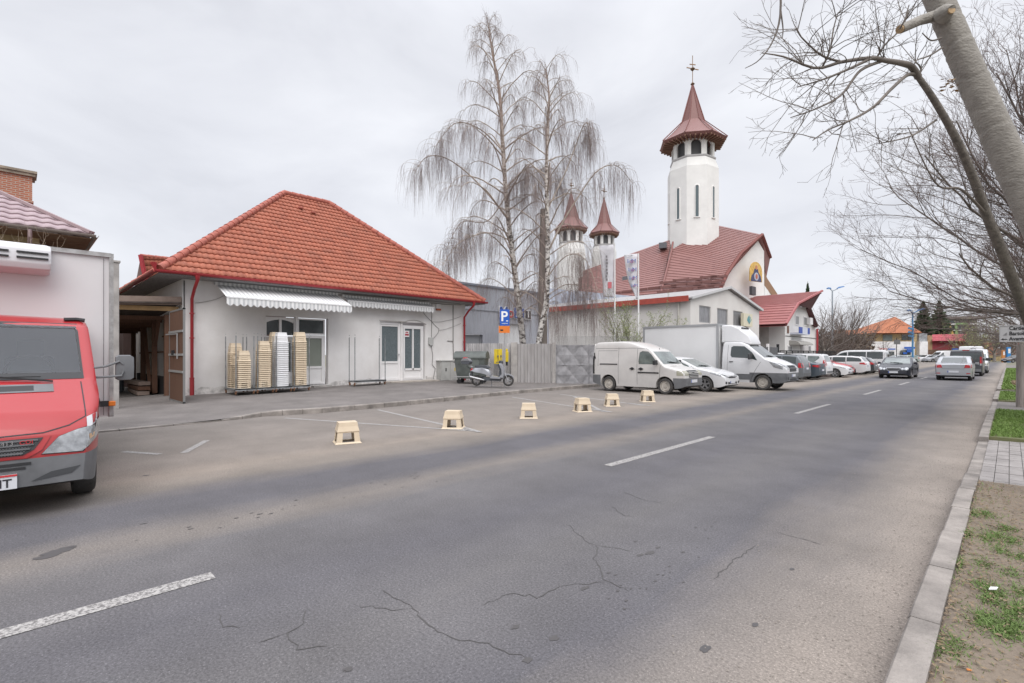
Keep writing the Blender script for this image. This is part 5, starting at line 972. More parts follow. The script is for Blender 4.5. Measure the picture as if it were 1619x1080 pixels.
def decal(name, tree, poly, ax, m, parent, off=.006, thick=.0, res=.08, holes=False):
    """lay a flat outline on the shell: ax S+ / S- (sides, x-z outline), F / B (front, rear, y-z outline), T (top, x-y)"""
    bm = bmesh.new(); P = {'L': lambda a, b: Vector((a, 3, b)), 'R': lambda a, b: Vector((a, -3, b)), 'F': lambda a, b: Vector((9, a, b)), 'B': lambda a, b: Vector((-9, a, b)), 'T': lambda a, b: Vector((a, b, 6))}[ax]
    dr = {'L': Vector((0, -1, 0)), 'R': Vector((0, 1, 0)), 'F': Vector((-1, 0, 0)), 'B': Vector((1, 0, 0)), 'T': Vector((0, 0, -1))}[ax]
    bm.faces.new([bm.verts.new((a, b, 0)) for a, b in poly]); xs = [p[0] for p in poly]; ys = [p[1] for p in poly]
    for lo, hi, no in ((min(xs), max(xs), (1, 0, 0)), (min(ys), max(ys), (0, 1, 0))):
        n = int((hi-lo)/res)
        for i in range(1, n+1): bmesh.ops.bisect_plane(bm, geom=bm.verts[:]+bm.edges[:]+bm.faces[:], plane_co=Vector(no)*(lo+(hi-lo)*i/(n+1)), plane_no=no)
    bmesh.ops.triangulate(bm, faces=[f for f in bm.faces if len(f.verts) > 4]); nrm = {}
    for v in bm.verts:
        o = P(v.co.x, v.co.y); h = tree.ray_cast(o, dr)
        if h[0] is None:
            q = Vector(o); h = tree.find_nearest(Vector((max(-8, min(8, q.x)), q.y, q.z)) if ax in 'LRT' else Vector((0, q.y, q.z)))
            if ax in 'FB': h = tree.find_nearest(Vector((S_END[ax], q.y, q.z)))
        n = h[1] if h[1].dot(-dr) > 0 else -h[1]; n = (n*.6-dr*.4).normalized(); v.co = h[0]+n*off; nrm[v] = n
    if thick:
        g = bmesh.ops.extrude_face_region(bm, geom=bm.faces[:]); 
        for v in [x for x in g['geom'] if isinstance(x, bmesh.types.BMVert)]:
            pass
        new = [x for x in g['geom'] if isinstance(x, bmesh.types.BMVert)]
        for v in new: v.co -= dr*thick
    bmesh.ops.recalc_face_normals(bm, faces=bm.faces)
    if not thick:
        for f in bm.faces:
            if f.normal.dot(dr) > 0: f.normal_flip()
    o = obj_bm(name, bm, m, parent, 30); bm.free(); return o
S_END = {'F': 2., 'B': -2.}
def thick_line(pts, w):   # open polyline -> outline polygon
    L = []; Rr = []
    for i, p in enumerate(pts):
        a = pts[max(0, i-1)]; b = pts[min(len(pts)-1, i+1)]; dx, dy = b[0]-a[0], b[1]-a[1]; l = math.hypot(dx, dy) or 1; L.append((p[0]-dy/l*w/2, p[1]+dx/l*w/2)); Rr.append((p[0]+dy/l*w/2, p[1]-dx/l*w/2))
    return L+Rr[::-1]
def wheel(parent, x, y, r, w=.2, rim=None, spokes=5, steel=False):
    sgn = 1 if y > 0 else -1; mb = MB(); rr = r*.66; prof = [(rr, -w/2+.02), (rr+.02, -w/2), (r-.03, -w/2), (r-.008, -w/2+.025), (r, -w/2+.05), (r, w/2-.05), (r-.008, w/2-.025), (r-.03, w/2), (rr+.02, w/2), (rr, w/2-.02)]
    mb.lathe(prof, 28, (x, y-sgn*w/2, r), 'Y', cap=False); t = mb.build('wheel', m_tyre, parent, smooth=35, world=False)
    mb = MB(); yo = y-sgn*.02; prof = [(rr, 0), (rr-.015, .0), (rr-.03, -.03), (.0, -.055)]
    mb.lathe([(rr+.005, -.06), (rr+.005, 0), (rr-.012, .004), (rr-.02, -.012), (rr-.025, -.05), (0, -.052)], 28, (0, 0, 0), 'Y')
    if steel:
        mb.lathe([(rr*.86, -.03), (rr*.7, -.012), (rr*.5, -.03), (rr*.34, -.035), (rr*.3, -.005), (0, -.0)], 20, (0, 0, 0), 'Y')
    else:
        for k in range(spokes):
            a = 2*math.pi*k/spokes+.3; c, s = math.cos(a), math.sin(a); px, pz = -s, c; q = []
            for rad, hw in ((rr*.12, rr*.13), (rr*.96, rr*.17)): q += [(c*rad+px*hw, s*rad+pz*hw), (c*rad-px*hw, s*rad-pz*hw)]
            mb.prism([(q[0][0], -.02, q[0][1]), (q[1][0], -.02, q[1][1]), (q[3][0], -.006, q[3][1]), (q[2][0], -.006, q[2][1])], (0, .02, 0))
        mb.lathe([(rr*.2, -.02), (rr*.18, .008), (0, .01)], 12, (0, 0, 0), 'Y')
    mb.v = [(vx+x, yo+sgn*vy, vz+r) for vx, vy, vz in mb.v]
    q = mb.build('rim', rim or (m_steelrim if steel else m_rim), t, smooth=35, world=False)
    if not steel:
        mb = MB(); mb.lathe([(rr*.93, 0), (rr*.93, .002), (0, .002)], 20, (x, yo-sgn*.035, r), 'Y'); mb.build('brake_disc', m_black, t, world=False)
    return t
def vehicle(name, label, cat, S, col_mat, loc, heading, scale=1., group=None):
    """heading: degrees, direction the nose points (0 = +X)"""
    E_ = empty(name, loc, label, cat, group, R(heading)); E_.scale = (scale,)*3; E_['_local'] = 1
    bm, top, plan, fz = shell_bm(S); tree = BVHTree.FromBMesh(bm); xf, xb = S['top'][0][0], S['top'][-1][0]; S_END['F'] = xf; S_END['B'] = xb; W2 = S['W']/2; belt = S['belt']; sg = S
    # split shell: underside, lower bumper zones, body
    parts = {'body': [], 'under': [], 'bumper': []}
    if sg.get('bump'):
        for z in sg['bump']: 
            if z: bmesh.ops.bisect_plane(bm, geom=bm.verts[:]+bm.edges[:]+bm.faces[:], plane_co=(0, 0, z), plane_no=(0, 0, 1))
        for x in sg['bumpx']: bmesh.ops.bisect_plane(bm, geom=bm.verts[:]+bm.edges[:]+bm.faces[:], plane_co=(x, 0, 0), plane_no=(1, 0, 0))
    if sg.get('open_ws'):
        pg = sg['open_ws']; n_ = len(pg)
        for i in range(n_):
            a, b = pg[i], pg[(i+1) % n_]; bmesh.ops.bisect_plane(bm, geom=[g_ for g_ in bm.verts[:]+bm.edges[:]+bm.faces[:]], plane_co=(0, a[0], a[1]), plane_no=(0, -(b[1]-a[1]), b[0]-a[0]))
        ins_ = lambda y, z: all(((b[0]-a[0])*(z-a[1])-(b[1]-a[1])*(y-a[0])) > -1e-4 for a, b in zip(pg, pg[1:]+pg[:1]))
        bmesh.ops.delete(bm, geom=[f for f in bm.faces if f.calc_center_median().x > sg['open_x'] and ins_(f.calc_center_median().y, f.calc_center_median().z)], context='FACES')
    def take(pred, nm, m):
        b2 = bm.copy(); bmesh.ops.delete(b2, geom=[f for f in b2.faces if not pred(f)], context='FACES')
        o = obj_bm(nm, b2, m, E_) if len(b2.faces) else None; b2.free(); return o
    bz = sg.get('bump', (0, 0)); bx = sg.get('bumpx', (99, -99))
    isU = lambda f: f.normal.z < -.6 and f.calc_center_median().z < .95 and abs(f.calc_center_median().y) < W2*.9
    isBf = lambda f: (not isU(f)) and bz[0] and f.calc_center_median().x > bx[0] and f.calc_center_median().z < bz[0]
    isBr = lambda f: (not isU(f)) and bz[1] and f.calc_center_median().x < bx[1] and f.calc_center_median().z < bz[1]
    take(lambda f: not isU(f) and not isBf(f) and not isBr(f), 'body', col_mat); take(isU, 'underbody', m_black); take(isBf, 'bumper', m_plas); take(isBr, 'bumper', m_plas)
    gl = sg.get('glass', m_glass)
    for xw in sg['axles']:
        for s in (1, -1): wheel(E_, xw, s*(W2-.03 if not sg.get('inset') else W2-sg['inset']), sg['r'], sg.get('tw', .2), spokes=sg.get('spokes', 5), steel=sg.get('steel', False))
    # side glass
    sides = [('L', 1), ('R', -1)]
    for seg in sg.get('side', []):
        x1, x0 = seg[:2]; zlo = seg[2] if len(seg) > 2 else belt+.03; tg = sg.get('tg', .10); n = 7
        up = [(x0+(x1-x0)*i/n) for i in range(n+1)]; poly = [(x0, zlo), (x1, zlo)]; ztp = [max(zlo+.02, top(x)-tg-(.0 if x > xb+1 else 0)) for x in up]
        poly = [(x0, zlo), (x1, zlo)]+[(x, z) for x, z in zip(up[::-1], ztp[::-1]) if z > zlo+.021 or True]
        for ax, _ in sides: decal('side_window', tree, poly, ax, gl, E_, .005)
    for pl in sg.get('sidepoly', []):
        for ax, _ in sides: decal('side_window', tree, pl, ax, gl, E_, .005)
    if sg.get('ws'):
        z0, z1, ins = sg['ws']; w0, w1 = plan(sg['wsx'])*fz(z0, 0)-ins, plan(sg['wsx'])*fz(z1, 0)-ins; decal('windscreen', tree, [(-w0, z0), (w0, z0), (w1, z1), (-w1, z1)], 'F', gl, E_, .006, res=.1)
        mbw = MB(); 
        for s in (-1, 1):
            h0 = tree.ray_cast(Vector((9, s*.1+.25, z0+.02)), Vector((-1, 0, 0)))[0]; h1 = tree.ray_cast(Vector((9, s*.1-.25, z0+.07)), Vector((-1, 0, 0)))[0]
            if h0 and h1: mbw.bar(h0+Vector((.02, 0, .02)), h1+Vector((.02, 0, .02)), .02)
        mbw.build('wiper', m_black, E_, world=False)
    if sg.get('rw'):
        z0, z1, ins = sg['rw']; w0, w1 = W2*fz(z0, 0)-ins, W2*fz(z1, 0)-ins; decal('rear_window', tree, [(-w0, z0), (w0, z0), (w1, z1), (-w1, z1)], 'B', gl, E_, .006, res=.1)
    for nm, m_, ax, poly, kw in sg.get('decals', []):
        if ax == 'S':
            for a_ in 'LR': decal(nm, tree, poly, a_, m_, E_, **kw)
        elif ax in ('FF', 'BB'):
            decal(nm, tree, poly, ax[0], m_, E_, **kw); decal(nm, tree, [(-a, b) for a, b in poly], ax[0], m_, E_, **kw)
        else: decal(nm, tree, poly, ax, m_, E_, **kw)
    for seam in sg.get('seams', []):
        for a_ in 'LR': decal('door_gap', tree, thick_line(seam, .012), a_, m_seam, E_, off=.002)
    for hx_, hz_ in sg.get('handles', []):
        for a_ in 'LR': decal('door_handle', tree, [(hx_-.09, hz_-.014), (hx_+.09, hz_-.014), (hx_+.09, hz_+.014), (hx_-.09, hz_+.014)], a_, sg.get('handle_m', col_mat), E_, off=.002, thick=.03)
    if sg.get('mirror'):
        mx_, mz_ = sg['mirror']; ms = sg.get('mirror_s', 1.)
        for s in (1, -1):
            y0 = plan(mx_)*fz(mz_, 0); mb = MB(); c_ = Vector((mx_, s*(y0+.12*ms), mz_+.03)); mb.loft([[c_+Vector((.05*k+a*.05, s*.10*ms*b*(1 if a == 0 else .9), .075*ms*c)) for b, c in ((-1, -.8), (1, -1), (1, .7), (.7, 1), (-.8, 1))] for a, k in ((-1, 1), (0, 1), (1.2, .6))]); mb.bar((mx_+.02, s*(y0-.02), mz_-.02), c_, .05); mb.build('wing_mirror', sg.get('mirror_m', col_mat), E_, world=False, smooth=50)
    for s_ in sg.get('extra', []): s_(E_, tree, top, plan)
    bm.free(); return E_
def rect(a0, a1, b0, b1): return [(a0, b0), (a1, b0), (a1, b1), (a0, b1)]
def plate_front(z, x, back=False, w=.52, s=1):
    def f(E_, tree, top, plan):
        d = -1 if back else 1; mb = MB(); mb.box((x+d*.012, 0, z), (.015, w, .115)); p_ = mb.build('number_plate', m_plate, E_, world=False)
        mb = MB(); mb.box((x+d*.021, -d*(-w/2+.025)*-1, z), (.004, .045, .11)); mb.build('plate_strip', m_plblue, p_, world=False)
    return f
def roof_rails(x0, x1, y, m=None):
    def f(E_, tree, top, plan):
        for s in (1, -1):
            mb = MB(); mb.tube([(x0, s*y, top(x0)-.02), (x0-.06, s*y, top(x0-.06)+.035), (x1+.06, s*y, top(x1+.06)+.035), (x1, s*y, top(x1)-.02)], .018, 6); mb.build('roof_rail', m or m_black, E_, world=False)
    return f
def car_spec(kind, **kw):
    if kind == 'hatch':
        S = dict(top=[(2.16, .52), (2.12, .66), (1.95, .78), (1.45, .92), (1.05, .99), (.10, 1.42), (-.30, 1.47), (-1.1, 1.43), (-1.72, 1.31), (-2.02, 1.00), (-2.12, .92), (-2.16, .55)], W=1.80, belt=.93, axles=(1.33, -1.32), r=.315, ws=(1.03, 1.385, .12), wsx=.6, rw=(1.02, 1.30, .2), side=[(.86, -.12, .97), (-.19, -1.02, .99), (-1.09, -1.60, 1.03)], seams=[[(.95, .92), (.80, .35), (.78, .28)], [(-.155, 1.38), (-.155, .28)], [(-1.06, 1.32), (-1.06, .75), (-.93, .55)]], handles=[(.02, .85), (-.86, .88)], mirror=(.72, .98))
        S['decals'] = [('headlamp', m_lamp, 'FF', [(.36, .60), (.56, .62), (.80, .74), (.80, .80), (.62, .74), (.40, .68)], dict(off=.008, res=.05)), ('headlamp', m_lamp, 'S', [(2.02, .66), (1.55, .80), (1.62, .84), (1.98, .74)], dict(off=.006, res=.06)), ('grille', m_black, 'F', [(-.34, .58), (.34, .58), (.42, .68), (-.42, .68)], dict(off=.006)), ('lower_grille', m_black, 'F', [(-.40, .28), (.40, .28), (.50, .42), (-.50, .42)], dict(off=.006)), ('fog_lamp', m_black, 'FF', [(.58, .34), (.74, .36), (.74, .46), (.60, .44)], dict(off=.006)), ('tail_lamp', m_tail, 'S', rect(-2.12, -1.78, .80, .98), dict(off=.008)), ('tail_lamp', m_tail, 'BB', rect(.52, .78, .78, .97), dict(off=.008))]; S['extra'] = [plate_front(.42, 2.155), plate_front(.70, -2.15, True)]
    elif kind == 'wagon':
        S = dict(top=[(2.30, .52), (2.26, .68), (2.05, .80), (1.5, .94), (1.10, 1.00), (.15, 1.43), (-.30, 1.47), (-1.4, 1.45), (-1.95, 1.38), (-2.22, 1.02), (-2.30, .92), (-2.34, .50)], W=1.80, belt=.95, axles=(1.38, -1.30), r=.325, ws=(1.04, 1.39, .12), wsx=.6, rw=(1.03, 1.34, .2), side=[(.90, -.10, .99), (-.17, -1.02, 1.0), (-1.09, -2.02, 1.03)], seams=[[(.97, .92), (.84, .28)], [(-.135, 1.38), (-.135, .28)], [(-1.05, 1.36), (-1.05, .78), (-.92, .56)]], handles=[(.05, .87), (-.86, .89)], mirror=(.76, 1.0))
        S['decals'] = [('headlamp', m_lamp, 'FF', [(.38, .60), (.80, .64), (.80, .78), (.42, .72)], dict(off=.008, res=.05)), ('grille', m_black, 'F', rect(-.36, .36, .56, .70), dict(off=.006)), ('lower_grille', m_black, 'F', rect(-.5, .5, .28, .40), dict(off=.006)), ('tail_lamp', m_tail, 'S', [(-2.30, .80), (-1.92, .84), (-1.92, .93), (-2.30, .98)], dict(off=.008)), ('tail_lamp', m_tail, 'BB', rect(.5, .8, .80, .96), dict(off=.008))]; S['extra'] = [plate_front(.42, 2.295), plate_front(.72, -2.335, True), roof_rails(-.1, -1.9, .62)]
    elif kind == 'sedan':
        S = dict(top=[(2.17, .50), (2.13, .66), (1.95, .80), (1.45, .92), (1.02, 1.00), (.15, 1.46), (-.25, 1.50), (-.95, 1.46), (-1.62, 1.08), (-1.75, 1.06), (-2.10, 1.03), (-2.17, .97), (-2.19, .50)], W=1.73, belt=.96, axles=(1.32, -1.32), r=.31, ws=(1.04, 1.42, .12), wsx=.6, rw=(1.10, 1.41, .20), side=[(.84, -.12, 1.0), (-.19, -1.02, 1.01)], sidepoly=[[(-1.08, 1.03), (-1.42, 1.05), (-1.10, 1.25)]], seams=[[(.92, .92), (.78, .28)], [(-.155, 1.42), (-.155, .28)], [(-1.05, 1.34), (-1.05, .78), (-.92, .56)]], handles=[(.02, .88), (-.86, .9)], mirror=(.72, 1.0))
        S['decals'] = [('headlamp', m_lamp, 'FF', rect(.42, .78, .62, .80), dict(off=.008, res=.05)), ('grille', m_black, 'F', rect(-.34, .34, .58, .72), dict(off=.006)), ('lower_grille', m_black, 'F', rect(-.5, .5, .28, .40), dict(off=.006)), ('tail_lamp', m_tail, 'S', rect(-2.14, -1.96, .78, .98), dict(off=.008)), ('tail_lamp', m_tail, 'BB', [(.50, .78), (.80, .78), (.80, .99), (.55, .97)], dict(off=.010)), ('boot_gap', m_seam, 'B', thick_line([(-.6, 1.0), (-.5, .72), (.5, .72), (.6, 1.0)], .012), dict(off=.003)), ('lower_bumper', m_plas, 'B', rect(-.6, .6, .22, .32), dict(off=.006)), ('reflector', m_tail, 'BB', rect(.60, .78, .42, .47), dict(off=.006)), ('exhaust_shadow', m_black, 'B', rect(-.70, .70, .16, .22), dict(off=.006))]; S['extra'] = [plate_front(.42, 2.165), plate_front(.55, -2.195, True)]
    S.update(kw); return S
GP = 'cars parked nose to kerb beside the road'
p_white = paint('white_paint', (.66, .66, .67)); p_dirtyw = paint('dusty_white_paint', (.60, .58, .56), dirt=.5); p_silver = paint('silver_paint', (.42, .43, .45), .5); p_grey = paint('slate_grey_paint', (.17, .185, .20), .4); p_dblue = paint('dark_blue_grey_paint', (.075, .10, .125), .4); p_blk = paint('near_black_paint', (.028, .03, .042), .3); p_red = paint('bright_red_paint', (.50, .03, .035)); p_dgrey = paint('charcoal_paint', (.05, .052, .058), .3)
# --- small high roof van
DV = dict(top=[(2.02, .62), (2.00, .84), (1.86, .95), (1.45, 1.05), (1.22, 1.10), (.62, 1.72), (.42, 1.80), (-.30, 2.04), (-.8, 2.09), (-1.9, 2.07), (-2.08, 2.00), (-2.12, 1.5), (-2.14, .50)], W=1.70, belt=1.12, axles=(1.24, -1.33), r=.315, tumble=.115, sill=.24, steel=True, tw=.18, nose=.13, tail=.04, tl=.25, bump=(.64, .68), bumpx=(1.58, -1.72), ws=(1.17, 1.66, .10), wsx=.8, glass=m_glassl, sm=.06, crown=.07,
    sidepoly=[[(.98, 1.16), (.12, 1.16), (.10, 1.28), (.14, 1.62), (.26, 1.68), (.52, 1.66), (.66, 1.55)]],
    seams=[[(1.06, 1.12), (1.02, .62), (.98, .34)], [(.04, 1.78), (.04, .34)], [(-.84, 1.84), (-.84, .34)], [(.04, 1.78), (.4, 1.78), (.62, 1.68)], [(.04, 1.80), (-2.0, 1.80)], [(-.90, 1.70), (-1.85, 1.70), (-1.85, 1.05)]], handles=[], mirror=(.88, 1.20), mirror_m=m_black, mirror_s=1.25)
DV['decals'] = [('headlamp', m_lampdim, 'FF', rect(.42, .72, .74, .92), dict(off=.010, res=.05)), ('headlamp', m_lampdim, 'S', rect(1.72, 1.96, .74, .92), dict(off=.008, res=.05)), ('rub_strip', m_black, 'S', rect(.08, 1.00, .80, .85), dict(off=.008, thick=.01)), ('sliding_rail', m_black, 'S', rect(-1.75, -.88, 1.12, 1.16), dict(off=.006, thick=.01)), ('door_handle', m_black, 'S', [(.22, 1.03), (.10, .97), (.22, .91), (.34, .97)], dict(off=.008, thick=.02)), ('door_handle', m_black, 'S', [(-.18, 1.03), (-.30, .97), (-.18, .91), (-.06, .97)], dict(off=.008, thick=.02)),
    ('grille', m_black, 'F', rect(-.40, .40, .66, .93), dict(off=.008)), ('tail_lamp', m_black, 'S', rect(-2.12, -2.03, .72, 1.62), dict(off=.010, thick=.01)), ('tail_lamp', m_tail, 'BB', rect(.66, .76, .75, 1.25), dict(off=.010))]
def slats(x, z0, z1, w, n, m):
    def f(E_, tree, top, plan):
        for i in range(n):
            z = z0+(z1-z0)*i/(n-1); h = tree.ray_cast(Vector((9, 0, z)), Vector((-1, 0, 0)))[0]; mb = MB(); mb.box((h.x-.0, 0, z), (.07, w, .022)); mb.build('grille_bar', m, E_, world=False)
    return f
DV['extra'] = [plate_front(.52, 2.02), slats(0, .70, .88, .76, 4, mat('chalk_trim', (.45, .45, .44), .5)), lambda E_, tree, top, plan: MB().tube([(.6, 0, 1.7), (.56, 0, 1.80)], .012, 5).build('aerial', m_black, E_, world=False)]
vehicle('small_van', 'small dusty white high roof van with grey bumpers, nearest of the parked row', 'van', DV, p_dirtyw, (-11.28, 19.66, 0), 0, 1.06)
# --- white hatchback
vehicle('parked_car', 'white hatchback between the small white van and the box truck', 'car', car_spec('hatch', spokes=5, glass=m_glassl), p_white, (-10.85, 22.35, 0), 0, 1.03, GP)
# --- white chassis cab box truck
TR = dict(top=[(2.62, .70), (2.60, 1.02), (2.45, 1.16), (2.0, 1.36), (1.72, 1.45), (.92, 2.10), (.62, 2.23), (.2, 2.26), (-.20, 2.26), (-.22, 1.2), (-.24, .45)], W=2.0, belt=1.38, axles=(1.62,), r=.35, tumble=.13, sill=.34, steel=True, tw=.2, nose=.14, tail=.0, ra=.4, bump=(.80, 0), bumpx=(1.05, -9), ws=(1.50, 2.06, .12), wsx=1.2, glass=m_glass, sm=.04, sidepoly=[[(1.40, 1.36), (1.05, 1.46), (.25, 1.50), (.18, 1.60), (.20, 1.98), (.30, 2.04), (.80, 2.02), (1.15, 1.74)]],
    seams=[[(1.55, 1.30), (1.30, .90), (1.12, .50)], [(.06, 2.10), (.02, .50)], [(1.25, .72), (.02, .72)]], handles=[(.22, 1.30)], handle_m=m_black, mirror=(1.12, 1.52), mirror_m=m_black, mirror_s=1.9)
TR['decals'] = [('headlamp', m_lamp, 'FF', [(.50, 1.02), (.66, .98), (.92, 1.10), (.93, 1.26), (.84, 1.24), (.55, 1.10)], dict(off=.010, res=.05)), ('headlamp', m_lamp, 'S', [(2.45, .96), (2.10, 1.06), (1.90, 1.30), (2.15, 1.26), (2.45, 1.10)], dict(off=.008, res=.06)), ('grille', m_black, 'F', [(-.46, .86), (.46, .86), (.50, 1.14), (-.50, 1.14)], dict(off=.008)), ('fog_lamp', m_black, 'FF', rect(.62, .86, .50, .62), dict(off=.006)), ('lower_grille', m_black, 'F', rect(-.5, .5, .40, .54), dict(off=.006)), ('side_cladding', m_plas, 'S', [(1.16, .72), (.02, .72), (.02, .46), (1.12, .46)], dict(off=.006))]
TR['extra'] = [plate_front(.68, 2.625), slats(0, .90, 1.10, .92, 4, m_plas)]
TK = vehicle('box_truck', 'white chassis cab truck with a tall white refrigerated box, parked nose to the road', 'truck', TR, p_white, (-9.6, 25.12, 0), 0, 1.0)
bx = MB(); bx.bb(-4.35, -.38, -1.08, 1.08, .82, 3.08); b_ = bx.build('cargo_box', mat('box_panel_white', (.70, .70, .70), .4, var=.06, vscale=.5), TK, world=False)
m_alu = mat('aluminium_edge', (.42, .43, .44), .4, metal=.5); mb = MB()
for y in (-1.08, 1.08):
    for z in (.82, 3.08): mb.bar((-4.37, y, z), (-.36, y, z), .09, .09)
    for x in (-4.35, -.38): mb.bar((x, y, .8), (x, y, 3.1), .10, .10)
for z in (.82, 3.08): mb.bar((-.38, -1.08, z), (-.38, 1.08, z), .09); mb.bar((-4.35, -1.08, z), (-4.35, 1.08, z), .09)
mb.build('box_edging', m_alu, b_, world=False)
mb = MB(); mb.loft([[Vector((-.30, -.86*s, 2.2)), Vector((-.30, .86*s, 2.2)), Vector((-.30, .84*s, 3.05)), Vector((-.30, -.84*s, 3.05))] for s in (1,)]+[[Vector((x, -w, z0)), Vector((x, w, z0)), Vector((x, w*.9, z1)), Vector((x, -w*.9, z1))] for x, w, z0, z1 in ((.1, .86, 2.22, 3.06), (.45, .82, 2.22, 2.92), (.85, .72, 2.14, 2.55), (1.02, .66, 2.08, 2.2))]); mb.build('roof_fairing', p_white, TK, world=False, smooth=40, bevel=.05)
mb = MB(); mb.box((.50, 0, 2.90), (.03, .9, .08)); mb.build('fairing_vent', m_black, TK, world=False)
mb = MB(); mb.bb(-4.3, 0, -.45, .45, .5, .8); mb.bb(-2.6, -.6, .7, .95, .4, .75); mb.build('chassis', m_black, TK, world=False)
for s in (1, -1): wheel(TK, -2.9, s*.98, .35, .35, steel=True)
# --- rest of the parked row
TO = car_spec('wagon', W=1.79, belt=1.0, top=[(2.2, .52), (2.18, .70), (2.0, .86), (1.55, 1.00), (1.30, 1.06), (.45, 1.55), (.1, 1.62), (-1.3, 1.62), (-1.85, 1.56), (-2.05, 1.30), (-2.15, 1.0), (-2.20, .50)], ws=(1.12, 1.50, .12), rw=(1.10, 1.48, .18), side=[(1.05, .12, 1.04), (.05, -.98, 1.05), (-1.05, -1.80, 1.08)], axles=(1.33, -1.34), seams=[[(1.1, 1.0), (1.0, .3)], [(.085, 1.5), (.085, .3)], [(-1.015, 1.5), (-1.015, .8), (-.9, .5)]])
TO['decals'] = [('tail_lamp', m_tail, 'S', rect(-2.16, -1.93, .84, 1.12), dict(off=.010)), ('tail_lamp', m_tail, 'BB', rect(.60, .80, .84, 1.12), dict(off=.010)), ('headlamp', m_lamp, 'FF', rect(.45, .8, .66, .84), dict(off=.01)), ('rear_trim', m_plas, 'B', rect(-.75, .75, .45, .52), dict(off=.01, thick=.01))]; TO['extra'] = [plate_front(.78, -2.19, True), roof_rails(.0, -1.8, .66)]
vehicle('parked_car', 'slate grey people carrier parked nose in just past the box truck', 'car', TO, p_grey, (-10.85, 33.9, 0), 180, 1.0, GP)
OC = car_spec('sedan', top=[(2.3, .5), (2.26, .66), (2.05, .8), (1.5, .92), (1.1, .98), (.2, 1.42), (-.25, 1.46), (-.9, 1.42), (-1.75, 1.12), (-2.1, 1.06), (-2.28, 1.02), (-2.32, .5)], W=1.8, glass=m_glassl); OC['extra'] = [plate_front(.62, -2.32, True)]; OC['decals'] = [('tail_lamp', m_tail, 'S', [(-2.28, .80), (-1.95, .86), (-1.95, .94), (-2.28, .98)], dict(off=.01)), ('tail_lamp', m_tail, 'BB', [(.5, .84), (.8, .80), (.8, .97), (.5, .95)], dict(off=.01)), ('lower_bumper', m_black, 'B', rect(-.7, .7, .22, .34), dict(off=.006))]
vehicle('parked_car', 'dark blue grey saloon parked nose in beside the slate grey people carrier', 'car', OC, p_dblue, (-10.85, 36.9, 0), 180, 1.0, GP)
LG = car_spec('wagon', W=1.75, belt=1.02, glass=m_glassl, top=[(2.2, .52), (2.16, .72), (1.95, .86), (1.5, .98), (1.15, 1.04), (.3, 1.56), (-.1, 1.64), (-1.4, 1.66), (-1.95, 1.60), (-2.12, 1.1), (-2.18, 1.0), (-2.22, .5)], ws=(1.10, 1.52, .12), rw=(1.12, 1.52, .2), side=[(.95, -.10, 1.06), (-.17, -1.0, 1.07)], sidepoly=[[(-1.1, 1.5), (-1.75, 1.48), (-1.8, 1.36), (-1.55, 1.14), (-1.1, 1.10)]]); LG['decals'] = [('tail_lamp', m_tail, 'S', rect(-2.16, -2.0, .86, 1.22), dict(off=.012)), ('tail_lamp', m_tail, 'BB', rect(.64, .80, .86, 1.24), dict(off=.012)), ('rear_bumper', m_plas, 'B', rect(-.82, .82, .30, .50), dict(off=.01))]; LG['extra'] = [plate_front(.72, -2.2, True), roof_rails(-.1, -1.9, .62)]
vehicle('parked_car', 'tall white estate car with vertical red tail lamps behind the dark blue saloon', 'car', LG, p_white, (-10.9, 39.2, 0), 180, 1.02, GP)
vehicle('parked_car', 'white hatchback facing out beside the tall white estate car', 'car', car_spec('hatch', glass=m_glassl), p_white, (-10.0, 41.8, 0), 0, .95, GP)
vehicle('parked_car', 'bright red hatchback mostly hidden behind the white hatchback', 'car', car_spec('hatch', glass=mat('reddish_glass', (.30, .05, .05), .2)), p_red, (-10.5, 44.3, 0), 0, 1.02, GP)
vehicle('parked_car', 'silver white estate car with alloy wheels parked nose in', 'car', car_spec('wagon', glass=m_glass), p_white, (-10.3, 47.6, 0), 180, 1.04, GP)
vehicle('parked_car', 'dark car with its red tail lamp just past the silver white estate', 'car', car_spec('hatch'), p_dgrey, (-10.0, 50.3, 0), 180, 1.02, GP)
vehicle('parked_car', 'white hatchback with black grille facing out beside the minibus', 'car', car_spec('hatch'), p_white, (-9.9, 53.0, 0), 0, 1.0, GP)
MBS = dict(top=[(2.45, .60), (2.42, .95), (2.1, 1.10), (1.75, 1.2), (1.05, 1.82), (.7, 1.93), (.2, 1.97), (-2.1, 1.97), (-2.4, 1.88), (-2.45, 1.2), (-2.47, .5)], W=1.9, belt=1.15, axles=(1.5, -1.5), r=.33, tumble=.08, tail=.03, tl=.2, glass=m_glass, ws=(1.28, 1.8, .12), wsx=1.2, rw=(1.25, 1.75, .15), side=[(1.35, .5, 1.18), (.42, -.95, 1.18), (-1.02, -2.2, 1.18)], tg=.16, decals=[('tail_lamp', m_tail, 'BB', rect(.78, .9, .9, 1.2), dict(off=.01))], extra=[plate_front(.7, -2.47, True)])
vehicle('minibus', 'white minibus with long dark windows at the far end of the parked row', 'minibus', MBS, p_white, (-10.5, 57.3, 0), 180, 1.03)
G2 = 'cars standing in the yard behind the parked row'
SUV = car_spec('wagon', top=[(2.3, .6), (2.28, .85), (2.1, 1.0), (1.5, 1.12), (1.15, 1.18), (.3, 1.68), (-.1, 1.76), (-1.6, 1.76), (-2.0, 1.68), (-2.2, 1.25), (-2.3, .9), (-2.3, .5)], belt=1.12, ws=(1.22, 1.62, .12), rw=(1.22, 1.6, .2), side=[(.95, -.1, 1.16), (-.17, -1.0, 1.17), (-1.07, -1.9, 1.2)], r=.36, mirror=(.76, 1.15))
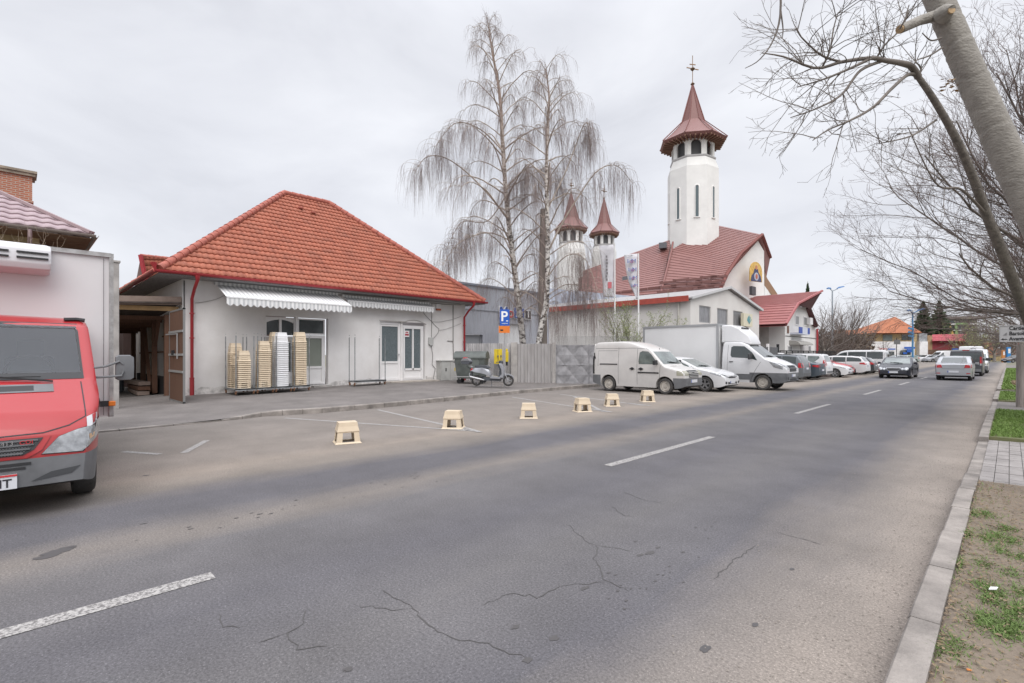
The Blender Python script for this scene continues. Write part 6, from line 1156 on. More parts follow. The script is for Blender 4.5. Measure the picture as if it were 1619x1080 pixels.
vehicle('parked_car', 'white off roader with a black roof rack in the yard behind the row', 'car', SUV, p_white, (-17.2, 50.0, 0), 20, 1.02, G2)
vehicle('parked_car', 'white estate with pale roof behind the silver white estate', 'car', car_spec('wagon', glass=m_glassl), p_white, (-15.6, 52.4, .15), 10, 1.12, G2)
# --- moving traffic
MC = car_spec('sedan', W=1.82, top=[(2.40, .50), (2.37, .64), (2.2, .76), (1.7, .88), (1.15, .96), (.25, 1.40), (-.2, 1.45), (-.9, 1.41), (-1.6, 1.06), (-2.1, .99), (-2.36, .93), (-2.40, .5)], belt=.92, ws=(1.00, 1.37, .12), rw=(1.03, 1.36, .2), side=[(.92, -.08, .96), (-.15, -1.0, .97)], glass=m_glassl, axles=(1.45, -1.40), r=.32, nose=.2)
MC['decals'] = [('headlamp', m_lamp, 'FF', [(.70+.115*math.cos(a*.5236), .665+.10*math.sin(a*.5236)) for a in range(12)], dict(off=.012, res=.04)), ('headlamp', m_lamp, 'FF', [(.49+.075*math.cos(a*.5236), .65+.075*math.sin(a*.5236)) for a in range(12)], dict(off=.012, res=.04)), ('grille', m_black, 'F', [(-.30, .56), (.30, .56), (.38, .72), (-.38, .72)], dict(off=.010)), ('grille_frame', m_rim, 'F', thick_line([(-.39, .73), (.39, .73), (.30, .55), (-.30, .55), (-.39, .73)], .02), dict(off=.016)), ('lower_grille', m_black, 'F', rect(-.65, .65, .27, .36), dict(off=.008)), ('bumper_trim', m_black, 'F', rect(-.85, .85, .49, .51), dict(off=.01))]
def bars(E_, tree, top, plan):
    for z in (.60, .64, .68):
        mb = MB(); mb.box((2.37, 0, z), (.03, .62, .010)); mb.build('grille_bar', m_rim, E_, world=False)
MC['extra'] = [plate_front(.44, 2.40), bars]
vehicle('moving_car', 'near black saloon with round headlamps driving toward the camera', 'car', MC, p_blk, (-5.55, 44.2, 0), -90)
vehicle('moving_car', 'silver saloon seen from behind in the right lane', 'car', car_spec('sedan', glass=m_glass), p_silver, (-2.5, 43.6, 0), 90, 1.02)
VT = dict(MBS); VT.update(side=[(1.35, .5, 1.18), (.42, -.95, 1.18), (-1.02, -2.2, 1.18)], rw=(1.15, 1.72, .14), tail=.05, tg=.2, mirror=(1.2, 1.2), mirror_s=1.6, decals=[('tail_lamp', m_tail, 'BB', rect(.78, .92, .95, 1.45), dict(off=.012)), ('tail_lamp', m_lamp, 'BB', rect(.78, .92, .80, .95), dict(off=.012)), ('bumper_trim', m_plas, 'B', rect(-.85, .85, .35, .55), dict(off=.01))], extra=[plate_front(.72, -2.47, True), lambda E_, tree, top, plan: MB().box((-2.3, 0, 1.95), (.08, .4, .05)).build('high_brake_lamp', m_tail, E_, world=False)])
vehicle('moving_van', 'charcoal people van with tall red tail lamps ahead of the silver saloon', 'van', VT, p_dgrey, (-2.35, 53.2, 0), 90, 1.0)
LV = dict(MBS); LV.update(top=[(2.9, .7), (2.85, 1.1), (2.3, 1.3), (2.0, 1.4), (1.2, 2.2), (.8, 2.45), (.3, 2.5), (-2.7, 2.5), (-2.9, 2.4), (-2.95, 1.4), (-2.97, .5)], W=2.0, axles=(1.9, -1.9), side=[(1.6, .8, 1.4)], ws=(1.5, 2.2, .12), rw=None, belt=1.4, decals=[('rear_window', m_black, 'B', rect(-.42, .0, 1.65, 2.25), dict(off=.01)), ('tail_lamp', m_tail, 'BB', rect(.88, .97, .9, 1.5), dict(off=.012))], extra=[], tg=.3)
vehicle('moving_van', 'tall white panel van with one black rear window at the junction', 'van', LV, p_white, (-3.0, 76, 0), 90)
vehicle('parked_van', 'small white van pulled up on the right just beyond the charcoal van', 'van', dict(DV, extra=[]), p_white, (-2.15, 60.5, 0), -90, 1.0)
# --- across the junction
G3 = 'vehicles standing across the junction'
def far(u, d, X=None): p_ = D(u, 560, d); return (p_.x, p_.y, 0)
vehicle('parked_car', 'white saloon parked broadside across the junction', 'car', car_spec('sedan'), p_white, far(1465, 104), 225, 1.02, G3)
vehicle('parked_car', 'dark saloon half hidden behind the lamp post across the junction', 'car', car_spec('sedan'), p_dgrey, far(1452, 108), 225, 1.0, G3)
vehicle('parked_car', 'pale green grey car before the yellow house', 'car', car_spec('hatch', glass=m_glassl), paint('sage_paint', (.30, .34, .31)), far(1432, 100), 225, 1.0, G3)
vehicle('parked_car', 'light silver car before the yellow house, left of the pale green one', 'car', car_spec('hatch', glass=m_glassl), p_silver, far(1416, 99), 225, 1.0, G3)
vehicle('parked_car', 'silver saloon broadside behind the white saloon across the junction', 'car', car_spec('sedan'), p_silver, far(1480, 102), 225, 1.02, G3)
CV = vehicle('canopy_truck', 'white cab truck with a blue edged canvas body across the junction', 'truck', dict(LV, decals=[]), p_white, far(1492, 106), 225, .95)
mb = MB(); mb.bb(-6.6, -2.9, -1.1, 1.1, .9, 3.0); mb.build('canvas_body', mat('canvas_grey', (.34, .36, .40), .8), CV, world=False); mb = MB(); mb.bb(-6.65, -2.85, -1.13, 1.13, 2.7, 3.03); mb.build('canvas_edge', m_blue, CV, world=False)
vehicle('parked_car', 'dark small car with white bonnet stripe beyond the verge trees', 'car', car_spec('hatch'), paint('dusty_dark', (.10, .09, .09)), far(1606, 96), 225, 1.0, G3)
# ================================================================= RED REFRIGERATED TRUCK (left foreground)
TX, TY = -9.45, -.25
def fy(u, v, X):   # measured point on the plane x = X, in truck coordinates (y, z)
    p_ = OX(u, v, X); return (p_.y-TY, p_.z)
p_truck = mat('truck_red_paint', (.36, .014, .018), .32, var=.3, vscale=1.3, col2=(.36, .045, .045), coat=.25, detail=7)
m_wsg = bpy.data.materials.new('clear_windscreen'); m_wsg.use_nodes = True; MATS['clear_windscreen'] = m_wsg
n_ = m_wsg.node_tree.nodes; l_ = m_wsg.node_tree.links; n_.clear(); ou = n_.new('ShaderNodeOutputMaterial'); ms_ = n_.new('ShaderNodeMixShader'); tr_ = n_.new('ShaderNodeBsdfTransparent'); tr_.inputs[0].default_value = (.80, .87, .86, 1); gl_ = n_.new('ShaderNodeBsdfGlossy'); gl_.inputs['Roughness'].default_value = .06; gl_.inputs[0].default_value = (.9, .92, .95, 1); fr_ = n_.new('ShaderNodeFresnel'); fr_.inputs[0].default_value = 1.75
l_.new(fr_.outputs[0], ms_.inputs[0]); l_.new(tr_.outputs[0], ms_.inputs[1]); l_.new(gl_.outputs[0], ms_.inputs[2]); l_.new(ms_.outputs[0], ou.inputs[0])
m_int = mat('cab_interior', (.10, .105, .11), .8, var=.2, vscale=3); m_seat = mat('seat_cloth', (.16, .17, .185), .9, var=.2)
WS = [(-.82, 1.40), (.82, 1.40), (.80, 2.00), (-.80, 2.00)]
RT = dict(top=[(2.52, .44), (2.51, .66), (2.46, .84), (2.30, 1.04), (1.95, 1.24), (1.70, 1.37), (1.08, 2.03), (.86, 2.10), (.6, 2.13), (.02, 2.13), (.0, 1.2), (-.02, .42)], W=1.92, belt=1.30, axles=(1.62,), r=.33, tumble=.035, sill=.27, tw=.2, nose=.17, nl=.75, tail=0, sm=.03, crown=.05, steel=True, bump=(.605, 0), bumpx=(1.98, -9), kick=.6,
    open_ws=WS, open_x=.9, sidepoly=[[(1.50, 1.38), (.35, 1.36), (.35, 1.95), (1.05, 1.93)]], seams=[[(1.62, 1.36), (1.55, .9), (1.25, .6), (1.22, .36)], [(.22, 2.0), (.20, .4)]], handles=[(.34, 1.18)], handle_m=m_black)
hl = [fy(*q, -7.1) for q in ((65, 714), (128, 709), (143, 697), (149, 680), (148, 671), (122, 677), (92, 688))]
hls = [(2.40, .70), (1.98, .84), (1.92, .90), (1.98, .98), (2.30, .92)]
fen = [fy(*q, -7.35) for q in ((133, 656), (150, 649), (150, 664), (133, 671))]
gr = [fy(*q, -6.98) for q in ((60, 697), (51, 716), (38, 722), (0, 727))]; grp = [(-y, z) for y, z in gr[::-1]]; gr_poly = [(y, z) for y, z in gr]+[(-gr[3][0]*0-.02, gr[3][1])]+[(.0, .80)]
GRL = [(-.46, .80), (.46, .80), (.39, .69), (.31, .645), (-.31, .645), (-.39, .69)]
GRF = [(-.52, .815), (.52, .815), (.45, .68), (.34, .612), (-.34, .612), (-.45, .68)]
RT['decals'] = [('windscreen_seal', m_black, 'F', thick_line(WS+[WS[0], WS[1]], .075), dict(off=.004, res=.12)), ('headlamp_housing', m_black, 'FF', [(y+(y-.6)*.05, z+(z-.75)*.07) for y, z in hl], dict(off=.005, res=.04)), ('headlamp', m_lamp, 'FF', hl, dict(off=.014, res=.03)), ('headlamp', m_lamp, 'S', hls, dict(off=.010, res=.04)), ('indicator', mat('amber_tint_lens', (.60, .38, .22), .2, coat=.8), 'FF', [fy(*q, -7.2) for q in ((137, 690), (145, 686), (146, 680), (137, 683))], dict(off=.017, res=.05)),
    ('grille_frame', p_truck, 'F', GRF, dict(off=.012, res=.05)), ('grille', m_black, 'F', GRL, dict(off=.020, res=.05)), ('lower_grille', m_black, 'F', rect(-.37, .37, .545, .572), dict(off=.008)), ('lower_grille', m_black, 'F', rect(-.33, .33, .505, .53), dict(off=.008)), ('bumper_recess', mat('dark_bumper_plastic', (.05, .052, .056), .7), 'FF', [fy(*q, -7.05) for q in ((48, 758), (112, 744), (126, 732), (80, 742))], dict(off=.006, res=.05)),
    ('bonnet_gap', m_seam, 'F', thick_line([(-.80, 1.33), (-.80, .98), (-.66, .90), (-.46, .845), (0, .83), (.46, .845), (.66, .90), (.80, .98), (.80, 1.33)], .011), dict(off=.004)), ('fender_flash', mat('silver_flash', (.52, .52, .54), .4), 'S', [(2.10, 1.00), (1.62, 1.08), (1.62, 1.19), (2.05, 1.10)], dict(off=.008)), ('fender_flash', MATS['silver_flash'], 'FF', fen, dict(off=.007)), ('cowl_vent', m_plas, 'F', rect(-.56, .56, 1.235, 1.315), dict(off=.007)), ('cowl_mesh', m_black, 'F', rect(-.50, .40, 1.25, 1.30), dict(off=.008)),
    ('side_flash', p_truck, 'S', rect(.3, 1.1, .62, .70), dict(off=.012))]
RT['extra'] = [lambda E_, tree, top, plan: slats_on(E_, tree)]
def slats_on(E_, tree):
    for z, w in ((.785, .84), (.745, .78), (.705, .72), (.668, .62)):
        h = tree.ray_cast(Vector((9, 0, z)), Vector((-1, 0, 0)))[0]; mb = MB(); mb.box((h.x+.028, 0, z), (.02, w, .014)); mb.build('grille_bar', m_plas, E_, world=False)
    for r in range(9):
        pass
RTR = vehicle('red_truck', 'red cab truck with a white refrigerated box, its grey bumper facing the road', 'truck', RT, p_truck, (TX, TY, 0), 0)
ch_ = [o for o in RTR.children if o.name.startswith('wheel')]
hz = MB(); 
bmw, _, _, _ = shell_bm(RT); tr2 = BVHTree.FromBMesh(bmw); S_END['F'] = 2.5; decal('windscreen', tr2, WS, 'F', m_wsg, RTR, .002, res=.12)
g = MB()      # honeycomb texture of the grille
for z in np.arange(.655, .79, .0135):
    for y in np.arange(-.42, .42, .022):
        if abs(y) < .29+(z-.645)*.95: h = tr2.ray_cast(Vector((9, y, z)), Vector((-1, 0, 0)))[0]; g.box((h.x+.024, y+(.011 if int(round(z/.0135)) % 2 else 0), z), (.006, .013, .007))
tag(g.build('grille_mesh', m_plas, RTR, world=False), None, None, kind='stuff')
Mt = frame((2.485+.062, .16, .795), (0, 1, 0), (0, 0, 1)); h = tr2.ray_cast(Vector((9, .25, .77)), Vector((-1, 0, 0)))[0]
text('badge_digits', '413', .052, frame((h.x+.040, .20, .768), (0, 1, 0), (0, 0, 1)), mat('chrome', (.55, .55, .56), .2, metal=.8), RTR, .004, sx=1.2); text('badge_letters', 'CDI', .052, frame((h.x+.038, .335, .768), (0, 1, .02), (0, 0, 1)), m_red, RTR, .004, sx=1.15)
pm = MB(); pm.box((2.535, -.0, .40), (.02, .54, .14)); pl_ = pm.build('number_plate', m_plate, RTR, world=False); pm = MB(); pm.box((2.548, 0, .462), (.006, .54, .018)); pm.build('plate_surround', m_red, pl_, world=False)
t_ = text('plate_text', 'BV 08 NIT', .115, frame((2.546, .0, .385), (0, 1, 0), (0, 0, 1)), m_blk, RTR, .002, bold=.002, sx=.93)
for xs_, y0, y1 in ((1.62, 0, 0),): pass
# wipers, cowl, dashboard, wheel, seats
for y0, y1 in ((-.45, .10), (.08, .66)):
    a = tr2.ray_cast(Vector((9, y0, 1.375)), Vector((-1, 0, 0)))[0]; b = tr2.ray_cast(Vector((9, y1-.10, 1.345)), Vector((-1, 0, 0)))[0]; mb = MB(); mb.bar(a+Vector((.03, 0, .03)), b+Vector((.04, 0, .0)), .02); mb.bar(a+Vector((.02, -.06, .022)), a+Vector((.02, .38, .022)), .012); mb.build('wiper', m_black, RTR, world=False)
mb = MB(); mb.loft([[Vector((1.62, y, 1.30)), Vector((1.30, y, 1.40)), Vector((1.05, y, 1.36)), Vector((1.0, y, 1.0)), Vector((1.5, y, .9))] for y in (-.8, .8)]); mb.build('dashboard', m_int, RTR, world=False)
mb = MB(); q = [Vector((1.02+.10*math.sin(a), .38+.21*math.cos(a), 1.44+.19*math.sin(a))) for a in np.linspace(0, 6.2832, 25)]; mb.tube(q, .016, 6); mb.bar((1.02, .38-.2, 1.42), (1.02, .38+.2, 1.42), .03, .06); mb.build('steering_wheel', m_black, RTR, world=False, smooth=60)
for y in (.40, -.42):
    mb = MB(); mb.puff([(.30, .75), (.72, .78), (.70, .92), (.42, .92), (.30, 1.62), (.18, 1.62)], y-.24, y+.24, .05, .94); mb.build('seat', m_seat, RTR, world=False, smooth=50); mb = MB(); mb.puff([(.20, 1.62), (.30, 1.62), (.29, 1.84), (.20, 1.84)], y-.13, y+.13, .04, .9); mb.build('headrest', m_seat, RTR, world=False, smooth=50)
mb = MB(); mb.bb(.03, .05, -.80, .80, .6, 2.05); mb.build('cab_rear_lining', mat('cab_lining', (.30, .31, .31), .8), RTR, world=False); mb = MB(); mb.bb(.1, 1.6, -.8, .8, .62, .66); mb.build('cab_floor', m_int, RTR, world=False)
# mirrors on arms
for s in (1,):
    mb = MB(); c_ = Vector((1.50, s*1.24, 1.48)); mb.puff([(c_.x-.04, c_.z-.16), (c_.x+.05, c_.z-.15), (c_.x+.07, c_.z), (c_.x+.05, c_.z+.15), (c_.x-.04, c_.z+.16)], c_.y-.09, c_.y+.09, .03, .86); mr_ = mb.build('wing_mirror', m_plas, RTR, world=False, smooth=50)
    mb = MB(); mb.tube([(1.52, s*.86, 1.47), (1.57, s*1.05, 1.50), (1.57, s*1.18, 1.56), (1.56, s*1.22, 1.52)], .014, 6); mb.tube([(1.52, s*.86, 1.36), (1.57, s*1.05, 1.37), (1.58, s*1.20, 1.38), (1.57, s*1.22, 1.44)], .014, 6); mb.loft([[Vector((1.62, s*.84, 1.30)), Vector((1.45, s*.86, 1.30)), Vector((1.45, s*.84, 1.44)), Vector((1.52, s*.84, 1.46))], [Vector((1.60, s*.90, 1.32)), Vector((1.47, s*.92, 1.32)), Vector((1.47, s*.90, 1.42)), Vector((1.54, s*.90, 1.43))]]); mb.build('mirror_arm', m_plas, RTR, world=False)
mb = MB(); mb.tube([(.95, .70, 2.09), (.92, .82, 2.10), (.92, .90, 2.09)], .025, 6); mb.build('aerial', m_black, RTR, world=False)
# box body
m_boxw = mat('grimy_white_panel', (.66, .65, .66), .45, var=.35, vscale=.8, col2=(.52, .50, .50)); mb = MB(); mb.bb(-4.2, .08, -1.18, 1.26, .74, 3.12); bb_ = mb.build('cargo_box', m_boxw, RTR, world=False)
mb = MB(); mb.bar((.09, -1.18, 3.10), (.09, 1.26, 3.10), .06, .06); mb.bar((.09, 1.26, .74), (.09, 1.26, 3.10), .05, .05); mb.bar((.09, -1.18, .74), (.09, -1.18, 3.10), .05, .05); mb.bar((-4.2, 1.26, 3.10), (.09, 1.26, 3.10), .06); mb.bar((-4.2, 1.26, .76), (.09, 1.26, .76), .06); mb.build('box_edging', mat('stained_aluminium', (.44, .44, .44), .5, metal=.3, var=.5, vscale=9, col2=(.10, .08, .07)), bb_, world=False)
mb = MB(); mb.bb(.10, .105, 1.17, 1.175, .76, 3.05); mb.build('panel_joint', m_seam, bb_, world=False)
mb = MB(); mb.puff([(.08, 2.72), (.42, 2.76), (.46, 2.84), (.44, 3.02), (.36, 3.10), (.08, 3.12)], -1.0, .60, .05, .93); fu = mb.build('refrigeration_unit', mat('unit_white', (.62, .61, .63), .4), RTR, world=False, smooth=45, bevel=.015)
mb = MB()
for y in (-.75, -.35, .05, .42):
    mb = MB(); mb.box((.455, y, 2.97), (.03, .30, .022)); mb.build('vent_slot', m_black, fu, world=False); mb = MB(); mb.box((.465, y, 2.90), (.03, .30, .022)); mb.build('vent_slot', m_black, fu, world=False)
mb = MB(); mb.bb(-4.1, .3, -.45, .45, .42, .74); mb.bb(-1.6, -.5, .7, 1.1, .35, .72); mb.build('chassis', m_black, RTR, world=False)
for s in (1, -1): wheel(RTR, -2.9, s*1.0, .33, .36, steel=True)
mb = MB(); mb.box((.16, 1.16, .93), (.06, .14, .08)); mb.build('marker_bracket', m_black, RTR, world=False); mb = MB(); mb.box((.17, 1.26, .93), (.07, .08, .07)); mb.build('marker_lamp', m_amber, RTR, world=False, bevel=.01)
mb = MB(); mb.tube([(-.05, 1.1, .74), (-.05, 1.1, .60)], .03, 6); mb.build('mudguard_bracket', m_black, RTR, world=False); bmw.free()
# ================================================================= SMALL THINGS
# --- plastic crates (upturned flower crates), used as bay markers and nested on trolleys
def crate_mesh(name, m, holes=True):
    bm = bmesh.new(); A, B, a, b, Hc = .205, .17, .158, .128, .37
    cor = lambda s, z: ((A+(a-A)*z/Hc), (B+(b-B)*z/Hc))
    for side in range(4):
        us = [0, .24, .5, .76, 1]; zs = [0, .028, .19, .215, .30, Hc]; hol = {(1, 1), (2, 1)} if holes else set()
        def P(u, z):
            # stepped flare: rim at the foot and a waist under the solid tub
            k = z/Hc; X_ = A+(a-A)*k+(.02 if z < .02 else 0)+(.012 if .2 < z < .235 else 0); Y_ = B+(b-B)*k+(.02 if z < .02 else 0)+(.012 if .2 < z < .235 else 0)
            c_ = [(X_, Y_), (-X_, Y_), (-X_, -Y_), (X_, -Y_)]; p0, p1 = c_[side], c_[(side+1) % 4]; return Vector((p0[0]+(p1[0]-p0[0])*u, p0[1]+(p1[1]-p0[1])*u, z))
        for i in range(4):
            for j in range(5):
                if (i, j) in hol: continue
                bm.faces.new([bm.verts.new(P(us[i], zs[j])), bm.verts.new(P(us[i+1], zs[j])), bm.verts.new(P(us[i+1], zs[j+1])), bm.verts.new(P(us[i], zs[j+1]))])
    bm.faces.new([bm.verts.new((x, y, Hc)) for x, y in ((a, b), (-a, b), (-a, -b), (a, -b))]); bmesh.ops.remove_doubles(bm, verts=bm.verts, dist=1e-4); bmesh.ops.recalc_face_normals(bm, faces=bm.faces); bmesh.ops.solidify(bm, geom=bm.faces[:], thickness=.008)
    me = bpy.data.meshes.new(name); bm.to_mesh(me); bm.free(); me.materials.append(m); return me
m_crate = mat('cream_plastic', (.64, .53, .39), .5, var=.35, vscale=6, col2=(.46, .37, .27), world=True); m_cratew = mat('white_crate_plastic', (.70, .70, .71), .5, var=.06)
cm = crate_mesh('plastic_crate', m_crate)
st = [(-8.76, 4.40), (-8.8, 6.95), (-8.81, 9.42), (-8.69, 11.55), (-8.95, 13.45), (-8.9, 15.55)]; lb = ['cream plastic crate upturned on the asphalt, nearest the red truck', 'cream plastic crate standing where two bay lines meet, second from the red truck', 'cream plastic crate upturned alone mid row, third from the red truck', 'cream plastic crate on the road edge, fourth from the red truck', 'cream plastic crate on the road edge, second from the small white van', 'cream plastic crate in front of the small white van wheel']
for i, (x, y) in enumerate(st):
    o = bpy.data.objects.new('plastic_crate', cm); COL.objects.link(o); o.location = (x, y, .004); o.rotation_euler = (0, 0, R([72, 38, 44, 62, 47, 50][i])); o.scale = (1.04, 1.04, 1.04*[1, 1, .98, 1, 1, 1][i]); tag(o, lb[i], 'crate', 'crates marking the parking bays')
# --- roll trolleys
m_galv = mat('galvanised', (.42, .42, .42), .45, metal=.5); m_galv2 = mat('trolley_steel', (.30, .31, .32), .45, metal=.5, var=.3, vscale=8); m_caster = mat('brown_caster', (.22, .11, .06), .7)
def trolley(x0, x1, y0, y1, zg, h, label, posts=4):
    T_ = empty('roll_trolley', ((x0+x1)/2, (y0+y1)/2, zg), label, 'trolley', 'steel roll trolleys by the shop wall'); mb = MB(); mb.bb(x0, x1, y0, y1, zg+.17, zg+.21); mb.bb(x0, x0+.04, y0, y1, zg+.13, zg+.22); mb.bb(x1-.04, x1, y0, y1, zg+.13, zg+.22); mb.build('deck', m_galv2, T_)
    for x in (x0+.03, x1-.03):
        for y in (y0+.03, y1-.03):
            mb = MB(); mb.bb(x-.018, x+.018, y-.004, y+.004, zg+.12, zg+h); mb.bb(x-.018, x-.012, y-.018, y+.018, zg+.12, zg+h)
            for k in range(int(h/.1)): mb.bb(x-.022, x+.022, y-.006, y+.006, zg+.2+k*.1, zg+.225+k*.1)
            mb.build('post', m_galv2, T_); mb = MB(); mb.lathe([(0, -.02), (.05, -.02), (.05, .02), (0, .02)], 12, (x+(.05 if x < (x0+x1)/2 else -.05), y, zg+.05), 'Y'); mb.bb(x-.03, x+.03, y-.025, y+.025, zg+.09, zg+.13); mb.build('caster', m_caster, T_)
    return T_
zg = .19
trol = [(5.60, 6.26, 'left end trolley by the wall carrying short stacks of cream crates', zg), (6.33, 6.93, 'second trolley from the downpipe carrying one cream stack', zg+.01), (6.99, 7.60, 'trolley carrying the tall white crate stack', zg+.02), (7.66, 8.30, 'right end trolley by the glazed door carrying a tall cream stack', zg+.03)]
for y0, y1, l_b, z in trol: trolley(-20.90, -19.60, y0, y1, z, 2.12, l_b)
trolley(-20.78, -20.2, 10.5, 12.05, .27, 2.1, 'empty grey trolley with four bare posts between the two shop doors')
cmw = crate_mesh('plastic_crate', m_cratew, False)
m_tag = mat('paper_tag', (.72, .72, .74), .6)
def stack(x, y, z, n, me, label, group, yaw=90, pitch=.071, sc=1.04):
    rr = random.Random(int(x*7+y*13))
    for k in range(n):
        o = bpy.data.objects.new('plastic_crate', me); COL.objects.link(o); o.location = (x+rr.uniform(-.004, .004), y+rr.uniform(-.004, .004), z+.21+k*pitch); o.rotation_euler = (0, 0, R(yaw+rr.uniform(-.7, .7))); o.scale = (sc*.98, sc, sc); tag(o, label, 'crate', group)
stack(-19.88, 5.93, zg, 15, cm, 'cream crate nested in the short front stack of the left end trolley', 'crates in the left end trolley front stack')
stack(-20.35, 5.93, zg, 13, cm, 'cream crate nested in the middle stack of the left end trolley', 'crates in the left end trolley middle stack')
stack(-20.70, 5.90, zg, 19, cm, 'cream crate nested in the rear stack of the left end trolley', 'crates in the left end trolley rear stack')
stack(-19.88, 6.63, zg+.01, 20, cm, 'cream crate nested in the stack on the second trolley', 'crates on the second trolley')
stack(-19.88, 7.28, zg+.02, 24, cmw, 'white crate nested in the tall white stack', 'white crates on the third trolley', pitch=.073)
stack(-20.40, 7.26, zg+.02, 25, cm, 'cream crate nested in the tall stack behind the white one', 'crates behind the white stack')
stack(-19.88, 7.98, zg+.03, 25, cm, 'cream crate nested in the tall stack of the right end trolley', 'crates on the right end trolley')
# --- electric cabinet
EC = empty('electric_cabinet', (-21.1, 16.35, .2), 'light grey electric cabinet on the pavement at the house corner', 'cabinet'); mb = MB(); mb.bb(-21.38, -21.0, 15.75, 16.98, .2, 1.28); mb.build('body', mat('cabinet_grey', (.40, .40, .385), .6, var=.15, vscale=2), EC, bevel=.01); mb = MB(); mb.bb(-21.42, -20.96, 15.71, 17.02, 1.28, 1.33); mb.build('lid', mat('cabinet_lid', (.45, .45, .43), .6), EC)
for y0, y1 in ((15.79, 16.35), (16.38, 16.94)):
    mb = MB(); mb.bb(-21.0, -20.985, y0, y1, .28, 1.22); d_ = mb.build('door', MATS['cabinet_grey'], EC); mb = MB(); mb.bb(-20.985, -20.97, (y0+y1)/2-.03, (y0+y1)/2+.03, .75, .92); mb.build('lock_plate' if y0 < 16 else 'warning_plate', dark if y0 < 16 else mat('warning_yellow', (.50, .38, .06), .5), d_)
# --- waste container
def camdir(fr, rt): return Vector((-.7071*fr+.7071*rt, .7071*fr+.7071*rt, 0))
BN = empty('waste_container', tuple(D(746, 560, 24.3).xy)+(.24,), 'dull green grey waste container with a domed lid behind the scooter', 'waste container', rz=R(38)); BN['_local'] = 1; BN.scale = (1.12, 1.12, 1.05)
m_bin = mat('bin_plastic', (.10, .112, .105), .55, var=.25, vscale=4)
mb = MB(); mb.loft([[Vector((x, y, z)) for x, y in ((-w, -d_), (w, -d_), (w, d_), (-w, d_))] for w, d_, z in ((.56, .36, .22), (.60, .42, .5), (.66, .50, 1.12), (.70, .53, 1.14), (.70, .53, 1.18))]); mb.build('body', m_bin, BN, world=False, smooth=30)
mb = MB(); mb.loft([[Vector((x, .54*math.cos(a), 1.18+.30*math.sin(a))) for a in np.linspace(0, math.pi, 11)] for x in (-.70, .70)]); mb.build('lid', m_bin, BN, world=False, smooth=50)
mb = MB(); mb.lathe([(.0, 0), (.26, 0), (.28, .02), (.24, .03), (.0, .035)], 20, (.15, -.50, .95), 'Y', M=None); mb.build('lid_hole_cover', mat('bin_emboss', (.12, .135, .125), .6), BN, world=False)
for x in (-.5, .5):
    for y in (-.32, .32): mb = MB(); mb.lathe([(0, -.02), (.1, -.02), (.1, .02), (0, .02)], 14, (x, y, .1), 'Y'); mb.bb(x-.03, x+.03, y-.03, y+.03, .1, .25); mb.build('wheel', dark, BN, world=False)
for x in (-.76, .76): mb = MB(); mb.tube([(x, -.2, .95), (x*1.06, 0, .95), (x, .2, .95)], .025, 6); mb.build('handle', m_galv, BN, world=False)
for y in (-.57,): mb = MB(); mb.bb(-.62, .62, y, y+.06, .30, .34); mb.build('foot_bar', m_galv, BN, world=False)
# --- scooter
SCO = empty('motor_scooter', tuple(D(779, 560, 21.9).xy)+(.25,), 'silver scooter with a black and red top box parked on the pavement', 'scooter', rz=R(35)); SCO['_local'] = 1
m_sc = paint('scooter_silver', (.34, .35, .38), .3); m_scd = mat('scooter_dark', (.07, .075, .085), .5); m_sct = mat('scooter_red', (.50, .02, .03), .3)
def scw(x, r, w):
    mb = MB(); mb.lathe([(r*.68, -w/2+.01), (r*.75, -w/2), (r*.93, -w/2+.008), (r, -w/4), (r, w/4), (r*.93, w/2-.008), (r*.75, w/2), (r*.68, w/2-.01)], 28, (x, 0, r), 'Y', cap=False); t = mb.build('wheel', m_tyre, SCO, world=False, smooth=40); mb = MB(); mb.lathe([(r*.70, -.03), (r*.70, .03), (r*.62, .03), (r*.62, -.03)], 24, (x, 0, r), 'Y', cap=False)
    for k in range(5): a = k*1.2566; mb.bar((x, 0, r), (x+r*.66*math.cos(a), 0, r+r*.66*math.sin(a)), .035)
    mb.lathe([(.0, -.05), (.05, -.05), (.05, .05), (0, .05)], 12, (x, 0, r), 'Y'); mb.build('rim', m_rim, t, world=False)
scw(.70, .245, .10); scw(-.72, .24, .12)
def P_(name, poly, y0, y1, m, e=.03, sc=.9, sm=45): mb = MB(); mb.puff(poly, y0, y1, e, sc); return mb.build(name, m, SCO, world=False, smooth=sm)
P_('rear_fairing', [(-.98, .66), (-.80, .80), (-.45, .82), (-.15, .74), (-.05, .52), (-.10, .42), (-.30, .50), (-.55, .56), (-.80, .60)], -.17, .17, m_sc, .06, .82); P_('seat', [(-.75, .80), (-.20, .76), (-.08, .80), (-.25, .90), (-.55, .92), (-.80, .90)], -.14, .14, m_scd, .05, .88)
P_('footboard', [(-.10, .34), (.38, .32), (.42, .40), (-.05, .46)], -.20, .20, m_sc, .04, .9); P_('belly', [(-.45, .24), (.35, .22), (.40, .34), (-.40, .40)], -.12, .12, m_scd, .03, .9); P_('front_shield', [(.30, .34), (.50, .30), (.56, .55), (.50, .85), (.40, 1.03), (.30, 1.02), (.42, .75), (.44, .5)], -.20, .20, m_sc, .09, .8); P_('inner_shield', [(.28, .42), (.40, .42), (.40, .80), (.28, .98), (.22, .95), (.33, .7)], -.16, .16, m_scd, .04, .9)
P_('front_mudguard', [(.44, .42), (.52, .54), (.72, .55), (.90, .46), (.95, .36), (.86, .44), (.70, .50), (.54, .46)], -.065, .065, m_sc, .02, .95); P_('rear_mudguard', [(-.98, .62), (-1.04, .40), (-1.00, .22), (-.94, .40), (-.90, .60)], -.06, .06, m_scd, .02, .9)
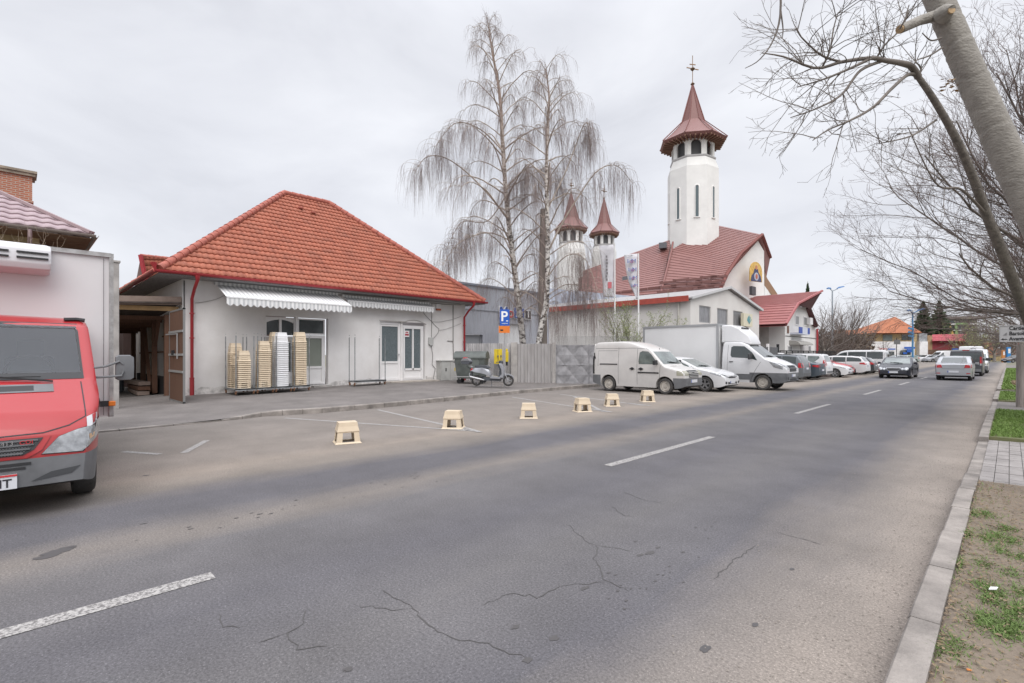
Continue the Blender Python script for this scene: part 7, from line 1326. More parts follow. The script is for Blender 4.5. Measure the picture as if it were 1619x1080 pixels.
mb = MB(); mb.tube([(.70, .06, .245), (.52, .06, .62)], .022, 8); mb.tube([(.70, -.06, .245), (.52, -.06, .62)], .022, 8); mb.build('fork', m_rim, SCO, world=False)
mb = MB(); mb.tube([(.22, .33, 1.04), (.33, .22, 1.06), (.38, 0, 1.04), (.33, -.22, 1.06), (.22, -.33, 1.04)], .018, 6); mb.build('handlebar', m_scd, SCO, world=False); mb = MB(); mb.puff([(.30, .98), (.44, .98), (.46, 1.08), (.36, 1.13), (.28, 1.08)], -.12, .12, .04, .85); mb.build('handlebar_cowl', m_scd, SCO, world=False, smooth=50)
for s in (1, -1):
    mb = MB(); mb.tube([(.34, s*.2, 1.08), (.30, s*.30, 1.26)], .008, 5); mb.lathe([(0, 0), (.045, 0), (.07, .02), (.05, .045), (0, .055)], 14, (.28, s*.33, 1.30), 'X'); mb.build('mirror', m_scd, SCO, world=False, smooth=40)
P_('engine', [(-.78, .22), (-.42, .24), (-.30, .38), (-.45, .44), (-.80, .34)], .05, .15, m_scd, .02); mb = MB(); mb.tube([(-.35, -.14, .26), (-.55, -.17, .30), (-.98, -.18, .40)], [.03, .06, .062], 12); mb.build('exhaust', mat('exhaust_metal', (.34, .34, .35), .35, metal=.8), SCO, world=False, smooth=50)
P_('tail_lamp', [(-1.0, .66), (-.92, .65), (-.88, .75), (-.95, .77)], -.09, .09, m_sct, .02); mb = MB(); mb.box((-1.04, 0, .50), (.015, .16, .14)); mb.build('number_plate', m_plate, SCO, world=False)
mb = MB(); mb.tube([(-.9, .08, .82), (-1.15, .08, .96)], .012, 5); mb.tube([(-.9, -.08, .82), (-1.15, -.08, .96)], .012, 5); mb.build('rack', m_rim, SCO, world=False); TBX = P_('top_box', [(-1.42, 1.04), (-1.36, .95), (-1.02, .95), (-.94, 1.06), (-.98, 1.10), (-1.40, 1.10)], -.22, .22, m_scd, .05, .88)
P_('top_box_lid', [(-1.41, 1.10), (-.97, 1.10), (-1.04, 1.19), (-1.18, 1.23), (-1.34, 1.20)], -.21, .21, mat('dark_silver', (.20, .20, .21), .4), .05, .85); P_('box_reflector', [(-1.36, 1.14), (-1.12, 1.14), (-1.16, 1.25), (-1.30, 1.26)], -.12, .12, m_sct, .03, .85)
mb = MB(); mb.tube([(-.05, 0, .30), (-.02, -.16, .0)], .015, 5); mb.build('side_stand', m_scd, SCO, world=False)
# --- fence run behind the scooter
FE = empty('sheet_fence', tuple(D(775, 560, 26.7).xy)+(.1,), 'corrugated grey sheet fence behind the container and scooter', 'fence'); m_sheet = mat('galv_sheet', (.40, .39, .395), .6, var=.35, vscale=2.5, stretch=(1, 1, .35))
m_sheet2 = mat('weathered_galv_sheet', (.42, .405, .40), .6, var=.6, vscale=3.5, col2=(.24, .22, .21), stretch=(1, 1, .22))
def corrug(name, ua, da, ub, db, vt, z0, m, parent, pitch=.13, amp=.025):
    a = D(ua, 560, da); b = D(ub, 560, db); zt = H_+(V_-vt)*(da+db)/2/F_; L_ = (b-a).xy.length; d_ = Vector(((b-a).x, (b-a).y, 0)).normalized(); nn = Vector((d_.y, -d_.x, 0)); n = int(L_/pitch)*6; vs = []; fs = []; rr = random.Random(3)
    for i in range(n+1):
        s = L_*i/n; ph = (s/pitch) % 1; h = amp*max(-1, min(1, 1.8*math.sin(2*math.pi*ph))); p_ = Vector((a.x, a.y, 0))+d_*s+nn*h; vs += [(p_.x, p_.y, z0), (p_.x, p_.y, zt+rr.uniform(-.006, .006))]
    for i in range(n): fs.append((2*i, 2*i+2, 2*i+3, 2*i+1))
    mb = MB(); mb.add(vs, fs); return mb.build(name, m, parent)
corrug('sheet', 737, 27.3, 808, 26.5, 543, .12, m_sheet, FE); corrug('sheet', 818, 26.2, 872, 26.0, 543.5, .1, m_sheet2, FE, .18, .035)
for u, d_, w_ in ((813, 26.3, .34), (875.5, 25.95, .17)):
    p_ = D(u, 560, d_); zt = H_+(V_-541.5)*d_/F_; mb = MB(); mb.box((p_.x, p_.y, zt/2), (w_, w_, zt), R(45)); mb.build('post', concrete, FE, bevel=.01)
# --- gate of pressed pyramid panels
DG = empty('panel_gate', tuple(D(920, 560, 25.7).xy)+(.05,), 'grey steel gate pressed into diamond pyramids left of the small van', 'gate'); m_gate = mat('gate_grey_paint', (.27, .265, .275), .55, var=.3, vscale=3)
a = D(880, 560, 25.85); b = D(1010, 560, 25.3); d_ = (b-a); d_.z = 0; Lg = d_.length; d_.normalize(); nn = Vector((d_.y, -d_.x, 0)); zt = H_+(V_-546)*25.6/F_; z0 = .08; mb = MB(); cols_ = 5; rows_ = 2; O_ = Vector((a.x, a.y, 0)); cw, rh = Lg/cols_, (zt-z0)/rows_
for c in range(cols_):
    for r in range(rows_):
        q = lambda i, j, h=0: O_+d_*(cw*(c+i))+Vector((0, 0, z0+rh*(r+j)))+nn*h
        top_, bo, le, ri_, ce = q(.5, 1), q(.5, 0), q(0, .5), q(1, .5), q(.5, .5, .055)
        mb.add([top_, bo, le, ri_, ce], [(0, 2, 4), (2, 1, 4), (1, 3, 4), (3, 0, 4)])
        for A_, B_, C_, pt in ((q(0, 0, .055), bo, le, 0), (q(1, 0, .055), ri_, bo, 0), (q(0, 1, .055), le, top_, 0), (q(1, 1, .055), top_, ri_, 0)): m_ = (A_+B_+C_)/3; mb.add([A_, B_, C_], [(0, 1, 2)])
mb.build('pyramid_panels', m_gate, DG)
mb = MB()
for i in range(0, cols_+1, 2): p_ = O_+d_*(cw*i)+nn*.03; mb.bar(p_+Vector((0, 0, z0)), p_+Vector((0, 0, zt+.05)), .05)
for z_ in (z0, z0+rh, zt): mb.bar(O_+nn*.02+Vector((0, 0, z_)), O_+d_*Lg+nn*.02+Vector((0, 0, z_)), .03)
mb.build('frame', m_gate, DG); mb = MB()
for i in range(9): z_ = zt+.05+i*.05; mb.bar(O_+Vector((0, 0, z_)), O_+d_*Lg+Vector((0, 0, z_)), .012)
mb.build('top_rails', mat('grey_wire', (.20, .20, .20), .6), DG)
# --- parking sign
pp = D(798, 560, 22.6); PK = empty('parking_sign', (pp.x, pp.y, .22), 'blue parking sign with an orange plate on a grey post', 'sign'); mb = MB(); mb.tube([(pp.x, pp.y, .2), (pp.x, pp.y, 3.7)], .035, 10); mb.build('post', m_galv, PK, smooth=50)
ri = Vector((.7071, .7071, 0)); fw = Vector((.7071, -.7071, 0)); zq = lambda v, d=22.6: H_+(V_-v)*d/F_
def plate(name, u0, u1, v0, v1, d, m, parent, off, th=.02, bev=0):
    a, b = D(u0, v1, d), D(u1, v0, d); mb = MB(); mb.prism([Vector((a.x, a.y, a.z))+fw*off, Vector((b.x, b.y, a.z))+fw*off, Vector((b.x, b.y, b.z))+fw*off, Vector((a.x, a.y, b.z))+fw*off], fw*th); return mb.build(name, m, parent, bevel=bev)
bp_ = plate('blue_plate', 790.5, 805.5, 489.5, 515, 22.6, mat('parking_blue', (.01, .09, .45), .4), PK, .04); text('parking_letter', 'P', .62, frame(D(797.2, 501, 22.6)+fw*.065, (.7071, .7071, 0), (0, 0, 1)), m_wht, PK, .004, bold=.012); plate('bar_symbol', 800.2, 803.4, 507, 508.3, 22.6, m_wht, PK, .062, .004)
text('sign_word', 'rezervat', .085, frame(D(798, 511.5, 22.6)+fw*.065, (.7071, .7071, 0), (0, 0, 1)), m_wht, PK, .003)
plate('orange_plate', 788.6, 806, 515.6, 526.5, 22.6, mat('plate_orange', (.68, .18, .02), .5), PK, .04); plate('permit_symbol', 791, 795.5, 521, 523.5, 22.6, dark, PK, .062, .003)
# --- yellow gas cabinet and yellow post
YC = empty('yellow_gas_box', D(787, 600, 26.2), 'bright yellow metal box fixed to the sheet fence', 'box'); plate('body', 781.5, 794, 552, 575, 26.3, mat('gas_yellow', (.62, .46, .02), .45, var=.15), YC, .1, .25, .01); plate('door_gap', 787.2, 787.8, 553, 573, 26.3, m_seam, YC, .351, .002)
YB = empty('yellow_meter_post', D(801, 600, 25.9), 'narrow yellow fitting with a black base beside the fence post', 'post'); plate('body', 798.5, 804, 556, 572, 25.9, MATS['gas_yellow'], YB, .1, .2, .02); plate('cap', 799.5, 803, 551.5, 556, 25.9, MATS['gas_yellow'], YB, .12, .16, .03); plate('base', 799.5, 803, 572, 578, 25.9, dark, YB, .12, .14)
# --- wooden pole
WP = MB(); q = D(858, 560, 27.6); WP.tube([(q.x, q.y, 0), (q.x, q.y, 5), D(859, 331, 27.6)], [.26, .23, .17], 12); tag(WP.build('utility_pole', mat('grey_pole_wood', (.25, .215, .19), .9, var=.5, vscale=2, col2=(.15, .13, .11), stretch=(6, 6, .3), bump=.5), smooth=50), 'thick weathered wooden pole between the two birch trunks', 'pole')
# --- banner poles with cloth banners seen from behind
def banner_cloth(rows, m, parent, name='banner'):
    vs = [p for r in rows for p in r]; k = len(rows[0]); fs = [(i*k+j, i*k+j+1, (i+1)*k+j+1, (i+1)*k+j) for i in range(len(rows)-1) for j in range(k-1)]; mb = MB(); mb.add(vs, fs); o = mb.build(name, m, parent, smooth=80); s = o.modifiers.new('s', 'SOLIDIFY'); s.thickness = .004; return o
m_cloth = mat('banner_cloth', (.58, .57, .60), .8, var=.15, vscale=1.5); db = 31.0
for (u, vt, lab, left, n_) in ((1009.5, 401, 'white pole with a tapering banner of repeated blue and red lettering', 987, 0), (972, 385, 'white pole with a long pale banner printed with vertical lettering', 946, 1)):
    pb = D(u, 560, db); BP = empty('banner_pole', (pb.x, pb.y, .1), lab, 'banner'); mb = MB(); zt = zq(vt, db); mb.tube([(pb.x, pb.y, 0), (pb.x, pb.y, zt)], [.06, .035], 10); mb.build('pole', m_wht, BP, smooth=50); e_ = D(left, vt+3, db); mb = MB(); mb.bar(Vector((pb.x, pb.y, zt-.08)), Vector((e_.x, e_.y, e_.z)), .03); mb.build('cross_arm', m_galv, BP); rows = []
    prof = [(987, 403), (988.5, 418), (992, 440), (996, 452), (1002, 463), (1006, 473)] if n_ == 0 else [(947, 389), (950, 410), (951, 430), (953, 450), (953.5, 463), (954, 470)]
    n = 14; us = np.interp(np.linspace(0, 1, n), np.linspace(0, 1, len(prof)), [p[0] for p in prof]); vs_ = np.interp(np.linspace(0, 1, n), np.linspace(0, 1, len(prof)), [p[1] for p in prof])
    for i in range(n):
        row = []
        for j in range(9): s = j/8; uu = us[i]+(u-1.6-us[i])*s; row.append(D(uu, vs_[i]-s*2.2*(1-i/n), db+.10*math.sin(s*5+i*.35)))
        rows.append(row)
    bc = banner_cloth(rows, m_cloth, BP)
    if n_ == 0:
        for k, (uu, vv, sz) in enumerate(((998.5, 413, .36), (1000, 426.5, .34), (1001, 439.5, .32), (1003, 451.5, .27))):
            for (txx, mm, du_) in (('M', mat('faded_blue_print', (.16, .20, .42), .7), 6.6), ('o', mat('faded_red_print', (.55, .14, .16), .7), .8), ('bil', MATS['faded_blue_print'], -5.6)): text('banner_letters', txx, sz, frame(D(uu+du_*sz/.6*.95, vv, db-.16), (-.7071, -.7071, -.10), (0, 0, 1)), mm, BP, .012, bold=.0)
    else: [plate('banner_mark', 957.4+.7*(k_ % 2), 960.2+.5*(k_ % 3), 404+k_*5.2, 407.6+k_*5.2, db-.1, mat('faded_black_print', (.20, .19, .20), .7), BP, .02, .004) for k_ in range(8)]; plate('banner_mark', 961, 967, 446, 456, db-.1, mat('faded_red_print', (.55, .10, .12), .7), BP, .02, .004)
# --- direction sign and its wooden post, right edge
dsn = 15.9; DS = empty('direction_sign', tuple(D(1617, 560, dsn).xy)+(.08,), 'white direction board with black lettering and a left arrow above the verge', 'sign')
sa = D(1580, 541, dsn); sb_ = Vector((sa.x+1.55, sa.y, 0)); zt, zb = zq(515, dsn), zq(541, dsn); mb = MB(); mb.bb(sa.x, sa.x+1.5, sa.y, sa.y+.03, zb, zt); mb.build('board', mat('board_white', (.62, .62, .63), .5), DS, bevel=.005)
mb = MB()
for a_, b_ in (((sa.x+.01, zb+.01), (sa.x+1.49, zb+.01)), ((sa.x+.01, zt-.01), (sa.x+1.49, zt-.01)), ((sa.x+.01, zb), (sa.x+.01, zt)), ((sa.x+1.49, zb), (sa.x+1.49, zt))): mb.bar((a_[0], sa.y-.005, a_[1]), (b_[0], sa.y-.005, b_[1]), .012)
mb.build('border', mat('pale_border', (.45, .45, .46), .5), DS)
h_ = zt-zb
for i, w_ in enumerate(('Cartier', 'Bartolomeu', 'Avantgarden')): text('sign_words', w_, .165, frame((sa.x+.22, sa.y-.006, zt-.095-i*h_*.315), (1, 0, 0), (0, 0, 1)), m_blk, DS, .004, 'LEFT', bold=.003, sx=.80)
mb = MB(); zc_ = zb+.09; mb.box((sa.x+.13, sa.y-.006, zc_), (.10, .008, .022)); mb.prism([(sa.x+.04, sa.y-.01, zc_), (sa.x+.09, sa.y-.01, zc_+.035), (sa.x+.09, sa.y-.01, zc_-.035)], (0, .006, 0)); mb.build('arrow', m_blk, DS)
mb = MB(); mb.prism([(sa.x+.08, sa.y-.008, zc_+.12), (sa.x+.17, sa.y-.008, zc_+.22), (sa.x+.17, sa.y-.008, zc_+.12)], (0, .006, 0)); mb.build('pictogram', mat('faint_pictogram', (.30, .30, .31), .6), DS)
sp_x = sa.x+.78
mb = MB(); mb.tube([(sp_x, sa.y+.06, .08), (sp_x, sa.y+.06, zt-.02)], .03, 8); mb.build('post', m_galv, DS)
WPo = MB(); q = G(1614, 642, .08); WPo.tube([(q.x, q.y, .05), (q.x, q.y, 1.95)], [.115, .10], 12); tag(WPo.build('verge_post', mat('grey_timber_post', (.27, .24, .22), .9, var=.4, vscale=3, stretch=(5, 5, .4)), smooth=50), 'weathered round timber post standing in the verge below the direction board', 'post')
# --- litter on the verge
mb = MB(); q = G(1570, 933, .125); mb.prism([q+Vector((-.02, -.014, 0)), q+Vector((.016, -.016, .012)), q+Vector((.024, .012, .02)), q+Vector((-.012, .016, .01))], (0, 0, .004)); tag(mb.build('paper_scrap', m_wht), 'crumpled white paper scrap among the green weeds', 'litter')
mb = MB(); q = G(1532, 1059, .118); mb.box(q, (.018, .010, .005), rz=.4); tag(mb.build('orange_peel', mat('orange_scrap', (.55, .20, .05), .6)), 'tiny orange scrap lying on the bare soil', 'litter')
# ================================================================= TREES
class Twigs:
    """many thin tapering polylines joined as one mesh part"""
    def __init__(s): s.V = []; s.F = []; s.n = 0
    def add(s, pts, r0, r1, k=3):
        P = np.asarray(pts, float); n = len(P); T = np.gradient(P, axis=0); T /= (np.linalg.norm(T, axis=1, keepdims=True)+1e-9)
        ref = np.array([.31, .17, .93]) if abs(T[0][2]) < .8 else np.array([.9, .3, .1]); X = np.cross(T, ref); X /= (np.linalg.norm(X, axis=1, keepdims=True)+1e-9); Y = np.cross(T, X); rad = np.linspace(r0, r1, n)[:, None]
        rings = [P+(X*math.cos(a)+Y*math.sin(a))*rad for a in np.arange(k)*2*math.pi/k]; V = np.stack(rings, 1).reshape(-1, 3); s.V.append(V); i = np.arange(n-1)[:, None]*k; j = np.arange(k)[None, :]; j2 = (j+1) % k
        s.F.append(np.stack([i+j, i+j2, i+k+j2, i+k+j], -1).reshape(-1, 4)+s.n); s.n += len(V)
    def build(s, name, m, parent=None):
        V = np.concatenate(s.V); F = np.concatenate(s.F)
        if parent is not None: V = V-np.array(parent.location)
        me = bpy.data.meshes.new(name); me.vertices.add(len(V)); me.vertices.foreach_set('co', V.ravel()); me.loops.add(F.size); me.loops.foreach_set('vertex_index', F.ravel()); me.polygons.add(len(F)); me.polygons.foreach_set('loop_start', np.arange(0, F.size, 4)); me.polygons.foreach_set('loop_total', np.full(len(F), 4)); me.polygons.foreach_set('use_smooth', np.ones(len(F), bool)); me.update(calc_edges=True); me.materials.append(m)
        o = bpy.data.objects.new(name, me); COL.objects.link(o); o.parent = parent; return o
def bark_birch():
    m = mat('birch_bark', (.55, .52, .48), .8, bump=.3, bscale=30); n = m.node_tree.nodes; l = m.node_tree.links; g = n.new('ShaderNodeNewGeometry'); mp_ = n.new('ShaderNodeMapping'); mp_.inputs['Scale'].default_value = (1.6, 1.6, 2.6); l.new(g.outputs['Position'], mp_.inputs[0])
    v = n.new('ShaderNodeTexNoise'); v.inputs['Scale'].default_value = 2.4; v.inputs['Detail'].default_value = 6; v.inputs['Roughness'].default_value = .75; l.new(mp_.outputs[0], v.inputs[0]); r = n.new('ShaderNodeValToRGB'); e = r.color_ramp.elements; e[0].position = .44; e[0].color = (.06, .05, .045, 1); e[1].position = .52; e[1].color = (.66, .63, .59, 1)
    l.new(v.outputs[0], r.inputs[0]); s = n.new('ShaderNodeSeparateXYZ'); l.new(g.outputs['Position'], s.inputs[0]); mr_ = n.new('ShaderNodeMapRange'); mr_.inputs[1].default_value = 9; mr_.inputs[2].default_value = 17; l.new(s.outputs[2], mr_.inputs[0]); mx_ = n.new('ShaderNodeMix'); mx_.data_type = 'RGBA'; l.new(mr_.outputs[0], mx_.inputs['Factor']); l.new(r.outputs[0], mx_.inputs['A']); mx_.inputs['B'].default_value = (.30, .22, .18, 1); l.new(mx_.outputs['Result'], n['Principled BSDF'].inputs['Base Color']); return m
m_birch = bark_birch(); m_bbr = mat('birch_branch', (.38, .32, .27), .8, var=.3, vscale=2); m_btw = mat('birch_twig', (.22, .17, .155), .8)
def interp_curve(ctrl, n):
    C = np.array([tuple(c) for c in ctrl]); t = np.linspace(0, len(C)-1, n); out = []
    for s in t:
        i = min(int(s), len(C)-2); f = s-i; p0, p1, p2, p3 = C[max(i-1, 0)], C[i], C[i+1], C[min(i+2, len(C)-1)]
        out.append(.5*((2*p1)+(-p0+p2)*f+(2*p0-5*p1+4*p2-p3)*f*f+(-p0+3*p1-3*p2+p3)*f**3))
    return np.array(out)
CR, CF = np.array([.7071, .7071, 0]), np.array([-.7071, .7071, 0])
def birch(label, ctrl_px, d, r0, nbr, env, seed, big):
    rng = np.random.default_rng(seed); ctrl = [D(u, v, d+dd) for u, v, dd in ctrl_px]; ctrl[0].z = 0; T_ = empty('birch_tree', (ctrl[0].x, ctrl[0].y, 0), label, 'tree', 'leafless weeping birches'); tr = interp_curve(ctrl, 60); w = Twigs()
    for i in range(59): s0, s1 = i/59, (i+1)/59; w.add(tr[i:i+2] if i == 58 else tr[i:i+2], r0*(1-s0)**.8+.012, r0*(1-s1)**.8+.012, 10)
    w.build('trunk', m_birch, T_); B = Twigs(); TW = Twigs()
    def limb(start, az, L, rise, rad, droop):
        n = 14; s = np.linspace(0, 1, n)[:, None]; dirh = CR*math.cos(az)+CF*math.sin(az); wob = np.cumsum(rng.normal(0, .035*L/n*2, (n, 3)), 0)
        P = start+dirh*L*(s**.95)*(1-.12*s**3)+np.array([0, 0, 1.])*(rise*(s*1.9-1.15*s**2.4)-droop*s**4)+wob; B.add(P, rad, .006, 6); return P
    def hang(p, dirh, L, r=.0032):
        n = 9; s = np.linspace(0, 1, n)[:, None]; out = dirh*.22*min(L, 1.5)*(1-np.exp(-3*s)); P = p+out+np.array([0, 0, -1.])*L*(s-.10*np.sin(s*3))+np.cumsum(rng.normal(0, .022, (n, 3))*s, 0); TW.add(P, r, .0018, 3)
        for q in range(2 if L > .9 else 1):
            k = rng.integers(1, 6); l2 = L*rng.uniform(.3, .6); s2 = np.linspace(0, 1, 5)[:, None]; o = rng.normal(0, .10, 3)*np.array([1, 1, .1]); P2 = P[k]+o*s2*1.4+np.array([0, 0, -1.])*l2*s2; TW.add(P2, .003, .0016, 3)
    H0 = tr[:, 2]
    for b in range(nbr):
        t = .20+.80*(b+rng.uniform(0, 1))/nbr; i = min(58, int(t*59)); st_ = tr[i]; z = st_[2]; Lm = np.interp(z, env[0], env[1])*rng.uniform(.65, 1.1); az = b*2.399+rng.uniform(-.3, .3); rise = Lm*rng.uniform(.35, .65)*(1 if z < 14 else 1.3); P = limb(st_, az, Lm, rise, .009+.011*Lm, Lm*rng.uniform(.1, .35)); dh = (P[-1]-P[0])*np.array([1, 1, 0]); dh /= np.linalg.norm(dh)+1e-6
        # secondary side shoots that arch over too
        for k in range(int(3+Lm*1.6)):
            j = rng.integers(3, 13); a2 = az+rng.uniform(-1.1, 1.1); l2 = rng.uniform(.3, .9)*(.5+Lm*.20); d2 = CR*math.cos(a2)+CF*math.sin(a2); s = np.linspace(0, 1, 7)[:, None]; Q = P[j]+d2*l2*s+np.array([0, 0, 1.])*l2*(.45*s-.75*s**2)+np.cumsum(rng.normal(0, .02, (7, 3)), 0); B.add(Q, .009, .004, 4)
            for q in range(rng.integers(3, 6)): hang(Q[rng.integers(2, 7)], d2, rng.uniform(.6, 2.0)*np.interp(z, [4, 10, 18], [1.25, 1.2, .55]))
        for k in range(int(5+Lm*4.6)):
            j = rng.integers(5, 14); hang(P[j], dh, rng.uniform(.6, 2.5)*np.interp(z, [4, 8, 14, 20], [1.3, 1.25, .95, .45])*(.6+.4*j/13))
        for k in range(4): s = np.linspace(0, 1, 6)[:, None]; a2 = az+rng.uniform(-.6, .6); TW.add(P[rng.integers(6, 14)]+(CR*math.cos(a2)+CF*math.sin(a2)+np.array([0, 0, .9]))*s*rng.uniform(.2, .5), .004, .002, 3)
    for (px, rr0) in big:      # big limbs read off the photograph
        P = interp_curve([D(u, v, d+dd) for u, v, dd in px], 22); B.add(P, rr0, .012, 7); 
        for k in range(48):
            j = rng.integers(9, 22); a2 = rng.uniform(0, 6.28); d2 = CR*math.cos(a2)+CF*math.sin(a2); l2 = rng.uniform(.3, 1.2); s = np.linspace(0, 1, 6)[:, None]; Q = P[j]+d2*l2*s+np.array([0, 0, 1.])*l2*(.5*s-.7*s**2); B.add(Q, .009, .004, 4)
            for q in range(5): hang(Q[rng.integers(1, 6)], d2, rng.uniform(.9, 2.6))
        for k in range(46): j = rng.integers(9, 22); hang(P[j], CR*.1, rng.uniform(1.0, 2.8))
    B.build('branches', m_bbr, T_); TW.build('twigs', m_btw, T_); return T_
birch('tall white trunked weeping birch nearest the shop house, the taller of two', [(830, 560, 0), (826, 535, 0), (815, 440, 0), (802, 330, .2), (795, 230, .1), (790, 150, 0), (778, 80, 0), (771, 32, 0)], 29.0, .20, 76, ([3, 6, 9, 12, 15, 18, 21], [1.8, 3.4, 4.1, 3.9, 2.9, 1.9, .6]), 5,
      [([(803, 345, 0), (770, 305, 0), (735, 270, .4), (700, 248, .5), (672, 250, .5), (655, 275, .5)], .055), ([(800, 310, 0), (770, 350, .2), (730, 352, .6), (705, 395, .8)], .04), ([(796, 240, 0), (760, 205, 0), (720, 195, -.4), (688, 232, -.5)], .045), ([(806, 380, 0), (770, 368, -.5), (725, 385, -1), (700, 420, -1.2)], .04), ([(800, 300, 0), (835, 280, .2), (870, 265, .3), (890, 300, .3)], .04)])
birch('weeping birch leaning right beside the wooden pole, the shorter of two', [(846, 560, 0), (852, 540, 0), (864, 470, 0), (866, 380, 0), (864, 280, -.1), (866, 200, 0), (868, 150, 0), (862, 108, 0)], 27.0, .17, 56, ([3, 6, 9, 12, 15, 18], [1.6, 2.8, 3.3, 3.0, 2.0, .6]), 9,
      [([(866, 400, 0), (885, 360, 0), (915, 310, .2), (945, 270, .3), (975, 262, .3), (1000, 290, .3)], .06), ([(866, 330, 0), (895, 270, .3), (925, 195, .5), (933, 225, .5)], .045), ([(864, 440, 0), (895, 405, -.5), (925, 410, -.8), (945, 460, -1)], .035), ([(862, 470, 0), (895, 450, .4), (925, 458, .5), (940, 490, .5)], .03), ([(864, 300, 0), (830, 270, .2), (800, 300, .4)], .03)])
# --- generic bare broadleaf built by recursion
m_bark = mat('grey_bark', (.23, .205, .18), .9, var=.4, vscale=5, bump=.5, bscale=20); m_branch = mat('brown_grey_branch', (.155, .132, .116), .85, var=.3, vscale=1.5); m_twig = mat('reddish_twig', (.14, .10, .088), .85)
def norm(v): return v/(np.linalg.norm(v)+1e-9)
def grow(rng, BR, TW, p, dr, L, rad, lvl, maxl, up, spread, kids, thin=.008):
    n = max(4, int(5+L*1.6)); P = [p]; dcur = norm(dr)
    for i in range(n-1): dcur = norm(dcur+rng.normal(0, .10 if lvl < 2 else .16, 3)+np.array([0, 0, up])*(.10)); P.append(P[-1]+dcur*L/(n-1))
    P = np.array(P); tgt = BR if rad > thin else TW; tgt.add(P, rad, max(rad*.35, .0022), 6 if rad > .03 else (4 if rad > .01 else 3))
    if lvl >= maxl: return
    nk = int(kids[lvl]*rng.uniform(.75, 1.25))
    for k in range(nk):
        f = .15+.85*(k+rng.uniform(0, 1))/nk; i = min(n-2, int(f*(n-1))); q = P[i]+(P[i+1]-P[i])*rng.uniform(0, 1); ax = norm(P[i+1]-P[i]); side = norm(np.cross(ax, rng.normal(0, 1, 3))); ang = spread[lvl]*rng.uniform(.7, 1.2); nd = ax*math.cos(ang)+side*math.sin(ang); grow(rng, BR, TW, q, nd, L*rng.uniform(.32, .55)*(1.15-.45*f), max(rad*.42*(1-.4*f), .0028), lvl+1, maxl, up, spread, kids, thin)
def bare_tree(name, label, base, h, r0, limbs, seed, trunk_to=None, maxl=3, kids=(9, 6, 4), spread=(.7, .7, .6), up=.5, group=None, m1=None, m2=None, thin=.008, cat='tree'):
    rng = np.random.default_rng(seed); T_ = empty(name, tuple(base), label, cat, group); top = np.array(trunk_to if trunk_to is not None else (base[0], base[1], h)); tr = interp_curve([np.array(base), np.array(base)*.5+top*.5+np.array([rng.normal(0, .06), rng.normal(0, .06), 0]), top], 14); w = Twigs(); w.add(tr, r0, r0*.55, 12); w.build('trunk', m1 or m_bark, T_); BR = Twigs(); TW = Twigs()
    for (f, az, el, L, r) in limbs(rng): i = min(12, int(f*13)); grow(rng, BR, TW, tr[i], CR*math.cos(az)*math.cos(el)+CF*math.sin(az)*math.cos(el)+np.array([0, 0, math.sin(el)]), L, r, 0, maxl, up, spread, kids, thin)
    BR.build('branches', m2 or m_branch, T_); TW.build('twigs', m_twig, T_); return T_
# big fanned tree over the verge
def fan(n, L0, L1, e0=-.15, e1=1.35, r=.055):
    def f(rng):
        out = []
        for k in range(n): el = e0+(e1-e0)*(k/n)**1.1+rng.uniform(-.06, .06); az = k*2.399+rng.uniform(-.3, .3); out.append((.45+.55*k/n, az, el, rng.uniform(L0, L1)*(1-.12*max(0, el)), r*rng.uniform(.6, 1.1)))
        return out
    return f
GT_ = 'leafless trees standing in the verge'
bare_tree('bare_linden', 'broad fanning bare linden filling the sky behind the leaning trunk', (.95, 17.6, .1), 5.2, .26, fan(44, 3.8, 5.5, .13, 1.42, r=.040), 3, maxl=3, kids=(17, 9, 4), spread=(.55, .6, .55), up=.35, group=GT_)
bare_tree('bare_linden', 'lower bare linden behind the direction board, second along the verge', (1.0, 28.5, .1), 4.6, .22, fan(26, 3.0, 4.2, .22, 1.3, .036), 4, maxl=3, kids=(11, 6, 4), spread=(.6, .6, .55), up=.2, group=GT_)
bare_tree('bare_linden', 'bare linden with leaf litter at its foot, third along the verge', (.55, 40, .1), 4.2, .20, fan(20, 3.0, 4.2, .3, 1.3, .036), 5, maxl=3, kids=(9, 5, 3), spread=(.6, .6, .55), up=.2, group=GT_, thin=.014)
bare_tree('bare_linden', 'distant bare linden at the end of the verge near the junction', (.7, 57, .1), 4.6, .22, fan(18, 3.5, 5.0, .2, 1.3, .045), 6, maxl=3, kids=(8, 5, 3), up=.3, group=GT_, thin=.02)
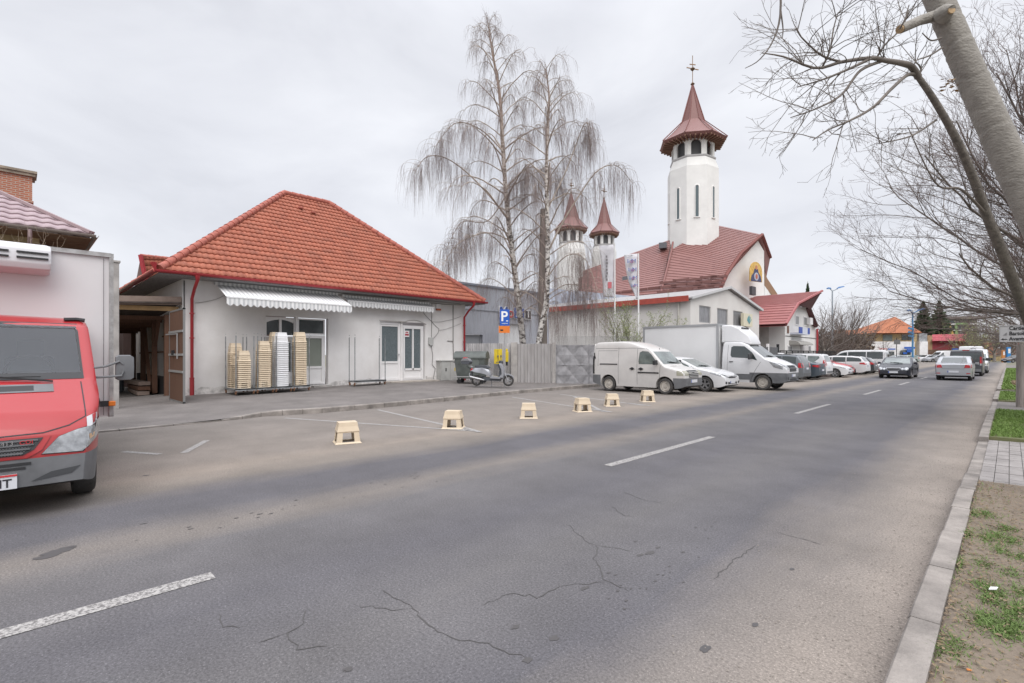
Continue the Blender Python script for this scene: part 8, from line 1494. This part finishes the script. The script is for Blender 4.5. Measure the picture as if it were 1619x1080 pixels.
# leaning foreground trunk with branch collars
def leaning():
    m = mat('beech_bark', (.32, .30, .27), .85, var=.75, vscale=9, col2=(.20, .185, .165), detail=10, bump=.6, bscale=34, stretch=(1, 1, 1.6)); d = 5.0
    ctrl = [np.array(D(1830, 560, 5.4)), np.array(D(1733, 560, 5.1)), np.array(D(1668, 412, 5.0)), np.array(D(1595, 250, 5)), np.array(D(1539, 125, 5)), np.array(D(1484, 0, 5)), np.array(D(1405, -180, 5)), np.array(D(1350, -340, 5))]; ctrl[0][2] = 0
    T_ = empty('leaning_tree', tuple(ctrl[0]), 'thick smooth grey trunk leaning across the top right corner', 'tree'); P = interp_curve(ctrl, 260); rad = np.interp(np.linspace(0, 1, 260), [0, .14, .3, .55, .72, 1], [.21, .158, .142, .124, .112, .085]); rng = np.random.default_rng(2)
    k = 28; Tn = np.gradient(P, axis=0); Tn /= np.linalg.norm(Tn, axis=1, keepdims=True); X = np.cross(Tn, CF); X /= np.linalg.norm(X, axis=1, keepdims=True); Y = np.cross(Tn, X); vs = []; fs = []; folds = [(i, rng.uniform(0, 6.28)) for i in (58, 84, 104, 122, 136, 150, 163, 176, 192)]
    for i in range(260):
        for j in range(k):
            a = 2*math.pi*j/k; r = rad[i]*(1+.03*math.sin(3*a+i*.03)+.02*math.sin(5*a-i*.05))
            for f, ph in folds:
                g = i-f-3.0*math.cos(a-ph); 
                if abs(g) < 3: r += .005*math.exp(-(g+.6)**2*2.2)-.007*math.exp(-(g-.7)**2*1.6)
            vs.append(tuple(P[i]+(X[i]*math.cos(a)+Y[i]*math.sin(a))*r))
    for i in range(259):
        for j in range(k): fs.append((i*k+j, i*k+(j+1) % k, (i+1)*k+(j+1) % k, (i+1)*k+j))
    mb = MB(); mb.add(vs, fs); mb.build('trunk', m, T_, smooth=80)
    c = D(1497, 18, 4.86); mb = MB(); fw_ = Vector((.7071, -.7071, 0)); mb.tube([c-fw_*.06, c, c+fw_*.035+Vector((0, 0, -.01)), c+fw_*.05+Vector((0, 0, -.02))], [.085, .072, .048, .040], 16); kn = mb.build('branch_collar', m, T_, smooth=70); mb = MB(); c2 = c+fw_*.053+Vector((0, 0, -.022)); mb.tube([c2-fw_*.01, c2+fw_*.004], .034, 14); mb.build('cut_wood', mat('cut_wood', (.40, .28, .16), .8, var=.3, vscale=20), kn)
    mb = MB(); mb.tube([D(1490, 22, 5), D(1455, 32, 4.95), D(1424, 46, 4.9)], [.058, .046, .042], 14); s_ = mb.build('branch_stub', m, T_, smooth=60); mb = MB(); mb.tube([D(1425, 45.5, 4.9), D(1421.5, 47, 4.895)], .037, 12); mb.build('cut_wood', MATS['cut_wood'], s_)
    W_ = Twigs(); tw = Twigs()
    for px in [[(1490, 75, 4.9), (1470, 88, 4.8), (1450, 95, 4.7), (1444, 104, 4.7)], [(1488, 60, 4.9), (1472, 64, 4.8), (1458, 52, 4.8)], [(1422, 46, 4.85), (1431, 30, 4.8), (1437, 8, 4.8)]]: W_.add(interp_curve([D(*q) for q in px], 10), .010, .004, 5)
    # drooping twig entering from the top
    W_.add(interp_curve([D(1232, -60, 4.6), D(1234, 20, 4.6), D(1222, 65, 4.6), D(1200, 95, 4.6), D(1178, 108, 4.6)], 16), .012, .003, 5); W_.add(interp_curve([D(1234, 15, 4.6), D(1238, 45, 4.6), D(1237, 60, 4.6)], 8), .008, .003, 4); W_.add(interp_curve([D(1484, -10, 5), D(1400, -120, 4.9), D(1300, -130, 4.8), D(1232, -60, 4.6)], 16), .04, .012, 6)
    W_.build('branches', m_branch, T_)
    lf = MB(); rr = random.Random(3)
    for _ in range(26): c = D(rr.uniform(1488, 1514), rr.uniform(125, 146), 4.8); a = rr.uniform(0, 6.28); e_ = Vector((math.cos(a), math.sin(a), rr.uniform(-.6, .3)))*.025; f_ = Vector((-math.sin(a), math.cos(a), rr.uniform(-1, 1)))*.010; lf.add([c-e_, c+f_, c+e_, c-f_], [(0, 1, 2, 3)])
    lf.build('dead_leaves', mat('dead_leaf', (.27, .17, .08), .8), T_)
leaning()
# broken tree: slim trunk bending left with drooping shoots
def broken():
    m = mat('slim_bark', (.22, .195, .17), .85, var=.9, vscale=11, col2=(.09, .08, .07), detail=9, bump=.8); T0 = np.array(D(1662, 560, 11.5)); T0[2] = 0
    T_ = empty('broken_tree', tuple(T0), 'slim trunk with a broken bent top and drooping shoots, left of the leaning trunk', 'tree'); rng = np.random.default_rng(8); w = Twigs()
    P = interp_curve([T0, D(1650, 560, 11.4), D(1632, 520, 11), D(1612, 470, 10.5), D(1585, 400, 10), D(1560, 340, 9.6), D(1540, 285, 9.2), D(1513, 222, 8.8), D(1478, 160, 8.5), D(1452, 122, 8.3)], 70); r = np.interp(np.linspace(0, 1, 70), [0, .3, .7, 1], [.13, .10, .068, .042])
    for i in range(69): w.add(P[i:i+2], r[i], r[i+1], 12)
    w.build('trunk', m, T_); B = Twigs(); TW = Twigs()
    main = [([(1452, 122, 8.3), (1441, 105, 8.2), (1425, 100, 8.0), (1400, 96, 7.8), (1378, 92, 7.6), (1330, 98, 7.4), (1290, 108, 7.2), (1240, 90, 7.0), (1205, 84, 6.9)], .055), ([(1452, 120, 8.3), (1436, 118, 8.2), (1410, 140, 7.8), (1380, 170, 7.5), (1345, 190, 7.2), (1310, 205, 7), (1285, 222, 6.9)], .034), ([(1395, 96, 7.8), (1360, 112, 7.5), (1330, 150, 7.3), (1290, 172, 7.1), (1250, 186, 7)], .026), ([(1378, 92, 7.6), (1340, 110, 7.3), (1300, 126, 7.1), (1260, 138, 7)], .024), ([(1330, 98, 7.4), (1300, 88, 7.2), (1270, 62, 7), (1258, 45, 7)], .018), ([(1300, 106, 7.3), (1312, 80, 7.2), (1318, 45, 7.2), (1325, 20, 7.2)], .016), ([(1385, 93, 7.7), (1400, 70, 7.6), (1425, 45, 7.6), (1438, 15, 7.6)], .016), ([(1452, 122, 8.3), (1456, 108, 8.3), (1447, 98, 8.2)], .02), ([(1560, 340, 9.6), (1520, 300, 9), (1480, 290, 8.6), (1435, 200, 8.2)], .03), ([(1480, 190, 8.7), (1440, 215, 8.2), (1385, 228, 8)], .02)]
    for px, r0 in main:
        Q = interp_curve([D(*q) for q in px], 26); B.add(Q, r0, .006, 7)
        for k in range(int(8+r0*150)):
            j = rng.integers(4, 25); ax = norm(Q[min(25, j+1)]-Q[j-1]); side = norm(np.cross(ax, rng.normal(0, 1, 3)))+np.array([0, 0, -.25 if rng.uniform() < .6 else .5]); grow(rng, B, TW, Q[j], norm(ax*.75+side*.7), rng.uniform(.35, 1.25), .008, 1, 3, -.05, (.6, .6, .6), (5, 4, 3), .006)
    B.build('branches', m_branch, T_); TW.build('twigs', m_branch, T_)
broken()
# --- bare scrub and trees behind the far parked cars
m_bushbr = mat('scrub_branch', (.135, .105, .08), .9)
bare_tree('bare_tree', 'rounded bare tree with pale upright twigs right of the grey lamp', tuple(D(1338, 560, 72).xy)+(0,), 2.0, .25, fan(20, 6.5, 9.0, .6, 1.5, .09), 11, maxl=3, kids=(10, 6, 3), spread=(.35, .4, .4), up=.4, thin=.02)
bare_tree('bare_tree', 'dark spreading bare fruit tree beside the white hall', tuple(D(1303, 560, 66).xy)+(0,), 2.4, .3, fan(18, 4.5, 6.6, .1, 1.3, .10), 12, maxl=3, kids=(11, 6, 4), spread=(.8, .8, .7), up=.0, thin=.02)
bare_tree('bare_tree', 'low tangled brown bare tree behind the minibus', tuple(D(1325, 560, 69).xy)+(0,), 1.2, .2, fan(22, 3.5, 5.5, -.1, 1.2, .08), 13, maxl=3, kids=(11, 6, 4), spread=(.8, .8, .7), up=.0, thin=.02, m2=m_bushbr)
bare_tree('bare_tree', 'small young bare tree on the kerb before the yellow house', tuple(D(1397, 560, 80).xy)+(0,), 2.4, .09, fan(10, 1.8, 2.6, .3, 1.4, .035), 14, maxl=2, kids=(6, 4), thin=.02)
for i, (u, d, L) in enumerate(((1545, 112, 8), (1572, 108, 8), (1600, 114, 9), (1525, 118, 6))):
    bare_tree('bare_tree', ['brown bare tree left of the tan store', 'brown bare tree before the tan store', 'large bare tree behind the blue totem', 'small bare tree beside the crimson store'][i], tuple(D(u, 560, d).xy)+(0,), 3, .3, fan(16, L*.7, L, .2, 1.4, .11), 20+i, maxl=3, kids=(9, 5, 3), thin=.03)
# spring shrub with a haze of new leaves, in front of the cream shed
def leafy(name, label, c, n, R3, ls, m, seed, trunk=True, cat='bush'):
    rng = np.random.default_rng(seed); T_ = empty(name, (c[0], c[1], 0), label, cat); BR = Twigs(); TW = Twigs()
    for k in range(14): a = k*2.4; grow(rng, BR, TW, np.array([c[0], c[1], .1]), np.array([math.cos(a)*.55, math.sin(a)*.55, 1]), c[2]*rng.uniform(.7, 1.0), .03, 0, 2, .3, (.5, .6), (9, 5), .012)
    BR.build('branches', m_bushbr, T_); tv = np.concatenate(TW.V); idx = rng.integers(0, len(tv), n); q = tv[idx]+rng.normal(0, .04, (n, 3)); e1 = rng.normal(0, 1, (n, 3)); e1 /= np.linalg.norm(e1, axis=1, keepdims=True); e2 = np.cross(e1, rng.normal(0, 1, (n, 3))); e2 /= np.linalg.norm(e2, axis=1, keepdims=True); V = np.stack([q-e1*ls, q+e2*ls*.5, q+e1*ls, q-e2*ls*.5], 1).reshape(-1, 3)-np.array(T_.location); me = bpy.data.meshes.new('leaves'); me.from_pydata(V.tolist(), [], [tuple(range(4*i, 4*i+4)) for i in range(n)]); me.materials.append(m); o = bpy.data.objects.new('leaves', me); COL.objects.link(o); o.parent = T_; TW.build('twigs', m_bushbr, T_); return T_
m_spring = mat('spring_leaf', (.27, .31, .14), .7, var=.4, vscale=5)
pc = D(998, 560, 31.5); leafy('budding_shrub', 'shrub hazed with small new leaves between the banner poles', (pc.x, pc.y, 4.6), 7000, 2, .042, m_spring, 31)
pc = D(1540, 560, 96); leafy('budding_tree', 'bare tree with pale green buds before the concrete block', (pc.x, pc.y, 8.5), 2500, 2, .09, mat('pale_bud', (.30, .33, .14), .8), 32, cat='tree')
# --- conifers
m_con = mat('conifer_needles', (.06, .095, .045), .85, var=.5, vscale=1.2, col2=(.035, .06, .03))
def conifer(u, vt, d, wpx, seed, label):
    rng = np.random.default_rng(seed); c = D(u, 560, d); h = H_+(V_-vt)*d/F_; rb = wpx/2*d/F_; T_ = empty('conifer', (c.x, c.y, 0), label, 'tree', 'conifers at the street end'); w = Twigs(); w.add(np.array([[c.x, c.y, 0], [c.x, c.y, h*.5], [c.x, c.y, h]]), .3, .04, 8); w.build('trunk', m_bark, T_); V = []; n = 0
    for k in range(850):
        z = 1.5+(h-1.8)*rng.uniform(0, 1)**1.1; rr_ = rb*(1-(z/h))**.8*rng.uniform(.35, 1.2)+.15; a = rng.uniform(0, 6.28); dv = np.array([math.cos(a), math.sin(a), 0]); sv = np.array([-math.sin(a), math.cos(a), 0]); p0 = np.array([c.x, c.y, z]); tip = p0+dv*rr_+np.array([0, 0, -.10*rr_+.1]); m1 = p0+dv*rr_*.45+np.array([0, 0, -.03*rr_]); wd = .10+.09*rr_; drop = np.array([0, 0, -.35-.2*rng.uniform()])
        V += [p0, m1+sv*wd+drop*.4, tip, m1-sv*wd+drop*.4]; V += [m1+sv*wd*.3, tip-dv*.1, tip-dv*rr_*.3+drop, m1+drop]
    V = np.array(V)-np.array(T_.location); me = bpy.data.meshes.new('crown'); me.from_pydata(V.tolist(), [], [tuple(range(4*i, 4*i+4)) for i in range(len(V)//4)]); me.materials.append(m_con); o = bpy.data.objects.new('crown', me); COL.objects.link(o); o.parent = T_
conifer(1460, 474, 128, 54, 41, 'dark green conifer right behind the blue lamp post'); conifer(1485, 473, 128, 54, 42, 'dark green conifer before the ochre gabled house'); conifer(1277, 445, 95, 26, 43, 'narrow conifer top showing behind the white hall roof')
# far dark growth closing the street
def hedge(name, label, u0, u1, d, h, n, m, seed):
    rng = np.random.default_rng(seed); a, b = D(u0, 560, d), D(u1, 560, d); V = []
    for k in range(n): t = rng.uniform(); z = h*rng.uniform(0, 1)*(.7+.3*math.sin(t*37)*math.sin(t*11+1)); q = np.array([a.x+(b.x-a.x)*t, a.y+(b.y-a.y)*t, z])+np.array([-.7, .7, 0])*rng.uniform(-2, 2); e1 = rng.normal(0, 1, 3); e2 = np.cross(e1, rng.normal(0, 1, 3)); e1 *= .35/np.linalg.norm(e1); e2 *= .12/np.linalg.norm(e2); V += [q-e1, q+e2, q+e1, q-e2]
    me = bpy.data.meshes.new(name); me.from_pydata(np.array(V).tolist(), [], [tuple(range(4*i, 4*i+4)) for i in range(n)]); me.materials.append(m); o = bpy.data.objects.new(name, me); COL.objects.link(o); tag(o, label, 'growth', kind='stuff')
hedge('far_scrub', 'brown bare scrub closing the view behind the parked cars', 1290, 1372, 88, 6.0, 9000, mat('brown_scrub', (.15, .115, .085), .9, var=.4, vscale=.5), 51); hedge('far_scrub', 'brown bare growth beyond the junction on the right', 1525, 1700, 135, 9.0, 9000, MATS['brown_scrub'], 52)
# dry ivy stems over the ochre house wall
W_ = Twigs(); rng = np.random.default_rng(5)
for k in range(26): b = D(rng.uniform(-10, 85), 405, 14.5); P = np.array(b)+np.cumsum(np.vstack([[0, 0, 0], rng.normal(0, .05, (8, 3))+np.array([0, 0, .09])*rng.uniform(.5, 1.4)]), 0); W_.add(P, .006, .002, 3)
T_ = empty('dry_climber', tuple(D(40, 560, 14.5).xy)+(0,), 'dry pale climber stems rising in front of the ochre wall', 'plant'); W_.add(np.array([[T_.location.x, T_.location.y, 0], [T_.location.x, T_.location.y, 2.5], list(D(40, 405, 14.5))]), .03, .01, 5)
for u in (0, 20, 60, 80): W_.add(interp_curve([np.array([T_.location.x, T_.location.y, 2.4]), D(u, 420, 14.5), D(u, 400, 14.5)], 6), .012, .006, 4)
W_.build('stems', mat('dry_stem', (.36, .29, .22), .9), T_)
# leaf litter heap around the verge tree
blades('litter_heap', 'brown leaf litter heaped round the foot of a verge tree', 'leaf litter', 5200, lambda rr: (.1+2.2*rr.random(), 37+rr.gauss(0, 1.2), .1+.1*rr.random()), .02, .06, .02, m_litter, 6, 1.5)
